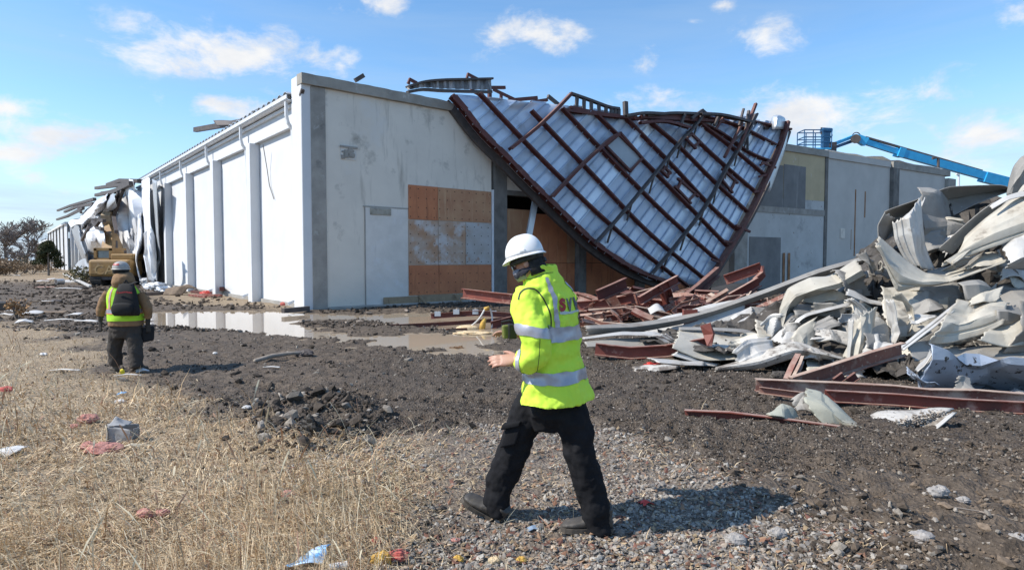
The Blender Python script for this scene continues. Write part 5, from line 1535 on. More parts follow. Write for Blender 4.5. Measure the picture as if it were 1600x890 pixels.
S += [
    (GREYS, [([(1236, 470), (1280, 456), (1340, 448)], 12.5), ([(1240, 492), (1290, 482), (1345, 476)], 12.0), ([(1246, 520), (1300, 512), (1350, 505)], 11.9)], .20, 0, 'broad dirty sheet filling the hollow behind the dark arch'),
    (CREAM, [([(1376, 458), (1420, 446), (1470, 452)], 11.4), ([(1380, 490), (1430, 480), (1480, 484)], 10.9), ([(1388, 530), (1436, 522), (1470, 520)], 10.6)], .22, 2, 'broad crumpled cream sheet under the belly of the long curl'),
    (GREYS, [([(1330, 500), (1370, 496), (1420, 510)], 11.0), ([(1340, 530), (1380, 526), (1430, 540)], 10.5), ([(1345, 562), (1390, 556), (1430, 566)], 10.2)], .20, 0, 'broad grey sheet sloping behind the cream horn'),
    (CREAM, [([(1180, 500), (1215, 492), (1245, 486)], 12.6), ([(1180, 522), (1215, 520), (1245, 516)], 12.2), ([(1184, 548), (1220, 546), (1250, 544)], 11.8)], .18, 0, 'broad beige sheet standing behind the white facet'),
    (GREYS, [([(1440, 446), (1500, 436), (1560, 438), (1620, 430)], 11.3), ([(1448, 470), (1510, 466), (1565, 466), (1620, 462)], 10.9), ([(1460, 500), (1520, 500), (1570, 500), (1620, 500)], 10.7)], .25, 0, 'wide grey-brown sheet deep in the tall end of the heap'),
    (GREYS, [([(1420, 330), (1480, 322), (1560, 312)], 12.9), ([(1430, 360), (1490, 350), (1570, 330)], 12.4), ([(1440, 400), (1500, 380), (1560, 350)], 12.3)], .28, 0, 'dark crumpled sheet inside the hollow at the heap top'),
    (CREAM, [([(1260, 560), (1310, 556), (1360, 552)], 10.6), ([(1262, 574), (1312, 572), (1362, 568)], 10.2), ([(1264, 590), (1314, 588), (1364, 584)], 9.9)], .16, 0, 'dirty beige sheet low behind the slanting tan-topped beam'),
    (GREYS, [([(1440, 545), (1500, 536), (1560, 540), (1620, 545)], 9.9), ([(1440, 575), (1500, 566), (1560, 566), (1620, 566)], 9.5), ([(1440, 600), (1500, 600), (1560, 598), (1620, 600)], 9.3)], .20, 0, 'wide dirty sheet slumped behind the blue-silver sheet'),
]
for i, (m_m, rails, cr, ribs, lab) in enumerate(S):
    rl = [R3(p, y) for p, y in rails]
    big = max((rl[0][0] - rl[0][-1]).length, (rl[0][0] - rl[-1][-1]).length)
    nv = max(10 + 3 * len(rails), ribs * 7 + 1)
    o = obj('crumpled_sheet', sheet(rl, 56 if big > 1.5 else 26, nv + 6, cr * 2.2, 500 + i, ribs, .025, .06, 13, False, True), m_m, smooth=True, sharp=9, solid=.014)
    tag(o, lab, 'crumpled sheet')

# the heap goes on past the picture edge
re_ = random.Random(31)
for i in range(26):
    px = re_.uniform(1660, 2040); f = re_.uniform(.08, .95)
    top_ = np.interp(px, [s_[0] for s_ in sil], [s_[1] for s_ in sil]); bot_ = np.interp(px, [s_[0] for s_ in front], [s_[1] for s_ in front])
    c = P(px, mid(top_, bot_, f), mid(12.3, 8.9, f)); L_ = re_.uniform(1.2, 2.6); w = re_.uniform(.5, 1.1); a = re_.uniform(-.5, .6)
    dx = Vector((math.cos(a), re_.uniform(-.2, .3), math.sin(a) * .7)) * L_ / 2; dy = Vector((-math.sin(a) * .5, re_.uniform(-.5, .1), .9)) * w / 2
    rl = [[c - dx - dy, c - dy + Vector((0, -.15, .1)), c + dx - dy], [c - dx + Vector((0, -.2, 0)), c + Vector((0, -.3, .1)), c + dx], [c - dx + dy, c + dy * 1.2, c + dx + dy]]
    o = obj('crumpled_sheet', sheet(rl, 36, 18, .3, 900 + i, re_.choice([0, 0, 2]), .025, .06, 12, False, True), re_.choice([CREAM, PALE, GREYS, CREAM]), smooth=True, sharp=9, solid=.014)
    tag(o, 'crumpled roofing sheet on the end of the heap past the tall grey spire', 'crumpled sheet', 'sheets on the end of the heap')

# small torn scraps wedged through the heap
rs_ = random.Random(12)
fill = [CREAM, PALE, GREYS, GREYS, CREAM, MUDDY]
for i in range(70):
    t = rs_.random(); px = 1150 + 450 * t ** .8
    top_ = np.interp(px, [s_[0] for s_ in sil], [s_[1] for s_ in sil]); bot_ = np.interp(px, [s_[0] for s_ in front], [s_[1] for s_ in front])
    f = rs_.uniform(.05, .97)
    py = mid(top_, bot_, f)
    Y = mid(12.6, 9.9, f) - rs_.random() * .35
    c = P(px, py, Y); L_ = rs_.uniform(.25, .8); w = rs_.uniform(.12, .4)
    a = rs_.uniform(-.6, .9); dx = Vector((math.cos(a), rs_.uniform(-.3, .3), math.sin(a) * .8)) * L_ / 2
    dy = Vector((-math.sin(a) * .6, rs_.uniform(-.5, .3), math.cos(a))) * w / 2
    rl = [[c - dx - dy, c - dy + Vector((0, -.06, .05)), c + dx - dy], [c - dx + dy, c + dy * 1.3 + Vector((0, .08, .0)), c + dx + dy]]
    o = obj('scrap_sheet', sheet(rl, 14, 10, .24, 700 + i, rs_.choice([0, 0, 2]), .02, .12, 9), rs_.choice(fill), smooth=True, sharp=9, solid=.012)
    zn = 'near the crest' if f < .33 else 'halfway up' if f < .68 else 'at the foot'
    tn = {'cream_sheet_metal': 'cream', 'pale_sheet_metal': 'white', 'dirty_and_shaded_grey_sheet': 'dirty grey', 'mud_spattered_sheet': 'mud-spattered'}[o.data.materials[0].name]
    zn = {'near the crest': 'near the crest of', 'halfway up': 'halfway up', 'at the foot': 'at the foot of'}[zn]
    sd_ = 'low shoulder' if px < 1290 else 'middle' if px < 1450 else 'tall end'
    lb = 'small torn ' + tn + ' scrap ' + zn + " the heap's " + sd_
    tag(o, lb, 'scrap sheet', lb.replace('scrap ', 'scraps '))


# ------------------------------------------------------------------ red steel
def member(pts, k, lab, m_m=RUSTB, prof=CEE, up=(0, 0, 1), group=None, name='steel_purlin', flip=False, bend=None):
    pr = scaled(prof, k)
    if flip:
        pr = [(-a, b) for a, b in pr][::-1]
    o = obj(name, MB().sweep(pr, pts, up), m_m)
    return tag(o, lab, 'steel beam', group)


DUSTY = mat('dust_covered_red_steel', (.27, .125, .09), (.16, .062, .047), 1.6, .75, stain=[((.42, .33, .27), 2.2, .50, .66), ((.07, .04, .03), 3, .66, .78)], speck=((.45, .37, .31), 14, .60, .70), bump=.3, bscale=25, dust=((.46, .35, .27), 3))
IB = [(-.09, -.13), (.09, -.13), (.09, -.115), (.008, -.115), (.008, .115), (.09, .115), (.09, .13), (-.09, .13), (-.09, .115), (-.008, .115), (-.008, -.115), (-.09, -.115)]
member(R3([(1181, 601), (1300, 606), (1395, 611), (1450, 617), (1520, 618), (1625, 626)], [7.9, 7.5]), .62, 'long dusty I-beam lying level across the front of the heap', DUSTY, IB, name='steel_beam')
member(R3([(1290, 618), (1400, 624), (1500, 632), (1625, 638)], [7.35, 7.05]), .72, 'second red beam lying just below the long dusty one', RUSTB, CEE, name='steel_beam')
member(R3([(1186, 609), (1240, 616), (1300, 622)], [7.6, 7.4]), .42, 'pale dusty flange end under the long I-beam', DUSTY, CEE, name='steel_beam')
bm = member(R3([(1236, 600), (1300, 580), (1360, 560), (1412, 545)], [8.6, 9.4]), 1.05, 'tan-topped red beam slanting up into the heap', DUSTY, CEE, name='steel_beam')
member(R3([(1230, 598), (1240, 575), (1248, 560)], [8.9, 9.3]), .9, 'short red post leaning under the mud-caked sheet', RUSTB, CEE)
member(R3([(1240, 592), (1250, 572), (1254, 560)], [8.8, 9.2]), .5, 'dusty brace beside the short leaning post', DUSTY, CEE)
for x in (1305, 1325):
    member(R3([(x, 596), (x + 14, 586)], 8.6), .55, 'small red cleat standing behind the long I-beam, ' + ('left one' if x == 1305 else 'right one'), RUST, CEE, name='steel_cleat')
member(R3([(1070, 650), (1140, 653), (1220, 663), (1312, 676)], [6.9, 6.35]), .75, 'bright red channel half sunk in the mud in front of the heap', RUSTB, CEE)
member(R3([(930, 545), (985, 551), (1040, 548), (1108, 536)], [11.6, 11.3]), 1.15, 'red channel bent along the front of the flat white sheet', RUSTB, CEE)
member(R3([(1108, 540), (1108, 522), (1102, 506)], [11.25, 11.3]), .95, 'upright bent end of red channel beside the cream tray', RUSTB, CEE)
member(R3([(1078, 512), (1078, 483)], 13.3), 1.5, 'broad red plate standing behind the long rail', RUSTB, CEE)
member(R3([(1133, 437), (1165, 426), (1190, 417)], [18.5, 18.2]), 1.5, 'bright red channel poking up beyond the heap', RUSTB, CEE)
member(R3([(1188, 418), (1192, 428), (1180, 440)], [18.2, 18.0]), 1.1, 'torn hooked end below the bright red channel', RUSTB, CEE)
member(R3([(1140, 466), (1165, 452), (1186, 440)], [17.6, 17.8]), 1.35, 'red channel leaning behind the long rail near the hooked end', RUSTB, CEE)
member(R3([(1062, 474), (1090, 452), (1122, 424)], [19.5, 21.5]), 1.7, 'long dark red channel propped against the slumped roof', RUST, CEE)
# by and in the puddle, left of the worker
member(R3([(722, 458), (770, 464), (830, 470)], [21.5, 20.2]), 1.7, 'dusty red channel raised over the puddle bank', RUSTB, CEE)
br_ = member(R3([(673, 494), (712, 491), (745, 489), (790, 492), (840, 500)], [18.9, 18.2]), .8, 'bent red purlin with bolted clips lying along the puddle', RUST, CEE)
for (x, y) in ((684, 490), (713, 487), (743, 487), (771, 489)):
    p = P(x, y, 18.6)
    c_ = obj('clip', MB().obox(p, (.09, 0, 0), (0, .05, 0), (0, 0, .07)), GALV, None)
    c_.parent = br_; c_.location = ORG[c_.name] - ORG[br_.name]; ORG[c_.name] = ORG[br_.name]
member(R3([(610, 510), (690, 506), (760, 501), (830, 494)], [17.2, 17.6]), .55, 'long thin rusty bar lying in the shallow water', RUST, CEE)
member(R3([(697, 516), (730, 515)], 16.6), .5, 'short rusty bar end in the muddy water', RUST, CEE)
member(R3([(679, 520), (712, 518)], 16.2), .35, 'thin dark bar scrap at the edge of the muddy water', DARKSTEEL, CEE)
member(R3([(768, 508), (800, 500), (840, 492)], [16.9, 17.3]), 1.1, 'dark red channel slanting out of the water behind the worker', RUST, CEE)
# red tangle in front of the slumped roof: short purlins
rh = random.Random(22)
spots = 0
for i in range(190):
    u = rh.random()
    px = 905 + 262 * u
    crest = np.interp(px, [880, 930, 985, 1040, 1090, 1150, 1200], [474, 464, 456, 458, 463, 468, 466])
    foot = np.interp(px, [880, 950, 1020, 1080, 1200], [508, 502, 490, 480, 470])
    f = rh.random()
    py = mid(crest, foot, f); Y = mid(21.5, 16.0, f) + rh.uniform(-.4, .4)
    c = P(px, py, Y)
    L_ = rh.choice([.5, .8, 1.2, 1.6, 2.2]) * rh.uniform(.8, 1.2)
    az = rh.uniform(-.9, .9) if rh.random() < .6 else rh.uniform(0, 3.14)
    steep = rh.random() < (.2 if px < 1040 else .06)
    el = rh.uniform(.5, 1.3) if steep else rh.uniform(-.25, .45)
    d_ = Vector((math.cos(az) * math.cos(el), math.sin(az) * math.cos(el), math.sin(el)))
    bnd = Vector((rh.uniform(-1, 1), rh.uniform(-1, 1), rh.uniform(-1, 1))) * .12 * L_
    pts = [c - d_ * L_ / 2, c + bnd, c + d_ * L_ / 2]
    zt = max(P(px, crest - 8, Y).z, .25)
    if max(p.z for p in pts) - min(p.z for p in pts) > zt + .1:
        steep = False; d_ = Vector((math.cos(az), math.sin(az) * .7, .12)).normalized(); pts = [c - d_ * L_ / 2, c + bnd * .5, c + d_ * L_ / 2]
    over = max(p.z for p in pts) - zt
    if over > 0:
        pts = [p - Vector((0, 0, over)) for p in pts]
    lowest = min(p.z for p in pts)
    if lowest < -.22:
        pts = [p + Vector((0, 0, -.22 - lowest)) for p in pts]
    m_m = rh.choice([RUSTB, RUST, DUSTY, DUSTY, DUSTY])
    lb = ('steep ' if steep else 'flat-lying ') + ('long ' if L_ > 1.3 else 'short ') + {RUSTB.name: 'bright red', RUST.name: 'dark red', DUSTY.name: 'dust-coated red'}[m_m.name] + ' purlin piece tangled '
    lb += ('high in' if f < .4 else 'low in') + ' the heap under the slumped roof'
    member(pts, rh.choice([.5, .65, .8, 1.0]), lb, m_m, rh.choice([CEE, ZEE, CEE]), Vector((rh.uniform(-1, 1), rh.uniform(-1, 1), rh.uniform(.2, 1))), lb.replace(' piece', ' pieces'))
for i, (pts, k, lab) in enumerate([([(900, 478), (950, 474), (990, 466)], 1.3, 'longer red purlin lying level on the near side of the tangle'), ([(905, 492), (950, 494), (1000, 484)], 1.3, 'pale-topped red purlin along the foot of the tangle'), ([(898, 500), (935, 500), (980, 494)], 1.0, 'lowest red purlin at the foot of the tangle'),
                                   ([(952, 462), (962, 478), (966, 490)], 1.5, 'bent red purlin hooked over the tangle like a staple'), ([(1036, 444), (1042, 462), (1046, 478)], 1.7, 'red purlin standing upright in the middle of the tangle'), ([(935, 462), (958, 452), (980, 442)], 1.6, 'rust brown purlin arching up on the left of the tangle'),
                                   ([(1000, 470), (1030, 452), (1060, 436)], 1.2, 'slender red purlin slanting up through the tangle')]):
    member(R3(pts, [17.6 - .2 * i, 17.0]), k, lab, [RUSTB, DUSTY, RUSTB, DUSTY, RUSTB, RUST, RUSTB][i], CEE)
o = obj('scrap_sheet', sheet([R3([(1012, 482), (1026, 474), (1036, 480)], 15.8), R3([(1016, 490), (1030, 486), (1040, 488)], 15.5)], 10, 8, .05, 881), PALE, smooth=True, sharp=22, solid=.01)
tag(o, 'pinkish white plate lying on the front of the red tangle', 'scrap sheet')
# black membrane between tangle and block wall
o = obj('black_membrane', sheet([R3([(1112, 452), (1140, 446), (1165, 446)], 20.5), R3([(1108, 468), (1140, 466), (1170, 466)], 18.5)], 12, 8, .25, 882), BLACK, smooth=True, solid=.02)
tag(o, 'black crumpled membrane lying between the red tangle and the block wall', 'membrane')
# ------------------------------------------------------------------ people
HIVIS = mat('hi_vis_yellow_fabric', (.63, .88, .085), (.55, .82, .06), 5, .75, bump=.25, bscale=60, stain=((.30, .50, .03), 4.5, .68, .80), speck=((.035, .05, .02), 16, .745, .765), spec=.3, bdist=.004)
REFL = mat('silver_reflective_tape', (.42, .42, .46), (.36, .36, .40), 20, .35, metal=.3)
PIPING = mat('black_piping', (.012, .012, .013), None, 1, .7)
TROUS = mat('black_work_trousers', (.011, .011, .0125), (.017, .017, .019), 12, .85, bump=.3, bscale=70, stain=((.022, .021, .02), 5, .66, .80), spec=.12, bdist=.004)
BOOTM = mat('dusty_black_boot_leather', (.04, .036, .032), (.075, .066, .056), 12, .6, bump=.4, bscale=60, stain=((.13, .11, .085), 14, .58, .72), bdist=.004)
SOLE = mat('boot_sole_rubber', (.05, .043, .036), (.10, .085, .068), 14, .9)
SKIN = mat('skin', (.47, .26, .18), (.41, .21, .145), 14, .5, bump=.15, bscale=80, bdist=.002)
HATW = mat('white_hard_hat_plastic', (.82, .82, .81), (.78, .78, .77), 5, .28, speck=((.5, .48, .45), 30, .72, .76))
NAVY = mat('navy_knit', (.012, .013, .022), (.022, .024, .036), 20, .95, bump=.8, bscale=120, bdist=.004)
KNIT = mat('black_knit', (.012, .0115, .011), (.03, .028, .026), 30, .95, bump=.8, bscale=140, bdist=.004)
GAIT = mat('grey_printed_gaiter', (.16, .165, .20), (.30, .30, .34), 30, .9, bump=.4, bscale=90, bdist=.003)
BROWN = mat('brown_duck_canvas', (.27, .165, .085), (.215, .125, .062), 8, .9, bump=.4, bscale=40, stain=((.11, .062, .03), 4, .62, .78), bdist=.006)
DKTR = mat('dark_brown_trousers', (.052, .043, .036), (.038, .032, .027), 8, .9, bump=.3, bscale=40, bdist=.006)
PACK = mat('black_backpack_nylon', (.007, .007, .008), (.011, .011, .012), 10, .85, bump=.25, bscale=60, bdist=.004)
REDP = mat('red_print', (.36, .03, .035), None, 1, .5)
ORNG = mat('orange_trim_tape', (.75, .24, .06), None, 1, .55)
SLATE = mat('dark_slate_print', (.075, .08, .11), None, 1, .6)
LENS = mat('pale_mask_fabric', (.50, .54, .60), (.40, .44, .50), 20, .6)


def ringpts(c, side, front, a, bf, bb, n=28, p=2.3):
    out = []
    for k in range(n):
        t = 2 * math.pi * k / n
        cs, sn = math.cos(t), math.sin(t)
        x = math.copysign(abs(cs) ** (2 / p), cs) * a
        y = math.copysign(abs(sn) ** (2 / p), sn) * (bf if sn > 0 else bb)
        out.append(c + side * x + front * y)
    return out


def limb(cs, rs, n=16, fold=.0, seed=0, side=None, flat=1.0):
    """tapering limb along centres with radii; fold = cloth ripple"""
    r = random.Random(seed)
    m = 26
    c = catmull(cs, m); rad = np.interp(np.linspace(0, len(rs) - 1, m), range(len(rs)), rs)
    mb = MB(); rings = []
    ph = [r.uniform(0, 6.28) for _ in range(6)]
    for i in range(m):
        t = Vector(c[min(i + 1, m - 1)] - c[max(i - 1, 0)]).normalized()
        s = t.cross(Vector((0, 1, .15))); s.normalize(); u = s.cross(t).normalized()
        row = []
        for k in range(n):
            a = 2 * math.pi * k / n
            f = 1 + fold * (math.sin(i * 1.15 + 2 * math.sin(a + ph[0]) + ph[1]) * .6 + math.sin(i * .55 - 1.5 * math.cos(a + ph[2]) + ph[3]) * .7 + .4 * math.sin(3 * a + ph[4] + i * .3))
            row.append(Vector(c[i]) + (s * math.cos(a) + u * math.sin(a) * flat) * rad[i] * f)
        rings.append(row)
    return mb.loft(rings)


def ball(mb, c, ax, ay, az, nu=14, nv=10):
    c = Vector(c); rings = []
    for i in range(1, nv):
        t = math.pi * i / nv
        rings.append([c + Vector(ax) * math.sin(t) * math.cos(2 * math.pi * k / nu) + Vector(ay) * math.sin(t) * math.sin(2 * math.pi * k / nu) - Vector(az) * math.cos(t) for k in range(nu)])
    return mb.loft(rings)


def merge(*mbs):
    m = MB()
    for b in mbs:
        m.add(b.v, b.f)
    return m


def remesh(o, vox, smooth=2, disp=0.0, size=.08, seed=0):
    md = o.modifiers.new('remesh', 'REMESH'); md.mode = 'VOXEL'; md.voxel_size = vox; md.use_smooth_shade = True
    if smooth:
        sm = o.modifiers.new('smooth', 'SMOOTH'); sm.factor = .5; sm.iterations = smooth
    if disp:
        tx = bpy.data.textures.new('cloth_folds', 'CLOUDS'); tx.noise_scale = size; tx.noise_depth = 2; tx.noise_type = 'SOFT_NOISE'
        d = o.modifiers.new('folds', 'DISPLACE'); d.texture = tx; d.strength = disp; d.mid_level = .5; d.texture_coords = 'LOCAL'
    return o


def wrap(o, target, off=.005):
    md = o.modifiers.new('lie_on_cloth', 'SHRINKWRAP'); md.target = target; md.wrap_method = 'NEAREST_SURFACEPOINT'; md.wrap_mode = 'ABOVE_SURFACE'; md.offset = off
    return o


def hand(mb, wrist, fdir, pdir, L_=.185, curl=.6, spread=.12, seed=0, thumb_side=1):
    """palm and five fingers: fdir = where the fingers point, pdir = palm normal (fingers curl that way)"""
    r = random.Random(seed)
    f = Vector(fdir).normalized(); p = Vector(pdir); p = (p - f * p.dot(f)).normalized(); s = f.cross(p) * thumb_side   # s towards the thumb
    pl = L_ * .50
    rings = []
    for t, w, h in ((-.12, .026, .022), (0, .028, .021), (.3, .036, .019), (.7, .041, .016), (1.0, .039, .013)):
        rings.append(ringpts(Vector(wrist) + f * pl * t, s, p, w, h, h, 14, 2.6))
    mb.loft(rings)
    for k, (off, ln, rad) in enumerate(((.029, .078, .0092), (.010, .088, .0096), (-.010, .081, .0090), (-.028, .064, .0080))):
        q = Vector(wrist) + f * pl * .96 + s * off
        d = (f + s * (off * spread * 18)).normalized(); a = curl * (.55 + .15 * k + r.uniform(-.1, .1)); pts = [q - f * .012]
        rs = [rad * 1.1]
        for j, fr in enumerate((.44, .31, .25)):
            q = q + d * ln * fr; pts.append(q.copy()); rs.append(rad * (1.0, .93, .75)[j])
            d = (d * math.cos(a) + p * math.sin(a)).normalized()
        mb.tube(pts, rs, 9)
        ball(mb, pts[-1], f * rs[-1], s * rs[-1], p * rs[-1], 8, 6)
    q = Vector(wrist) + f * pl * .22 + s * .028; d = (f * .62 + s * .70 + p * .35).normalized(); pts = [q - d * .01]; rs = [.014]
    for fr, rad in ((.034, .012), (.030, .0105), (.022, .008)):
        q = q + d * fr; pts.append(q.copy()); rs.append(rad); d = (d * .9 + f * .35 + p * .12).normalized()
    mb.tube(pts, rs, 9); ball(mb, pts[-1], f * .008, s * .008, p * .008, 8, 6)
    return mb


def head_mesh(c, f, up, k=1.0):
    """head with face: c centre, f where it looks, up its crown direction"""
    f = Vector(f).normalized(); up = Vector(up); up = (up - f * up.dot(f)).normalized(); s = up.cross(f)
    mb = MB(); rings = []
    for t, hw, fr, bk in ((-1.0, .030, .050, .020), (-.92, .045, .078, .045), (-.75, .058, .088, .062), (-.5, .066, .088, .078), (-.2, .071, .089, .090), (.1, .074, .090, .098), (.4, .074, .088, .098), (.7, .062, .072, .082), (.9, .040, .045, .052), (1.0, .015, .016, .018)):
        rings.append(ringpts(c + up * (t * .118 * k), s, f, hw * k, fr * k, bk * k, 24, 2.2))
    mb.loft(rings)
    nose = [c + up * .012 * k + f * .086 * k, c - up * .012 * k + f * .103 * k, c - up * .032 * k + f * .108 * k, c - up * .042 * k + f * .088 * k]
    mb.tube(nose, [.007, .010, .013, .008], 8)
    for sg in (-1, 1):
        ball(mb, c + s * sg * .076 * k - up * .005, f * .018, s * .010, up * .030, 10, 8)         # ears
        ball(mb, c + s * sg * .034 * k + f * .082 * k + up * .022 * k, s * .020, f * .010, up * .008, 10, 6)   # brows
    ball(mb, c + f * .088 * k - up * .062 * k, s * .024, f * .010, up * .007, 10, 6)       # lips
    ball(mb, c + f * .082 * k - up * .092 * k, s * .022, f * .014, up * .014, 10, 6)       # chin
    return mb, s, up


def boot(heel, toe_dir, L_, parent, m_, up=(0, 0, 1), h=.15):
    f = Vector(toe_dir).normalized(); up = Vector(up); up = (up - f * up.dot(f)).normalized(); s = f.cross(up)
    heel = Vector(heel); mb = MB(); rings = []
    for t, w, top in ((.0, .030, .075), (.04, .040, .105), (.15, .044, .135), (.32, .044, .135), (.45, .045, .105), (.60, .050, .078), (.78, .053, .064), (.92, .044, .054), (1.0, .022, .034)):
        c = heel + f * L_ * t
        n = 18; row = []
        for k in range(n):
            a = 2 * math.pi * k / n
            x = math.copysign(abs(math.cos(a)) ** .8, math.cos(a)) * w
            z = .022 + (top - .022) * (.5 + .5 * math.copysign(abs(math.sin(a)) ** .75, math.sin(a)))
            row.append(c + s * x + up * z)
        rings.append(row)
    mb.loft(rings)
    mb.tube([heel + f * L_ * .2 + up * .08, heel + f * L_ * .16 + up * h], [.052, .055], 16)
    bo = obj('boot', mb, m_, parent, smooth=True); remesh(bo, .008, 3)
    so = MB(); rings = []
    for t, w in ((-.01, .030), (.04, .044), (.15, .047), (.40, .042), (.60, .052), (.80, .055), (.94, .045), (1.02, .020)):
        c = heel + f * L_ * t
        lift = .012 if .3 < t < .5 else 0
        rings.append([c + s * w + up * lift, c + s * w + up * .028, c - s * w + up * .028, c - s * w + up * lift])
    so.loft(rings); obj('sole', so, SOLE, bo)
    lace = MB()
    for k in range(4):
        c = heel + f * L_ * (.50 - .06 * k) + up * (.098 + .018 * k)
        lace.tube([c + s * .026, c + f * .004 + up * .004, c - s * .026], .004, 5)
    obj('laces', lace, SOLE, bo)
    return bo


# ---- near worker, walking to the left with the head bent down
wY = 3.62
wf = Vector((-.83, .56, 0)).normalized(); wl_ = Vector((-wf.y, wf.x, 0))    # front, his left
hc = P(824, 410, 3.58)
hf = Vector((-.93, .22, -.34)).normalized(); hup = Vector((-.30, .10, 1)).normalized()
HK = .86
hm, hs, hup = head_mesh(hc, hf, hup, HK)
neck = limb([hc - hup * .04 - hf * .02, P(846, 436, 3.60), P(855, 462, 3.62)], [.062, .062, .075], 16)
body = merge(hm, neck)
tc_ = [P(x, y, 3.62) for x, y in ((868, 640), (866, 606), (864, 560), (862, 510), (858, 470), (853, 446))]
body.loft([ringpts(c, wl_, wf, a, b, b * .9, 22) for c, a, b in zip(tc_, (.12, .125, .12, .13, .12, .08), (.08, .085, .085, .09, .08, .06))])
shL = P(842, 460, 3.62) + wl_ * .160 + Vector((.02, 0, .0)); shR = P(856, 462, 3.62) - wl_ * .185
elL = P(840, 548, 3.40); wrL = P(809, 561, 3.45)
elR = P(856, 545, 3.86); wrR = P(812, 522, 3.90)
body = merge(body, limb([shL, elL], [.034, .036], 14), limb([elL, wrL], [.042, .028], 14), limb([shR, elR], [.034, .036], 14), limb([elR, wrR], [.042, .028], 14))
legR = [(845, 618, 3.70), (823, 645, 3.71), (805, 698, 3.72), (787, 740, 3.73), (778, 770, 3.735), (776, 800, 3.74)]
legL = [(886, 618, 3.58), (891, 645, 3.56), (905, 698, 3.55), (916, 740, 3.55), (924, 769, 3.55), (930, 800, 3.55), (935, 832, 3.55)]
LR = [P(*q) for q in legR]; LLg = [P(*q) for q in legL]
body = merge(body, limb(LR, [.06, .062, .052, .05, .045, .036], 14), limb(LLg, [.06, .062, .052, .05, .045, .04, .036], 14))
ball(body, LR[-1], (.045, 0, 0), (0, .04, 0), (0, 0, .04)); ball(body, LLg[-1], (.045, 0, 0), (0, .04, 0), (0, 0, .04))
hand(body, wrL, (-1, .12, -.10), (.10, .75, -.65), .185, .34, .10, 3, -1)
hand(body, wrR, (-.95, .2, .08), (0, -.25, -1), .185, .75, .05, 4, 1)
W1 = obj('person', body, SKIN, None, smooth=True)
remesh(W1, .0052, 1)
tag(W1, 'worker striding past in a white hard hat, bright yellow reflective jacket and black trousers', 'person')
# eyes
for sg in (-1, 1):
    e = MB(); ball(e, hc + hs * sg * .032 + hf * .083 + hup * .006, hs * .013, hf * .009, hup * .009, 10, 8)
    ey = obj('eye', e, mat('eye_white', (.75, .73, .70)), W1, smooth=True)
    i_ = MB(); ball(i_, hc + hs * sg * .032 + hf * .0905 + hup * .006, hs * .005, hf * .003, hup * .005, 8, 6); obj('iris', i_, PIPING, ey)

# trousers
TL = limb([LR[0] + Vector((0, 0, .05))] + LR, [.082, .095, .112, .093, .092, .088, .078], 20, .045, 5)
TR = limb([LLg[0] + Vector((0, 0, .05))] + LLg, [.080, .092, .108, .092, .092, .09, .086, .080], 20, .045, 6)
hipc = P(866, 612, 3.63)
hipm = MB().loft([ringpts(P(866, 590, 3.63), wl_, wf, .13, .10, .105, 22), ringpts(hipc, wl_, wf, .145, .115, .12, 22), ringpts(P(865, 645, 3.63), wl_, wf, .165, .13, .13, 22), ringpts(P(862, 668, 3.64), wl_, wf, .11, .09, .09, 22)])
tr1 = obj('trousers', merge(TL, TR, hipm), TROUS, W1, smooth=True); remesh(tr1, .009, 2, .034, .07)
pk = MB(); pc_ = P(803, 676, 3.60)
for (c, sx, sz_) in ((P(800, 678, 3.635), .052, .062),):
    pk.obox(c, Vector((.050, -.010, .012)), Vector((.006, .026, .0)), Vector((.022, .006, .068)))
pko = obj('cargo_pocket', pk, TROUS, tr1, smooth=True); bevel(pko, .015, 3)
pk = MB().obox(P(799, 663, 3.63), Vector((.056, -.012, .014)), Vector((.006, .030, 0)), Vector((.006, .002, .016)))
bevel(obj('pocket_flap', pk, TROUS, tr1, smooth=True), .008, 2)
pk = MB().obox(P(921, 700, 3.60), Vector((.022, -.008, 0)), Vector((.01, .05, 0)), Vector((-.018, 0, .07)))
bevel(obj('cargo_pocket', pk, TROUS, tr1, smooth=True), .014, 3)
boot(P(783, 819, 3.735), P(724, 779, 3.775) - P(783, 819, 3.735), .285, W1, BOOTM, up=(-.62, 0, .78), h=.14)
hp_ = P(957, 843, 3.55); hp_.z = gz(hp_.x, hp_.y) + .004
bL = P(880, 843, 3.56); bL.z = hp_.z
boot(hp_, bL - hp_, .30, W1, BOOTM, h=.15)

# jacket
TJ = [(868, 623, 3.62), (866, 585, 3.62), (864, 555, 3.62), (862, 520, 3.62), (860, 488, 3.62), (857, 462, 3.62), (851, 441, 3.61), (846, 424, 3.605)]
TA = [.256, .220, .200, .198, .196, .178, .130, .098]
TB = [.175, .152, .146, .142, .136, .122, .108, .094]
TBk = [.205, .165, .144, .142, .140, .128, .108, .094]
lean = [.0, .0, .0, .0, .0, .0, .0, .0]


def torso(t, a, off=0.0, fold=True):
    """t 0 hem .. 7 collar, a angle (0 = his left, 90 = front, 270 = back)"""
    c = np.array([np.interp(t, range(8), [q[k] for q in TJ]) for k in range(3)])
    A_, B_, K_ = (float(np.interp(t, range(8), v)) + off for v in (TA, TB, TBk))
    cs, sn = math.cos(a), math.sin(a); p = 2.35
    f = 1.0
    if fold:
        f += .016 * math.sin(5 * a + t * 2.3) * (1.2 if t < 3 else .5) + .012 * math.sin(t * 6.1 + 2 * math.cos(a * 2)) + .010 * math.sin(t * 11 + 3 * a)
    x = math.copysign(abs(cs) ** (2 / p), cs) * A_ * f; y = math.copysign(abs(sn) ** (2 / p), sn) * (B_ if sn > 0 else K_) * f
    return P(c[0], c[1], c[2]) + wl_ * x + wf * y


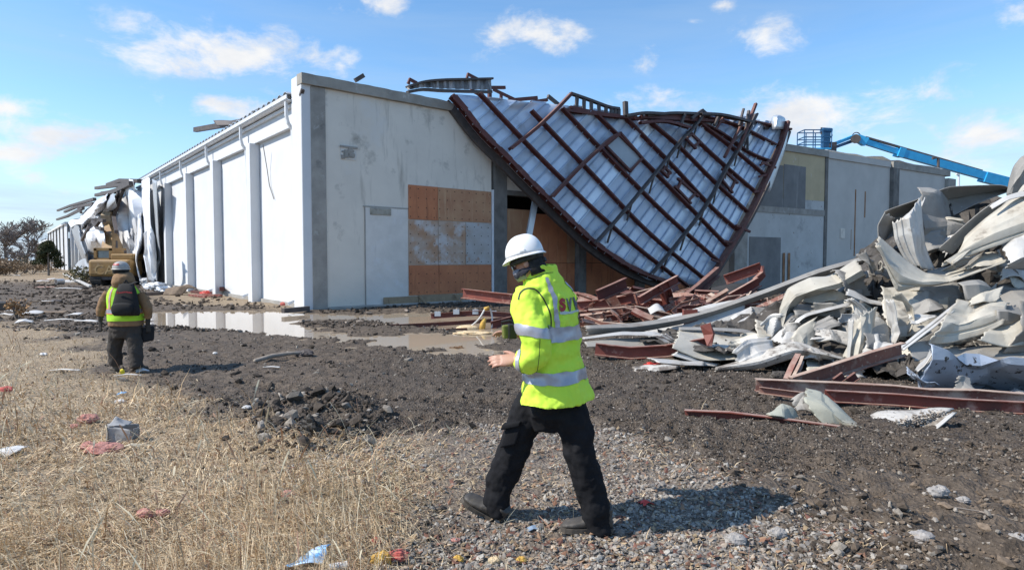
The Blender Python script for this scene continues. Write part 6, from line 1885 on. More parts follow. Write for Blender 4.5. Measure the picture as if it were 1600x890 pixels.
jm = MB().loft([[torso(t, 2 * math.pi * k / 40) for k in range(40)] for t in np.linspace(0, 7, 44)])
sleL = limb([shL + Vector((.015, .05, .03)), shL + Vector((-.005, 0, -.09)), P(834, 520, 3.41), elL + Vector((-.005, 0, .005)), P(824, 563, 3.41), P(807, 562, 3.435)], [.086, .088, .083, .086, .074, .054], 22, .05, 8)
sleR = limb([shR, (shR + elR) / 2 + Vector((0, .03, 0)), elR, P(826, 526, 3.89)], [.095, .095, .09, .055], 20, .05, 9)
collar = MB().loft([ringpts(P(846, 426, 3.605), wl_, wf, .100, .092, .098, 24), ringpts(P(843, 414, 3.60), wl_, wf, .098, .088, .098, 24), ringpts(P(843, 412, 3.60), wl_, wf, .080, .075, .082, 24), ringpts(P(845, 426, 3.605), wl_, wf, .078, .072, .078, 24)], True, True)
jk = obj('jacket', merge(jm, sleL, sleR, collar), HIVIS, W1, smooth=True); remesh(jk, .0085, 2, .034, .085)


def tape(fn, u0, u1, v0, v1, nu, nv, name, m_, solid=.0):
    mb = MB().loft([[fn(u0 + (u1 - u0) * i / nu, v0 + (v1 - v0) * j / nv) for j in range(nv + 1)] for i in range(nu + 1)], False)
    o = obj(name, mb, m_, jk, smooth=True)
    wrap(o, jk, .0045)
    return o


tape(lambda t, a: torso(t, a, .02, False), 2.78, 3.42, 0, 2 * math.pi, 5, 60, 'reflective_band', REFL)
tape(lambda t, a: torso(t, a, .02, False), .88, 1.42, 0, 2 * math.pi, 5, 60, 'reflective_band', REFL)


def strap(a_lo, a_hi):
    # over the shoulder: from the band up the back, over the top, down the front
    def fn(u, v):
        ang = a_lo + (a_hi - a_lo) * v
        return torso(u, ang + math.radians(8) * max(0, (u - 5.2)), .02, False)
    return fn


tape(strap(R(300), R(311)), 3.42, 6.55, 0, 1, 26, 4, 'reflective_strap', REFL)
tape(strap(R(229), R(240)), 3.42, 6.55, 0, 1, 26, 4, 'reflective_strap', REFL)
tape(strap(R(62), R(73)), 3.42, 6.3, 0, 1, 26, 4, 'reflective_strap', REFL)


def sleeve_band(c0, c1, r0, r1, n=28):
    c0, c1 = Vector(c0), Vector(c1); t = (c1 - c0).normalized(); s = t.cross(Vector((0, 1, .15))).normalized(); u = s.cross(t)
    rows = []
    for i in range(5):
        f = i / 4
        rows.append([c0.lerp(c1, f) + (s * math.cos(2 * math.pi * k / n) + u * math.sin(2 * math.pi * k / n)) * (r0 + (r1 - r0) * f) for k in range(n + 1)])
    o = obj('reflective_sleeve_band', MB().loft(rows, False), REFL, jk, smooth=True)
    wrap(o, jk, .0045)


sleeve_band(P(838, 508, 3.41), P(836, 526, 3.405), .100, .100)
sleeve_band(P(819, 563, 3.415), P(813, 563, 3.425), .068, .062)
# armhole piping and side seam: narrow ribbons laid on the cloth
def cord(px_pts, w=.007, name='piping', m_=PIPING):
    c = [Vector(p) for p in catmull([P(x, y, 3.15) for x, y in px_pts], 40)]
    rows = []
    for i, p in enumerate(c):
        t = (c[min(i + 1, 39)] - c[max(i - 1, 0)]).normalized(); s_ = t.cross(Vector((0, 1, 0))).normalized() * w / 2
        rows.append([p - s_, p + s_])
    o = obj(name, MB().loft(rows, False), m_, jk, smooth=True)
    md = o.modifiers.new('lie_on_cloth', 'SHRINKWRAP'); md.target = jk; md.wrap_method = 'PROJECT'; md.use_project_y = True
    md.use_positive_direction = True; md.use_negative_direction = False; md.offset = .003; md.wrap_mode = 'ABOVE_SURFACE'
    return o
cord([(811, 474), (815, 462), (826, 455), (840, 457), (852, 470), (861, 487), (866, 503), (866, 520), (862, 536)])
cord([(846, 536), (845, 560), (843, 580), (841, 600), (838, 618)], .003, 'side_seam')
cord([(826, 440), (840, 437), (856, 430), (872, 428)], .003, 'collar_seam')


# letters on the back
def letters(txt, u_mid, a_mid, size, m_, name, dx=0.0, dz=0.0, bold=.0):
    cu = bpy.data.curves.new('lettering', 'FONT'); cu.body = txt; cu.size = size; cu.offset = bold; cu.resolution_u = 4
    fo = bpy.data.objects.new('lettering_font', cu)
    me = bpy.data.meshes.new_from_object(fo); bpy.data.objects.remove(fo)
    xs_ = [v.co.x for v in me.vertices]; w = max(xs_) - min(xs_); x0 = min(xs_)
    mb = MB(); vs = []
    for v in me.vertices:
        x = v.co.x - x0 + dx; z = v.co.y + dz
        vs.append(torso(u_mid + z / .112, a_mid - x / .205, .012, False))
    mb.add(vs, [tuple(p.vertices) for p in me.polygons])
    o = obj(name, mb, m_, jk)
    wrap(o, jk, .0045)
    return w


TXA = R(296)
x_ = letters('S', 4.34, TXA, .105, REDP, 'logo_letter', 0, -.01, .007)
x_ += .012 + letters('V', 4.34, TXA, .105, mat('grey_print', (.16, .165, .18)), 'logo_letter', x_ + .006, -.01, .004)
x_ += .012 + letters('N', 4.34, TXA, .105, SLATE, 'logo_letter', x_ + .006, -.01, .007)
# pale strip of small print under the letters (too small to read in the photograph)
tape(lambda t, a: torso(t, a, .014, False), 4.06, 4.20, TXA + .02, TXA - x_ / .205, 2, 10, 'small_print_strip', mat('pale_print', (.48, .55, .50)))

# neck gaiter, beanie, mask, hard hat
gt = MB().loft([ringpts(P(847, 428, 3.605), wl_, wf, .100, .094, .092, 24), ringpts(P(838, 418, 3.60), wl_, wf, .096, .112, .090, 24), ringpts(hc - hup * .078 + hf * .010, hs, hf, .076, .090, .082, 24), ringpts(hc - hup * .045 + hf * .006, hs, hf, .075, .093, .090, 24), ringpts(hc - hup * .03 - hf * .002, hs, hf, .070, .075, .088, 24)])
g_ = obj('neck_gaiter', gt, NAVY, W1, smooth=True); remesh(g_, .007, 1, .02, .03)
mk = MB().loft([ringpts(hc - hup * .105 + hf * .04, hs, hf, .050, .062, .03, 18), ringpts(hc - hup * .07 + hf * .03, hs, hf, .066, .088, .02, 18), ringpts(hc - hup * .035 + hf * .03, hs, hf, .066, .088, .02, 18), ringpts(hc - hup * .022 + hf * .035, hs, hf, .050, .074, .01, 18)])
obj('face_covering', mk, GAIT, W1, smooth=True)
bn = MB().loft([ringpts(hc + hup * .012, hs, hf, .088, .104, .112, 26), ringpts(hc + hup * .045, hs, hf, .091, .107, .115, 26), ringpts(hc + hup * .08, hs, hf, .086, .098, .108, 26), ringpts(hc + hup * .12, hs, hf, .05, .055, .06, 26)])
bo_ = obj('beanie', bn, KNIT, W1, smooth=True)
cf = MB().loft([ringpts(hc + hup * z, hs, hf, a_, b_, c_, 30) for z, a_, b_, c_ in ((.006, .092, .110, .112), (.0, .098, .117, .118), (.022, .101, .120, .121), (.036, .098, .117, .118), (.034, .090, .107, .112))])
obj('beanie_cuff', cf, mat('charcoal_knit', (.045, .043, .04), (.02, .02, .019), 60, .95, bump=.9, bscale=150, bdist=.004), bo_, smooth=True)
nk = MB().loft([ringpts(hc + hup * .02 - hf * .03, hs, hf, .082, .02, .085, 20), ringpts(hc - hup * .05 - hf * .03, hs, hf, .083, .02, .085, 20), ringpts(hc - hup * .10 - hf * .03, hs, hf, .085, .03, .090, 20)])
obj('hood_liner', nk, KNIT, bo_, smooth=True)
gl = MB()
for sg in (-1, 1):
    gl.loft([ringpts(hc + hs * sg * .034 + hup * -.004 + hf * d_, hs, hup, w_, .018, .018, 14) for d_, w_ in ((.098, .027), (.102, .026))])
go = obj('safety_glasses', gl, mat('clear_lens', (.55, .60, .63), None, 1, .05, spec=1.0), W1, smooth=True)
# hat: shell with ridge, brim longer at the front
hatc = hc + hup * .052
hu2 = (hup * 1.0 + hf * -.10).normalized(); hf2 = (hf - hu2 * hf.dot(hu2)).normalized()
rings = []
for i in range(13):
    t = math.pi / 2 * i / 12.4
    z = math.sin(t) * .138; k_ = math.cos(t) ** .82
    row = []
    for k in range(48):
        a = 2 * math.pi * k / 48
        x, y = math.cos(a) * .112 * k_, math.sin(a) * (.134 if math.sin(a) > 0 else .132) * k_
        rid = .006 * math.exp(-(x / .016) ** 2) * min(1, i / 3) + .003 * math.exp(-((abs(x) - .05) / .010) ** 2) * min(1, i / 3)
        row.append(hatc + hs * x + hf2 * y + hu2 * (z + rid))
    rings.append(row)
hat = obj('hard_hat', MB().loft(rings), HATW, W1, smooth=True)
bm_ = MB(); rws = []
for f_, dz in ((.0, .004), (.55, -.004), (1.0, -.010), (1.02, -.014), (.95, -.016), (.0, -.006)):
    row = []
    for k in range(48):
        a = 2 * math.pi * k / 48
        w = .010 + .026 * max(0, math.sin(a)) ** 1.5 + .006 * max(0, -math.sin(a))
        row.append(hatc + hs * math.cos(a) * (.109 + w * f_) + hf2 * math.sin(a) * (.130 + w * f_) + hu2 * (dz - .022 * f_ * max(0, math.sin(a)) ** 2))
    rws.append(row)
obj('hat_brim', bm_.loft(rws, True, False), HATW, hat, smooth=True)
bevel(obj('accessory_slot', MB().obox(hatc + hs * .103 - hf2 * .012 + hu2 * .024, hf2 * .020, hu2 * .010, hs * .012), HATW, hat), .004, 2)
bevel(obj('rear_ratchet', MB().obox(hc - hf * .118 - hup * .018, hs * .028, hf * .010, hup * .015), PIPING, hat), .004, 2)
# the head gear was laid out on a large head: bring it to this one's size
def _shrink(o):
    org = ORG[o.name]; c = hc - org
    for v in o.data.vertices:
        v.co = c + (v.co - c) * HK
    for ch in o.children:
        _shrink(ch)
for o in list(W1.children):
    if o.name.split('.')[0] in ('eye', 'face_covering', 'beanie', 'safety_glasses', 'hard_hat'):
        _shrink(o)
# held device
dv = P(795, 517, 3.865)
DV = thing('handheld_meter', 'olive and black battery device held in the striding worker\'s far hand', 'meter', dv - Vector((0, 0, .055)))
bevel(obj('device_body', MB().obox(dv, Vector((.040, .012, .004)), Vector((-.006, .026, 0)), Vector((-.003, 0, .042))), mat('olive_plastic', (.17, .19, .04), (.11, .12, .035), 6, .5), DV), .008, 2)
bevel(obj('battery_block', MB().obox(dv + Vector((.018, -.004, .0)), Vector((.026, .008, 0)), Vector((-.008, .032, 0)), Vector((0, 0, .046))), PIPING, DV), .006, 2)
obj('carry_handle', MB().tube([dv + Vector((-.04, 0, .03)), dv + Vector((-.045, 0, .058)), dv + Vector((.005, .005, .066)), dv + Vector((.035, .008, .05))], .008, 7), PIPING, DV)
obj('display', MB().obox(dv + Vector((-.004, -.03, .0)), Vector((.013, .004, 0)), Vector((0, .004, 0)), Vector((0, 0, .026))), mat('dark_display', (.06, .07, .03), None, 1, .3), DV)

# ---- far worker, seen from behind, walking off
f2 = Vector((-.12, .99, 0)).normalized(); r2 = Vector((f2.y, -f2.x, 0)); Z = Vector((0, 0, 1))
Y2 = 10.3


def Q(px, py, dy=0.0):
    return P(px, py, Y2 + dy)


hc2 = Q(189, 423)
hm2, hs2, hu_ = head_mesh(hc2, Vector((-.25, .95, -.15)), Z, 1.02)
b2 = merge(hm2, limb([hc2 - Z * .05, Q(192, 448)], [.065, .075], 12))
b2.loft([ringpts(Q(x, y), r2, f2, a, b, b, 20) for x, y, a, b in ((196, 520, .19, .14), (196, 490, .20, .15), (195, 465, .21, .14), (194, 450, .16, .09))])
sl2, sr2 = Q(168, 457), Q(222, 458)
el2, er2 = Q(158, 482), Q(231, 483); hl2, hr2 = Q(157, 501, -.02), Q(231, 506, .05)
b2 = merge(b2, limb([sl2, el2, hl2], [.06, .05, .036], 12), limb([sr2, er2, hr2], [.06, .05, .036], 12))
lgl = [Q(184, 515), Q(180, 540, .03), Q(181, 570, .05)]; lgr = [Q(209, 515), Q(211, 540, -.05), Q(214, 574, -.1)]
b2 = merge(b2, limb(lgl, [.08, .065, .045], 12), limb(lgr, [.08, .065, .045], 12))
hand(b2, hl2, (-.05, .02, -1), (.3, .9, 0), .185, .45, .08, 5, 1)
hand(b2, hr2, (.05, .02, -1), (-.3, .9, 0), .185, .85, .03, 6, -1)
W2 = obj('person', b2, mat('dark_glove', (.03, .028, .026), (.045, .04, .036), 20, .9), None, smooth=True); remesh(W2, .007, 1)
tag(W2, 'worker seen from behind in brown hooded coat, reflective vest and black backpack', 'person')
co = MB().loft([ringpts(Q(x, y), r2, f2, a, b, b, 26) for x, y, a, b in ((197, 508, .262, .20), (197, 496, .268, .205), (196, 480, .262, .19), (195, 465, .262, .175), (195, 455, .245, .155), (194, 446, .17, .12), (193, 440, .10, .10))])
s1 = limb([sl2 + Vector((.02, 0, .0)), Q(163, 470), el2, Q(157, 494)], [.078, .078, .074, .058], 16, .05, 31)
s2_ = limb([sr2 - Vector((.02, 0, 0)), Q(226, 472), er2, Q(231, 497, .03)], [.078, .078, .074, .058], 16, .05, 32)
hd = MB().loft([ringpts(Q(193, y, d_), r2, f2, a, b, b, 20) for y, a, b, d_ in ((450, .16, .11, -.03), (441, .175, .15, -.05), (432, .155, .14, -.05), (426, .115, .10, -.03), (425, .08, .06, 0))])
coat = obj('hooded_coat', merge(co, s1, s2_, hd), BROWN, W2, smooth=True); remesh(coat, .012, 3, .018, .10)
tw = merge(limb([lgl[0] + Z * .1] + lgl, [.135, .128, .115, .098], 18, .06, 33), limb([lgr[0] + Z * .1] + lgr, [.135, .128, .115, .098], 18, .06, 34), MB().loft([ringpts(Q(197, y), r2, f2, a, b, b, 20) for y, a, b in ((500, .22, .16), (515, .24, .175), (527, .20, .14))]))
t2 = obj('trousers', tw, DKTR, W2, smooth=True); remesh(t2, .012, 2, .03, .08)
for (hx, hy, tx_, ty_) in ((183, 574, 168, 573), (216, 579, 213, 577)):
    h_ = Q(hx, hy, .0); h_.z = gz(h_.x, h_.y)
    td = Vector((-.75, .65, 0)) if hx < 200 else Vector((-.1, 1, 0))
    boot(h_, td, .29, W2, mat('tan_brown_boot', (.09, .07, .05), (.13, .105, .08), 12, .8), h=.13)
# vest: open-armed panels over the coat
def vest(t, a):
    y = 497 - t * 50
    k = np.interp(t, [0, .3, .6, .85, 1], [.275, .272, .268, .225, .16]); b = np.interp(t, [0, .3, .6, .85, 1], [.215, .205, .19, .165, .12])
    p_ = 2.3; cs, sn = math.cos(a), math.sin(a)
    return Q(196.5 - 2 * t, y) + r2 * math.copysign(abs(cs) ** (2 / p_), cs) * k + f2 * math.copysign(abs(sn) ** (2 / p_), sn) * b


def vtape(t0, t1, a0, a1, nt, na, name, m_, off):
    o = obj(name, MB().loft([[vest(t0 + (t1 - t0) * i / nt, a0 + (a1 - a0) * j / na) for j in range(na + 1)] for i in range(nt + 1)], False), m_, VS_ if name != 'safety_vest' else W2, smooth=True)
    wrap(o, coat, off)
    return o


vm = MB().loft([[vest(t, 2 * math.pi * k / 40) for k in range(40)] for t in np.linspace(-.06, .36, 10)], True, False)
vm2 = MB().loft([[vest(t, R(190) + R(160) * k / 26) for k in range(27)] for t in np.linspace(.36, 1.0, 14)], False)
VS_ = obj('safety_vest', merge(vm, vm2), mat('lime_vest_mesh', (.42, .78, .03), (.36, .70, .03), 6, .7), W2, smooth=True); wrap(VS_, coat, .010)
vtape(.18, .30, R(150), R(390), 4, 40, 'reflective_band', REFL, .014)
vtape(.155, .18, R(150), R(390), 2, 40, 'orange_edge', ORNG, .014)
vtape(.30, .325, R(150), R(390), 2, 40, 'orange_edge', ORNG, .014)
for a0 in (228, 300):
    vtape(.30, .97, R(a0 + 3), R(a0 + 9), 14, 3, 'reflective_strap', REFL, .014)
    vtape(.30, .97, R(a0), R(a0 + 3), 14, 2, 'orange_edge', ORNG, .0145)
    vtape(.30, .97, R(a0 + 9), R(a0 + 12), 14, 2, 'orange_edge', ORNG, .0145)
# backpack
bk = MB(); rings = []
for y, w, d0, d1 in ((441, .05, .16, .20), (444, .11, .15, .24), (453, .15, .16, .28), (466, .18, .17, .31), (478, .205, .18, .34), (487, .21, .18, .34), (491, .19, .19, .28)):
    c = Q(208 + (y - 465) * .05, y) - f2 * (d0 + d1) / 2
    rings.append(ringpts(c, r2, f2, w, (d1 - d0) / 2, (d1 - d0) / 2, 24, 3.0))
pk2 = obj('backpack', MB().loft(rings), PACK, W2, smooth=True)
bpk = MB(); c = Q(207, 480) - f2 * .375
bpk.loft([ringpts(c + f2 * d_, r2, Z, w, h_, h_, 20, 3) for d_, w, h_ in ((.045, .17, .10), (.02, .165, .095), (.005, .14, .08))])
obj('front_pocket', bpk, PACK, pk2, smooth=True)
lg = MB()
for k in range(9):
    c = Q(199 + k * 2.6, 455.0 + .5 * math.sin(k)) - f2 * .322
    lg.obox(c, r2 * .011, f2 * .006, Z * (.010 + .012 * (k == 0)))
obj('red_lettering', lg, REDP, pk2, kind='stuff')
for sg, x0 in ((-1, 190), (1, 216)):
    obj('shoulder_strap', MB().sweep([(-.028, -.006), (.028, -.006), (.028, .006), (-.028, .006)], [Q(206 + sg * 6, 444) - f2 * .22, Q(x0 + sg * 2, 440) - f2 * .10, Q(x0 + sg * 3, 441) + f2 * .08], up=(0, -.3, 1)), PACK, pk2)
obj('grab_loop', MB().tube([Q(203, 441) - f2 * .2, Q(206, 437) - f2 * .2, Q(209, 441) - f2 * .2], .012, 6), PACK, pk2)
# hard hat, grey white with a red mark
hc3 = hc2 + Z * .035
rings = []
for i in range(11):
    t = math.pi / 2 * i / 10.4; k_ = math.cos(t) ** .8
    rings.append([hc3 + hs2 * math.cos(2 * math.pi * k / 36) * .125 * k_ + Vector((-.25, .95, 0)).normalized() * math.sin(2 * math.pi * k / 36) * .150 * k_ + Z * (math.sin(t) * .125 + .004 * math.exp(-((math.cos(2 * math.pi * k / 36) * k_) / .12) ** 2)) for k in range(36)])
h2 = obj('hard_hat', MB().loft(rings), mat('grey_white_hat', (.46, .43, .39), (.33, .31, .285), 9, .5, speck=((.16, .14, .12), 12, .60, .66)), W2, smooth=True)
hfv = Vector((-.25, .95, 0)).normalized()
obj('hat_brim', MB().loft([[hc3 + hs2 * math.cos(2 * math.pi * k / 36) * (.12 + w) + hfv * math.sin(2 * math.pi * k / 36) * (.147 + w + .03 * max(0, math.sin(2 * math.pi * k / 36))) + Z * z for k in range(36)] for w, z in ((0, .006), (.016, -.006), (.018, -.014), (0, -.010))], True, False), h2.data.materials[0], h2, smooth=True)
st_ = MB(); rws = []
for i in range(4):
    t = .42 + .30 * i / 3; k_ = math.cos(t) ** .8
    rws.append([hc3 + hs2 * math.cos(a) * .128 * k_ + hfv * math.sin(a) * .153 * k_ + Z * (math.sin(t) * .125 + .006) for a in np.linspace(R(262), R(318), 9)])
obj('red_sticker', st_.loft(rws, False), REDP, h2, smooth=True)
bd = MB().loft([ringpts(hc3 + Z * z, hs2, hfv, .118, .125, .135, 24) for z in (-.075, -.02, .0)])
obj('winter_liner', bd, KNIT, h2, smooth=True)
# bag and tool carried at his right side
bgc = Q(229, 522, .16)
BG = thing('tool_bag', 'black tool bag with yellow handle carried at the coated worker\'s side', 'bag', Vector((bgc.x, bgc.y, bgc.z - .16)))
bevel(obj('bag_body', MB().obox(bgc, Vector((.060, .0, 0)), Vector((0, .15, 0)), Vector((.01, 0, .125))), PACK, BG), .03, 3)
obj('bag_handle', MB().tube([bgc + Vector((0, -.13, .13)), bgc + Vector((-.01, -.09, .21)), bgc + Vector((-.01, .06, .21)), bgc + Vector((0, .12, .13))], .016, 7), mat('yellow_orange_strap', (.70, .36, .05)), BG)
obj('bag_flap', MB().obox(bgc + Vector((0, 0, .14)), Vector((.064, 0, 0)), Vector((0, .155, 0)), Vector((0, 0, .012))), DARKSTEEL, BG)
# ------------------------------------------------------------------ ground cover
def sample_px(n, x0, x1, y0, y1, seed):
    """points on the ground, evenly thick in view"""
    r = np.random.default_rng(seed)
    px = r.uniform(x0, x1, n); py = r.uniform(y0, y1, n)
    a = (px - CX) / F; b = (CY - py) / F
    dz = -_s + b * _c; dy = _c + b * _s
    t = (-.12 - EYE) / dz
    return a * t, dy * t, r


def grass():
    x, y, r = sample_px(480000, -500, 1500, 484, 1400, 61)
    g, st, pool = zones(x, y)
    patch = fbm(x * 1.6, y * 1.6, 3, 15)
    keep = r.random(len(x)) < np.clip(g * (0.70 + 1.0 * patch) + st * (0.22 + .70 * ss(.46, .62, patch)) + (1 - g - st) * .010, 0, 1)
    keep &= pool < .2
    x, y, patch, g = x[keep][:235000], y[keep][:235000], patch[keep][:235000], g[keep][:235000]
    n = len(x)
    z = ground_z(x, y)
    tall = fbm(x * .9 + 40, y * .9, 3, 16)
    L_ = (.05 + .17 * r.random(n) ** 1.9) * (.5 + .95 * tall) * np.where(g > .5, 1.0, .6)
    plume = r.random(n) < .035 * ss(.5, .62, tall)
    L_ = np.where(plume, L_ * 1.9 + .1, L_)
    dist = np.hypot(x, y)
    w = (.0010 + .0013 * r.random(n)) * np.clip(dist / 3.0, .8, 3.5)
    az = r.uniform(0, 2 * np.pi, n) * .75 + 1.0 + 2.5 * fbm(x * .8, y * .8, 2, 17)
    lean = np.where(plume, r.uniform(.1, .6, n), np.clip(r.normal(1.15, .38, n), .1, 1.62))
    hx, hy = np.cos(az), np.sin(az)
    px_, py_ = -hy, hx
    rows = []
    for t, k in ((0, 1.0), (.5, .85), (1.0, .12)):
        th = lean * (.55 + .75 * t)
        xx = x + hx * L_ * t * np.sin(th); yy = y + hy * L_ * t * np.sin(th); zz = z - .012 + L_ * t * np.cos(th) * (1 - .15 * t)
        rows.append(np.stack([xx - px_ * w * k, yy - py_ * w * k, zz], 1)); rows.append(np.stack([xx + px_ * w * k, yy + py_ * w * k, zz], 1))
    v = np.stack(rows, 1).reshape(-1, 3)
    base = np.arange(n)[:, None] * 6
    f = np.concatenate([base + np.array([[0, 1, 3, 2]]), base + np.array([[2, 3, 5, 4]])], 0)
    pal = np.array([[.62, .465, .285], [.51, .365, .21], [.72, .575, .375], [.36, .235, .135], [.31, .165, .10], [.80, .68, .48]])
    ci = r.choice(6, n, p=[.30, .22, .22, .13, .05, .08])
    c = pal[ci] * r.uniform(.75, 1.15, (n, 1)) * (.85 + .35 * fbm(x * 2.2, y * 2.2, 3, 18))[:, None]
    o = fastmesh('dry_grass', v, f, tone_mat('dry_grass_blades', .75, spec=.25), 'stuff', np.repeat(c, 6, 0))
    o['label'] = 'matted dry tan grass over the near verge'
    # seed heads and long pale stalks arching over
    ns = 900
    sx, sy, r2_ = sample_px(ns * 6, -300, 900, 560, 1150, 62)
    gg, s2, _ = zones(sx, sy)
    kp = r2_.random(len(sx)) < gg * .8 + s2 * .30
    sx, sy = sx[kp][:ns], sy[kp][:ns]; ns_ = len(sx)
    sz_ = ground_z(sx, sy); vs, fs, cs = [], [], []
    Ls = r2_.uniform(.15, .48, ns_); az = r2_.uniform(0, 6.28, ns_); ln = r2_.uniform(.2, 1.35, ns_)
    k = 0
    for i in range(ns_):
        pts = []
        for t in np.linspace(0, 1, 6):
            th = ln[i] * (.4 + .8 * t)
            pts.append((sx[i] + math.cos(az[i]) * Ls[i] * t * math.sin(th), sy[i] + math.sin(az[i]) * Ls[i] * t * math.sin(th), sz_[i] + Ls[i] * t * math.cos(th)))
        dst = max(1.0, sy[i] / 2.6)
        head = r2_.random() < .25
        for j, p in enumerate(pts):
            wd = (.0011 if not (head and j >= 4) else (.0048 if j == 4 else .0024)) * dst
            for q in range(3):
                a = q * 2.094
                vs.append((p[0] + wd * math.cos(a), p[1] + wd * math.sin(a), p[2] + wd * .3 * math.sin(a * 2)))
        tint = (.66, .56, .38) if r2_.random() < .7 else (.42, .25, .16)
        cs.extend([tint] * 18)
        for j in range(5):
            for q in range(3):
                fs.append((k + j * 3 + q, k + j * 3 + (q + 1) % 3, k + j * 3 + 3 + (q + 1) % 3, k + j * 3 + 3 + q))
        k += 18
    o = fastmesh('grass_stalks', np.array(vs), np.array(fs), tone_mat('grass_stalk', .7), 'stuff', np.array(cs))
    o['label'] = 'thin pale stalks and seed heads arching over the grass'


grass()

_ico = None


def rocks(name, x, y, z, size, flat, cols, m_, seed, label):
    r = np.random.default_rng(seed); n = len(x)
    ph = (1 + 5 ** .5) / 2
    v = np.array([(-1, ph, 0), (1, ph, 0), (-1, -ph, 0), (1, -ph, 0), (0, -1, ph), (0, 1, ph), (0, -1, -ph), (0, 1, -ph), (ph, 0, -1), (ph, 0, 1), (-ph, 0, -1), (-ph, 0, 1)]) / 1.9
    f = np.array([(0, 11, 5), (0, 5, 1), (0, 1, 7), (0, 7, 10), (0, 10, 11), (1, 5, 9), (5, 11, 4), (11, 10, 2), (10, 7, 6), (7, 1, 8), (3, 9, 4), (3, 4, 2), (3, 2, 6), (3, 6, 8), (3, 8, 9), (4, 9, 5), (2, 4, 11), (6, 2, 10), (8, 6, 7), (9, 8, 1)])
    K = 24
    base = v[None] * r.uniform(.55, 1.25, (K, 12, 1)) + r.normal(0, .10, (K, 12, 3))
    base[:, :, 0] *= r.uniform(.8, 1.5, (K, 1)); base[:, :, 1] *= r.uniform(.6, 1.0, (K, 1))
    ki = r.integers(0, K, n); a = r.uniform(0, 6.28, n); b = r.normal(0, .45, n)
    q = base[ki]
    q = q * np.array([1, 1, 1])[None, None]; q[:, :, 2] *= flat[:, None]
    cb, sb = np.cos(b)[:, None], np.sin(b)[:, None]
    q = np.stack([q[..., 0] * cb - q[..., 2] * sb, q[..., 1], q[..., 0] * sb + q[..., 2] * cb], 2)
    ca, sa = np.cos(a)[:, None], np.sin(a)[:, None]
    q = np.stack([q[..., 0] * ca - q[..., 1] * sa, q[..., 0] * sa + q[..., 1] * ca, q[..., 2]], 2)
    q = q * size[:, None, None] + np.stack([x, y, z], 1)[:, None]
    ff = (np.arange(n)[:, None, None] * 12 + f[None]).reshape(-1, 3)
    o = fastmesh(name, q.reshape(-1, 3), ff, m_, 'stuff', np.repeat(cols, 12, 0))
    o['label'] = label
    return o


# pale ballast stones
x, y, r = sample_px(60000, 430, 1500, 640, 1200, 63)
g, st, pool = zones(x, y)
cl = fbm(x * 1.4, y * 1.4, 3, 24)
k = r.random(len(x)) < st * (.10 + 1.0 * ss(.36, .62, cl)) + (1 - g - st) * .05 * ss(4.6, 3.2, y)
x, y = x[k][:16000], y[k][:16000]
n = len(x)
size = (.006 + .015 * r.random(n) ** 2.6) * np.clip(.7 + y * .09, .8, 1.5)
size = np.where(r.random(n) < .02, size * 1.6, size)
pal = np.array([[.29, .26, .225], [.215, .195, .175], [.38, .35, .305], [.16, .148, .135], [.27, .225, .185], [.22, .165, .135]])
cols = pal[r.choice(6, n, p=[.30, .22, .20, .14, .10, .04])] * r.uniform(.8, 1.15, (n, 1))
rocks('ballast_gravel', x, y, ground_z(x, y) + size * .25, size, r.uniform(.45, .85, n), cols, tone_mat('ballast_stone', .88, .25, 60, .3), 64, 'pale broken ballast stones strewn over the verge')
# dark clods and wet grit
x, y, r = sample_px(120000, -500, 2100, 497, 1000, 65)
g, st, pool = zones(x, y)
cl = fbm(x * 1.1, y * 1.1, 4, 26); cl2 = fbm(x * 4, y * 4, 2, 27)
heap_ = 1 - ss(-.2, .5, poly_sdf(x, y, HEAP))
k = (r.random(len(x)) < np.clip(1 - g - st, 0, 1) * (.18 + .9 * ss(.42, .62, cl) * ss(.3, .6, cl2)) + g * .02 + heap_ * .4) & (pool < .5) & (y < 22)
x, y, cl, heap_ = x[k][:36000], y[k][:36000], cl[k][:36000], heap_[k][:36000]
n = len(x)
size = (.004 + .014 * r.random(n) ** 2.6) * np.clip(.55 + y * .13, .8, 2.4) * (1 + .7 * heap_)
size = np.where(r.random(n) < .03 + .10 * heap_ + .04 * ss(.6, 2.4, x) * ss(6.4, 4.6, y), size * 2.4, size)
brn = (ss(0.8, 3.2, x) * ss(6.2, 4.4, y))[:, None]
dark = np.array([[.056, .044, .034]]) * (1 - brn) + np.array([[.14, .105, .075]]) * brn
light = np.array([[.24, .21, .175]])
lt = (r.random((n, 1)) < .17)
cols = np.where(lt, light, dark) * r.uniform(.6, 1.45, (n, 1))
rocks('mud_clods', x, y, ground_z(x, y) + size * .3, size, r.uniform(.5, .95, n), cols, tone_mat('mud_clod', .85, .3, 50, .4), 66, 'dark wet clods and grit churned up across the bare ground')
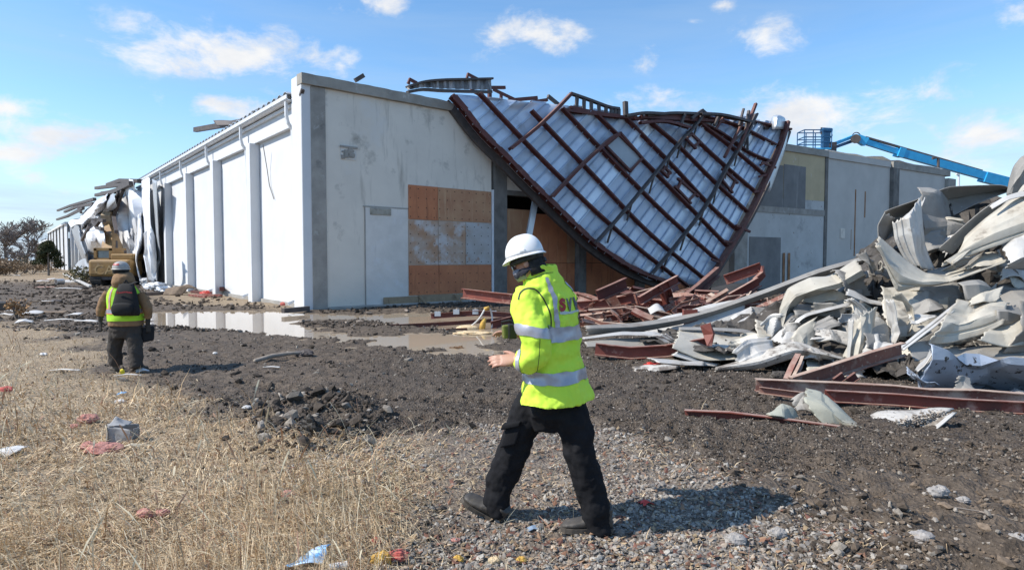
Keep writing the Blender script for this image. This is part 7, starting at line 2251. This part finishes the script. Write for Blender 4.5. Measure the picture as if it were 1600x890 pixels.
# wet grit over the middle ground
x, y, r = sample_px(150000, -300, 1900, 500, 760, 68)
g, st, pool = zones(x, y)
cl = fbm(x * .7, y * .7, 4, 29)
k = (r.random(len(x)) < np.clip(1 - g - st, 0, 1) * (.30 + .75 * ss(.38, .6, cl)) * (1 - .75 * ss(-1.6, -3.0, x))) & (pool < .45) & (y < 24)
x, y = x[k][:52000], y[k][:52000]
n = len(x)
s = (.0035 + .006 * r.random(n) ** 2) * np.clip(.45 + y * .17, .9, 3.2)
oc = np.array([(1, 0, 0), (0, 1, 0), (-1, 0, 0), (0, -1, 0), (0, 0, 1), (0, 0, -1)], float)
q = oc[None] * r.uniform(.6, 1.3, (n, 6, 1)) + r.normal(0, .15, (n, 6, 3))
q = q * s[:, None, None] + np.stack([x, y, ground_z(x, y) + s * .3], 1)[:, None]
of = np.array([(0, 1, 4), (1, 2, 4), (2, 3, 4), (3, 0, 4), (1, 0, 5), (2, 1, 5), (3, 2, 5), (0, 3, 5)])
lite = r.random((n, 1)) < (.20 + .35 * ss(9, 14, y))[:, None]
cols = np.where(lite, np.array([[.20, .17, .138]]), np.array([[.078, .061, .047]])) * r.uniform(.6, 1.4, (n, 1))
o = fastmesh('wet_grit', q.reshape(-1, 3), (np.arange(n)[:, None, None] * 6 + of[None]).reshape(-1, 3), tone_mat('wet_grit_stone', .75), 'stuff', np.repeat(cols, 6, 0))
o['label'] = 'fine wet grit over the churned ground towards the puddle'
# coarse lumps of turned earth farther off
x, y, r = sample_px(36000, -400, 1300, 434, 510, 69)
g, st, pool = zones(x, y)
wall_ = (np.stack([x, y], 1) - np.array([C0.x, C0.y])) @ np.array([n1.x, n1.y])
k = (r.random(len(x)) < (1 - g * .6) * (.15 + .8 * ss(.42, .6, fbm(x * .5, y * .5, 3, 30)))) & (pool < .3) & (y < 60) & ((wall_ > .4) | ((x * n2.x + y * n2.y) > (C0.x * n2.x + C0.y * n2.y) + .4))
x, y = x[k][:12000], y[k][:12000]
n = len(x)
size = (.015 + .06 * r.random(n) ** 2.5) * np.clip(y / 16, .7, 2.2)
cols = np.where(r.random((n, 1)) < .12, np.array([[.24, .20, .165]]), np.array([[.070, .054, .041]])) * r.uniform(.6, 1.4, (n, 1))
rocks('earth_lumps', x, y, ground_z(x, y) + size * .2, size, r.uniform(.4, .8, n), cols, bpy.data.materials['mud_clod'], 70, 'coarse lumps of turned earth out towards the white wall')
# gravel lying in the bent tray of sheet before the beams
r = np.random.default_rng(71); n = 420
tx_ = r.uniform(0, 1, n); px = 1390 + 85 * tx_ + r.normal(0, 4, n); py = 672 - 24 * tx_ + r.normal(0, 5, n) * (1 - .3 * tx_)
pp = np.array([tuple(P(a, b, 6.40 + .06 * c_ + r.normal(0, .012))) for a, b, c_ in zip(px, py, tx_)])
size = r.uniform(.008, .022, n)
pal = np.array([[.36, .31, .26], [.26, .22, .18], [.46, .42, .37]])
rocks('tray_gravel', pp[:, 0], pp[:, 1], pp[:, 2] + .02, size, r.uniform(.5, .9, n), pal[r.choice(3, n)] * r.uniform(.8, 1.15, (n, 1)), bpy.data.materials['ballast_stone'], 72, 'gravel caught in the muddy tray of bent sheet')
# fallen leaves and bark crumbs
x, y, r = sample_px(22000, 350, 1450, 640, 1150, 67)
g, st, pool = zones(x, y)
k = r.random(len(x)) < st * .5 + g * .06
x, y = x[k][:4200], y[k][:4200]
n = len(x); s = r.uniform(.008, .026, (n, 1)); az = r.uniform(0, 6.28, n)
d1_ = np.stack([np.cos(az), np.sin(az), r.uniform(-.5, .5, n)], 1) * s; d2_ = np.stack([-np.sin(az), np.cos(az), r.uniform(-.5, .5, n)], 1) * s * .65
c = np.stack([x, y, ground_z(x, y) + .010], 1)
up_ = np.array([[0, 0, 1.0]]) * s * .5
q = np.stack([c - d1_ + up_ * .5, c - d2_, c + d1_ + up_, c + d2_ + up_ * .3], 1).reshape(-1, 3)
pal = np.array([[.20, .105, .065], [.27, .17, .105], [.34, .25, .15], [.16, .075, .055], [.36, .29, .22]])
cols = np.repeat(pal[r.choice(5, n)] * r.uniform(.7, 1.2, (n, 1)), 4, 0)
o = fastmesh('fallen_leaves', q, np.arange(4 * n).reshape(n, 4), tone_mat('dead_leaf', .8), 'stuff', cols)
o['label'] = 'brown and yellow dead leaves among the ballast stones'

# ------------------------------------------------------------------ litter, piece by piece
PINK = mat('pink_insulation', (.52, .26, .215), (.40, .17, .14), 20, .95, bump=.8, bscale=60, stain=((.38, .14, .11), 9, .58, .72))
FOAMY = mat('yellow_foam', (.62, .40, .09), (.50, .28, .06), 14, .9, bump=.6, bscale=50, stain=((.70, .56, .30), 12, .6, .72))
FOAMR = mat('red_foam', (.42, .07, .06), (.55, .18, .15), 16, .9, bump=.7, bscale=50)
FOAMW = mat('cream_foam', (.68, .55, .36), (.60, .42, .22), 16, .9, bump=.6, bscale=50)
WPLA = mat('white_plastic', (.62, .61, .59), (.50, .48, .45), 5, .5, stain=[((.30, .26, .21), 3, .54, .70), ((.20, .165, .13), 9, .60, .72)])
CARD = mat('brown_board', (.21, .155, .105), (.14, .10, .07), 8, .85, stain=((.15, .11, .08), 7, .6, .74))
GBOX = mat('dirty_grey_board', (.33, .33, .33), (.25, .25, .25), 12, .8, stain=((.14, .125, .11), 12, .58, .70), speck=((.5, .49, .47), 25, .66, .72))
TAN = mat('tan_board', (.52, .45, .33), (.44, .37, .26), 12, .8)
BLUEF = mat('blue_foil', (.05, .34, .72), (.58, .68, .76), 16, .3, metal=.1)
REDPL = mat('red_plastic', (.62, .055, .035), (.48, .04, .03), 9, .5)
YELP = mat('yellow_plastic', (.80, .66, .03), (.70, .55, .02), 9, .4)
WOODG = mat('grey_wood', (.30, .26, .22), (.22, .185, .15), 9, .85, streak=((.14, .11, .085), 14, .58, .7))


def lump(px, py, w, h, m_m, name, lab, cat, seed=0, d=None, rough=.35, group=None):
    """torn, uneven lump lying on the ground; w, h in metres"""
    p = GG(px, py); r = np.random.default_rng(seed); d = d or w * .7
    mb = MB(); nu_, nv_ = 26, 15; rings = []
    o1 = r.uniform(0, 9, 3)
    for i in range(1, nv_):
        t = math.pi * i / nv_; row = []
        for k in range(nu_):
            a = 2 * math.pi * k / nu_
            x_, y_, z_ = math.sin(t) * math.cos(a), math.sin(t) * math.sin(a), -math.cos(t)
            f = 1 + rough * .38 * (abs(fbm(np.array([x_ * 5 + o1[1]]), np.array([y_ * 5 + z_ * 4 + o1[2]]), 2, seed + 9)[0] - .5) * 4 - .5) + rough * 2.6 * (fbm(np.array([x_ * 1.7 + o1[0] + z_]), np.array([y_ * 1.7 + o1[1] - z_]), 4, seed + 3, .65)[0] - .5)
            row.append(Vector((p.x + x_ * w / 2 * f, p.y + y_ * d / 2 * f, p.z + h * .36 + z_ * h * .5 * f)))
        rings.append(row)
    o = obj(name, mb.loft(rings), m_m, smooth=True, sharp=18)
    return tag(o, lab, cat, group)


def flap(px, py, L_, w, ang, m_m, name, lab, cat, seed=0, lift=.03, cr=.25, solid=.004, tilt=.15, group=None, ribs=0):
    """thin piece lying on the ground, ang = heading in the ground plane"""
    p = GG(px, py); a = R(ang)
    u = Vector((math.cos(a), math.sin(a), 0)) * L_ / 2; v = Vector((-math.sin(a), math.cos(a), tilt)) * w / 2
    c = p + Vector((0, 0, lift))
    jr = random.Random(seed + 7); J = lambda: Vector((jr.uniform(-1, 1), jr.uniform(-1, 1), jr.uniform(-.2, .5))) * min(L_ * .12, w * .5)
    rl = [[c - u - v + J(), c - v + J() + Vector((0, 0, lift * .5)), c + u - v + J()], [c - u * .95, c + Vector((0, 0, lift)), c + u * 1.03], [c - u + v + J(), c + v + J() + Vector((0, 0, lift * .4)), c + u + v + J()]]
    o = obj(name, sheet(rl, 18, 10, min(L_, w) * cr, seed, ribs, .01, .03, 7, False, True), m_m, smooth=True, sharp=14, solid=solid)
    return tag(o, lab, cat, group)


# dirty box, open and squashed
p = GG(190, 688)
BX = thing('squashed_box', 'dirty grey box squashed open in the dry grass', 'box', p)
ax, ay = Vector((.115, .03, 0)), Vector((-.03, .10, 0))
b_ = MB(); c = p + Vector((0, 0, .085))
def quadbox(mb, pts, th):
    n_ = (pts[1] - pts[0]).cross(pts[3] - pts[0]).normalized() * th
    mb.add([q + n_ for q in pts] + [q - n_ for q in pts], [(0, 1, 2, 3), (7, 6, 5, 4), (0, 4, 5, 1), (1, 5, 6, 2), (2, 6, 7, 3), (3, 7, 4, 0)])
    return mb
H_ = Vector((0, 0, .09))
def cardside(nm, pts, m_m, sd):
    q = [Vector(p_) for p_ in pts]
    o_ = obj(nm, sheet([[q[0], (q[0] + q[1]) / 2, q[1]], [(q[0] + q[3]) / 2, (q[0] + q[1] + q[2] + q[3]) / 4, (q[1] + q[2]) / 2], [q[3], (q[2] + q[3]) / 2, q[2]]], 12, 10, .030, sd, crease=True), m_m, BX, smooth=True, sharp=16, solid=.005)
cardside('front_side', [c - ax - ay - H_, c + ax - ay - H_, c + ax * 1.12 - ay * 1.15 + H_ * .55, c - ax * .75 - ay * .8 + H_ * .85], GBOX, 301)
cardside('end_side', [c - ax + ay - H_, c - ax - ay * .97 - H_, c - ax * .78 - ay * .8 + H_ * .85, c - ax * 1.2 + ay * .8 + H_ * .7], TAN, 302)
cardside('end_side', [c + ax - ay * .97 - H_, c + ax + ay - H_, c + ax * 1.0 + ay * .6 + H_ * .25, c + ax * 1.1 - ay * 1.1 + H_ * .55], GBOX, 303)
cardside('back_side', [c + ax + ay - H_, c - ax + ay - H_, c - ax * 1.2 + ay + H_ * .7, c + ax + ay * .8 + H_ * .4], GBOX, 304)
cardside('lid_flap', [c - ax * .75 - ay * .8 + H_ * .87, c + ax * .5 - ay * 1.0 + H_ * .72, c + ax * .7 + ay * .5 + H_ * 1.05, c - ax * .5 + ay * .4 + H_ * 1.35], GBOX, 305)

lump(165, 706, .30, .09, PINK, 'insulation_tuft', 'biggest pink insulation clump just below the squashed box', 'insulation', 1)
lump(140, 702, .16, .08, PINK, 'insulation_tuft', 'pink insulation piece at the near side of the biggest clump', 'insulation', 2)
lump(137, 660, .20, .10, PINK, 'insulation_tuft', 'pink insulation tuft up the slope beyond the squashed box', 'insulation', 3)
lump(118, 668, .10, .05, PINK, 'insulation_tuft', 'small pink shred next to the tuft beyond the box', 'insulation', 4)
lump(227, 808, .10, .06, PINK, 'insulation_tuft', 'pale pink tuft low in the grass, nearer one of a close pair', 'insulation', 5)
lump(255, 806, .085, .055, PINK, 'insulation_tuft', 'pale pink tuft low in the grass, farther one of a close pair', 'insulation', 6)
lump(450, 776, .09, .05, PINK, 'insulation_tuft', 'faint pink tuft in the grass before the ballast', 'insulation', 7)
lump(8, 612, .18, .09, FOAMR, 'foam_chunk', 'dark red chunk at the picture edge in the grass', 'foam', 8)
flap(206, 702, .14, .05, 10, TAN, 'board_scrap', 'tan strip of board right of the pink insulation', 'scrap', 9)
flap(10, 708, .30, .14, -25, WPLA, 'plastic_sheet', 'white plastic sheet half hidden in grass at the picture edge', 'plastic sheet', 10, .02, .3)
lump(191, 584, .075, .10, YELP, 'plastic_cup', 'bright yellow crushed cup behind the walking worker\'s heels', 'cup', 11, rough=.2)
flap(200, 589, .42, .03, 4, WPLA, 'plastic_strip', 'thin white strip lying beside the yellow cup', 'strip', 12)
flap(222, 582, .20, .09, 6, WPLA, 'plastic_scrap', 'bluish white scrap by the far worker\'s boot', 'scrap', 13)
flap(190, 618, .09, .06, 20, BLUEF, 'foil_scrap', 'little blue foil scrap in the grass beyond the box', 'scrap', 14)
lump(188, 630, .13, .06, WPLA, 'plastic_scrap', 'white crumpled plastic below the blue foil scrap', 'scrap', 15)
flap(100, 581, .50, .03, 3, WPLA, 'plastic_strip', 'thin white strip in the grass to the far worker\'s left', 'strip', 16)
lump(68, 555, .13, .06, WPLA, 'plastic_scrap', 'white scrap alone on the tan grass far left', 'scrap', 17)
lump(386, 638, .10, .045, WPLA, 'plastic_scrap', 'white crumpled scrap at the edge of the dark mud', 'scrap', 18)
lump(336, 553, .09, .05, WPLA, 'plastic_scrap', 'small pale stone-like scrap on the mud near the puddle', 'scrap', 19)
lump(415, 640, .06, .04, FOAMR, 'foam_chunk', 'little red chunk beside the white scrap on the mud edge', 'foam', 20)
# snack bag, paper roll, foam along the bottom edge
flap(484, 883, .155, .115, 8, BLUEF, 'snack_bag', 'blue and silver crumpled snack bag in the grass', 'snack bag', 21, .035, .5, .002, .5)
p = GG(528, 892)
o = obj('paper_roll', MB().tube([p + Vector((-.05, -.01, .022)), p + Vector((.045, .015, .026))], .021, 14), WPLA, smooth=True, sharp=40)
tag(o, 'short white paper roll beside the blue snack bag', 'paper roll')
lump(596, 880, .10, .075, FOAMY, 'foam_chunk', 'biggest yellow-orange foam chunk near the snack bag', 'foam', 23, rough=.5)
lump(622, 874, .11, .06, FOAMR, 'foam_chunk', 'red foam chunk joined to the big yellow one', 'foam', 24, rough=.5)
lump(588, 850, .05, .05, FOAMR, 'foam_chunk', 'small dark red flake above the big yellow foam', 'foam', 25, .02)
lump(716, 877, .05, .035, FOAMY, 'foam_chunk', 'small yellow foam bit, first of the row on the stones', 'foam', 26, rough=.45)
lump(773, 880, .065, .045, FOAMW, 'foam_chunk', 'cream and orange foam bit in the middle of the stones', 'foam', 27, rough=.45)
lump(815, 878, .05, .035, FOAMY, 'foam_chunk', 'yellow foam bit nearest below the walking worker', 'foam', 28, rough=.45)
lump(712, 845, .055, .02, PINK, 'insulation_tuft', 'flat pink shred on the stones left of the worker\'s heel', 'insulation', 29)
flap(832, 828, .06, .03, 15, mat('blue_grey_plastic', (.20, .27, .36)), 'plastic_scrap', 'blue-grey scrap in the worker\'s shadow between the boots', 'scrap', 30, .01)
flap(1010, 790, .07, .05, 30, REDPL, 'leaf_scrap', 'orange red scrap on the stones right of the boots', 'scrap', 31, .02)
# bare earth on the far side
p = GG(4, 484)
BXR = thing('crate', 'black crate with a red end standing on the mud at the picture edge', 'crate', p)
bevel(obj('crate_body', MB().obox(p + Vector((.05, 0, .14)), Vector((.30, .0, 0)), Vector((0, .2, 0)), Vector((-.05, 0, .15))), PIPING, BXR), .03, 2)
obj('red_end', MB().obox(p + Vector((-.10, -.21, .12)), Vector((.10, 0, 0)), Vector((0, .006, 0)), Vector((0, 0, .08))), REDPL, BXR)
for i, (px, py, L_, w, ang, m_m, lab) in enumerate([
    (8, 494, .55, .16, -8, WPLA, 'pinkish white plastic strip on the mud beside the black crate'), (48, 492, .75, .28, 5, WPLA, 'white flattened bag on the mud next to the weed clump'),
    (38, 505, .40, .2, 15, WPLA, 'smaller white scrap below the flattened bag'), (16, 488, .30, .15, 5, WPLA, 'white scrap tucked behind the flattened bag'),
    (100, 503, 1.15, .05, 0, WPLA, 'long thin white strip reaching to the worker\'s hand'), (137, 505, .95, .12, -28, WPLA, 'curved white edge strip by the worker\'s left hand'),
    (115, 494, .5, .16, -5, WPLA, 'dusty white scrap beyond the long thin strip'), (60, 474, 1.1, .12, 6, CARD, 'brown board lying on the mud beyond the weed'), (72, 473, .5, .16, 0, WPLA, 'pale scrap at the end of the brown board'),
    (86, 472, .45, .2, 8, DARKSTEEL, 'dark scrap at the end of the pale scrap'), (75, 490, 1.5, .14, -14, CARD, 'long brown plank end sloping down over the mud'), (106, 452, 1.8, .12, -4, WPLA, 'white plank lying before the excavator'),
    (72, 450, 1.1, .2, 0, RUSTB, 'reddish plank left of the white plank'), (127, 450, .9, .16, 25, DARKSTEEL, 'dark plank crossing the end of the white plank'), (70, 438, 1.6, .2, -18, RUST, 'dark reddish plank near the grey drum'),
    (66, 440, 1.1, .4, 0, WPLA, 'white crumpled sheet before the grey drum'), (104, 441, 1.2, .5, 5, WPLA, 'white sheet spread right of the grey drum'), (78, 437, .8, .3, 0, WPLA, 'white scrap at the foot of the cedar'),
    (121, 436, .9, .4, 0, WPLA, 'white scrap in the olive bush shade'), (12, 430, .8, .4, 0, WPLA, 'pale speck of sheet far out on the field, nearest the edge'), (26, 431, .7, .3, 0, WPLA, 'pale speck of sheet far out on the field, farther along')]):
    flap(px, py, L_, w, ang, m_m, 'plank' if 'plank' in lab or 'board' in lab else 'sheet_scrap', lab, 'plank' if 'plank' in lab or 'board' in lab else 'scrap', 60 + i, .05, .25, .02)
p = GG(93, 444)
DR = thing('drum', 'grey open-ended drum lying on the far mud under the cedar', 'drum', p)
dm = MB(); a0_, a1_ = p + Vector((-.10, -.2, .20)), p + Vector((.12, .25, .20))
dm.tube([a0_, a1_], .20, 20); obj('drum_body', dm, GALV, DR, smooth=True, sharp=40)
obj('drum_mouth', MB().tube([a0_ - (a1_ - a0_).normalized() * .01, a0_ + (a1_ - a0_).normalized() * .02], .17, 20), DARKSTEEL, DR)
o = obj('pale_pole', MB().bar(GG(100, 437) + Vector((0, 0, .55)), GG(141, 449) + Vector((0, 0, .08)), .16, .12), WPLA); tag(o, 'long pale pole leaning off the drum towards the excavator', 'pole')
# by the side wall
for i, (px, py, w, h, m_m, lab, ro) in enumerate([(245, 452, 1.3, .5, SILVER, 'crumpled silver sheet heaped at the foot of the hanging roofing', .6), (258, 455, 1.0, .35, SILVER, 'smaller silver crumple beside the folded brown board', .6), (232, 447, 1.0, .7, SILVERG, 'grey crumple behind the silver heap', .6)]):
    lump(px, py, w, h, m_m, 'crumpled_sheet', lab, 'crumpled sheet', 90 + i, rough=ro)
p = GG(278, 461)
fb = sheet([[p + Vector((-.75, -.1, .02)), p + Vector((-.65, .1, .40)), p + Vector((-.1, .3, .52))], [p + Vector((-.1, -.3, .02)), p + Vector((.2, -.1, .46)), p + Vector((.35, .3, .55))], [p + Vector((.35, -.2, .02)), p + Vector((.55, .0, .35)), p + Vector((.85, .3, .28))]], 12, 12, .12, 95, crease=True)
o = obj('folded_board', fb, CARD, smooth=True, sharp=20, solid=.02); tag(o, 'brown folded board slumped against the foot of the white wall', 'board')
for i, (a, b, m_m, lab, w) in enumerate([((294, 447), (306, 456), DARKSTEEL, 'dark bar propped beside the folded brown board', .14), ((300, 458), (345, 461), RUST, 'dark red purlin lying along the white wall', .16), ((306, 463), (346, 464), RUSTB, 'lower red purlin lying along the white wall', .12), ((343, 455), (347, 463), RUST, 'stub end of red steel by the wall pilaster', .2), ((296, 463), (322, 466), RUSTB, 'pinkish red strip on the ground by the wall', .10), ((205, 464), (262, 459), DARKSTEEL, 'dark plank lying behind the far worker', .16), ((442, 489), (482, 485), DARKSTEEL, 'dark plank at the puddle edge near the corner', .16)]):
    o = obj('steel_bar', MB().bar(GG(*a) + Vector((0, 0, .08 + (.35 if i == 0 else 0))), GG(*b) + Vector((0, 0, .08 + (.3 if i == 3 else 0))), w, w), m_m); tag(o, lab, 'steel bar')
lump(320, 462, .45, .3, REDPL, 'plastic_scrap', 'bright red scrap among the steel by the white wall', 'scrap', 97, rough=.5)
lump(443, 477, .25, .15, FOAMR, 'foam_chunk', 'small red chunk at the wall foot near the corner', 'foam', 98)
# beside the puddle
p = GG(752, 517)
HZ = thing('hose_tangle', 'white foam and yellow plastic hose tangle at the edge of the muddy water', 'hose', p)
pts = [p + Vector(q) for q in ((-.5, 0, .05), (-.3, .1, .12), (-.05, 0, .35), (.12, .05, .62), (.25, .1, .58), (.30, .1, .30), (.28, .05, .05))]
obj('hose', MB().tube([Vector(q) for q in catmull(pts, 24)], .025, 7), WPLA, HZ, smooth=True)
obj('yellow_sleeve', MB().tube([p + Vector((.02, .02, .05)), p + Vector((.05, .03, .22)), p + Vector((.10, .04, .35))], [.09, .08, .05], 9), FOAMY, HZ, smooth=True)
obj('yellow_cap', MB().tube([p + Vector((.08, .05, .60)), p + Vector((.22, .08, .64))], .05, 8), FOAMY, HZ, smooth=True)
obj('foam_wrap', (lambda mb: ball(mb, p + Vector((-.38, 0, .08)), (.32, 0, 0), (0, .12, 0), (0, 0, .09)))(MB()), FOAMW, HZ, smooth=True)
lump(716, 548, .38, .12, mat('brown_root_clump', (.20, .11, .05), (.12, .065, .03), 30, .95, bump=.9, bscale=60), 'root_clump', 'brown clump of torn grass roots at the near edge of the puddle', 'root clump', 99, rough=.7)
lump(745, 529, .25, .06, DARKSTEEL, 'board_scrap', 'black flat scrap on the gravel before the hose tangle', 'scrap', 100)
lump(735, 523, 1.0, .10, FOAMW, 'foam_scraps', 'pale wet foam spread under the hose tangle', 'foam', 101, .5, .6)
o = obj('branch', MB().tube([GG(398, 566) + Vector((0, 0, .03)), GG(425, 561) + Vector((0, 0, .06)), GG(452, 556) + Vector((0, 0, .05)), GG(488, 553) + Vector((0, 0, .04))], [.035, .045, .04, .015], 7), WOODG, smooth=True); tag(o, 'muddy dead branch lying across the dark earth below the puddle', 'branch')
lump(472, 556, .30, .12, DARKSTEEL, 'mud_lump', 'black muddy root lump at the end of the dead branch', 'mud lump', 102, rough=.7)
flap(424, 575, .28, .03, 3, WPLA, 'plastic_strip', 'thin pale strip below the dead branch', 'strip', 103, .02)
lump(490, 676, .20, .17, mat('black_wet_mud', (.03, .026, .022), (.05, .043, .036), 9, .6, bump=.8, bscale=30), 'mud_lump', 'big black wet mud lump at the grass edge', 'mud lump', 104, rough=.8)
lump(1020, 573, .30, .09, REDPL, 'red_rag', 'bright red rag on the muddy flat scrap', 'rag', 105, rough=.6)
for i, (px, py, w, lab) in enumerate([(1466, 774, .13, 'pale wedge-shaped stone alone on the brown mud'), (1150, 850, .12, 'blue-grey stone in the shade on the ballast'), (1215, 838, .10, 'dark stone by the shaded ballast edge'), (1440, 848, .14, 'mud-covered stone in the brown earth near the corner'), (1590, 846, .10, 'rounded pale stone at the picture edge'), (1505, 785, .08, 'small grey stone beyond the pale wedge'), (1240, 610, .22, 'crusted dirt lump under the leaning red post'), (1215, 592, .25, 'crusted dirt lump beneath the mud-caked sheet'), (1460, 612, .18, 'pale broken lump under the blue-silver sheet'), (1590, 620, .22, 'white rounded lump beside the blue-silver sheet')]):
    lump(px, py, w, w * .6, [mat('single_stone', (.36, .335, .31), (.28, .26, .24), 14, .9, bump=.5, bscale=40)][0] if i < 6 or i > 7 else RUB, 'stone' if i < 6 else 'rubble_lump', lab, 'stone' if i < 6 else 'lump', 110 + i, rough=.34)
for i, (pts, lab) in enumerate([([(1480, 795), (1530, 803), (1590, 818)], 'thin dead stem lying on the brown mud'), ([(1060, 745), (1090, 725), (1108, 700)], 'dry weed stalk standing up from the ballast edge')]):
    zz = [.02, .03, .02] if i == 0 else [.0, .10, .22]
    b0_ = GG(*pts[0])
    o = obj('dry_stem', MB().tube([GG(*q) + Vector((0, 0, .02)) for q in pts] if i == 0 else [b0_, b0_ + Vector((.07, 0, .09)), b0_ + Vector((.12, 0, .2))], [.006, .005, .002], 5), WOODG); tag(o, lab, 'stem')
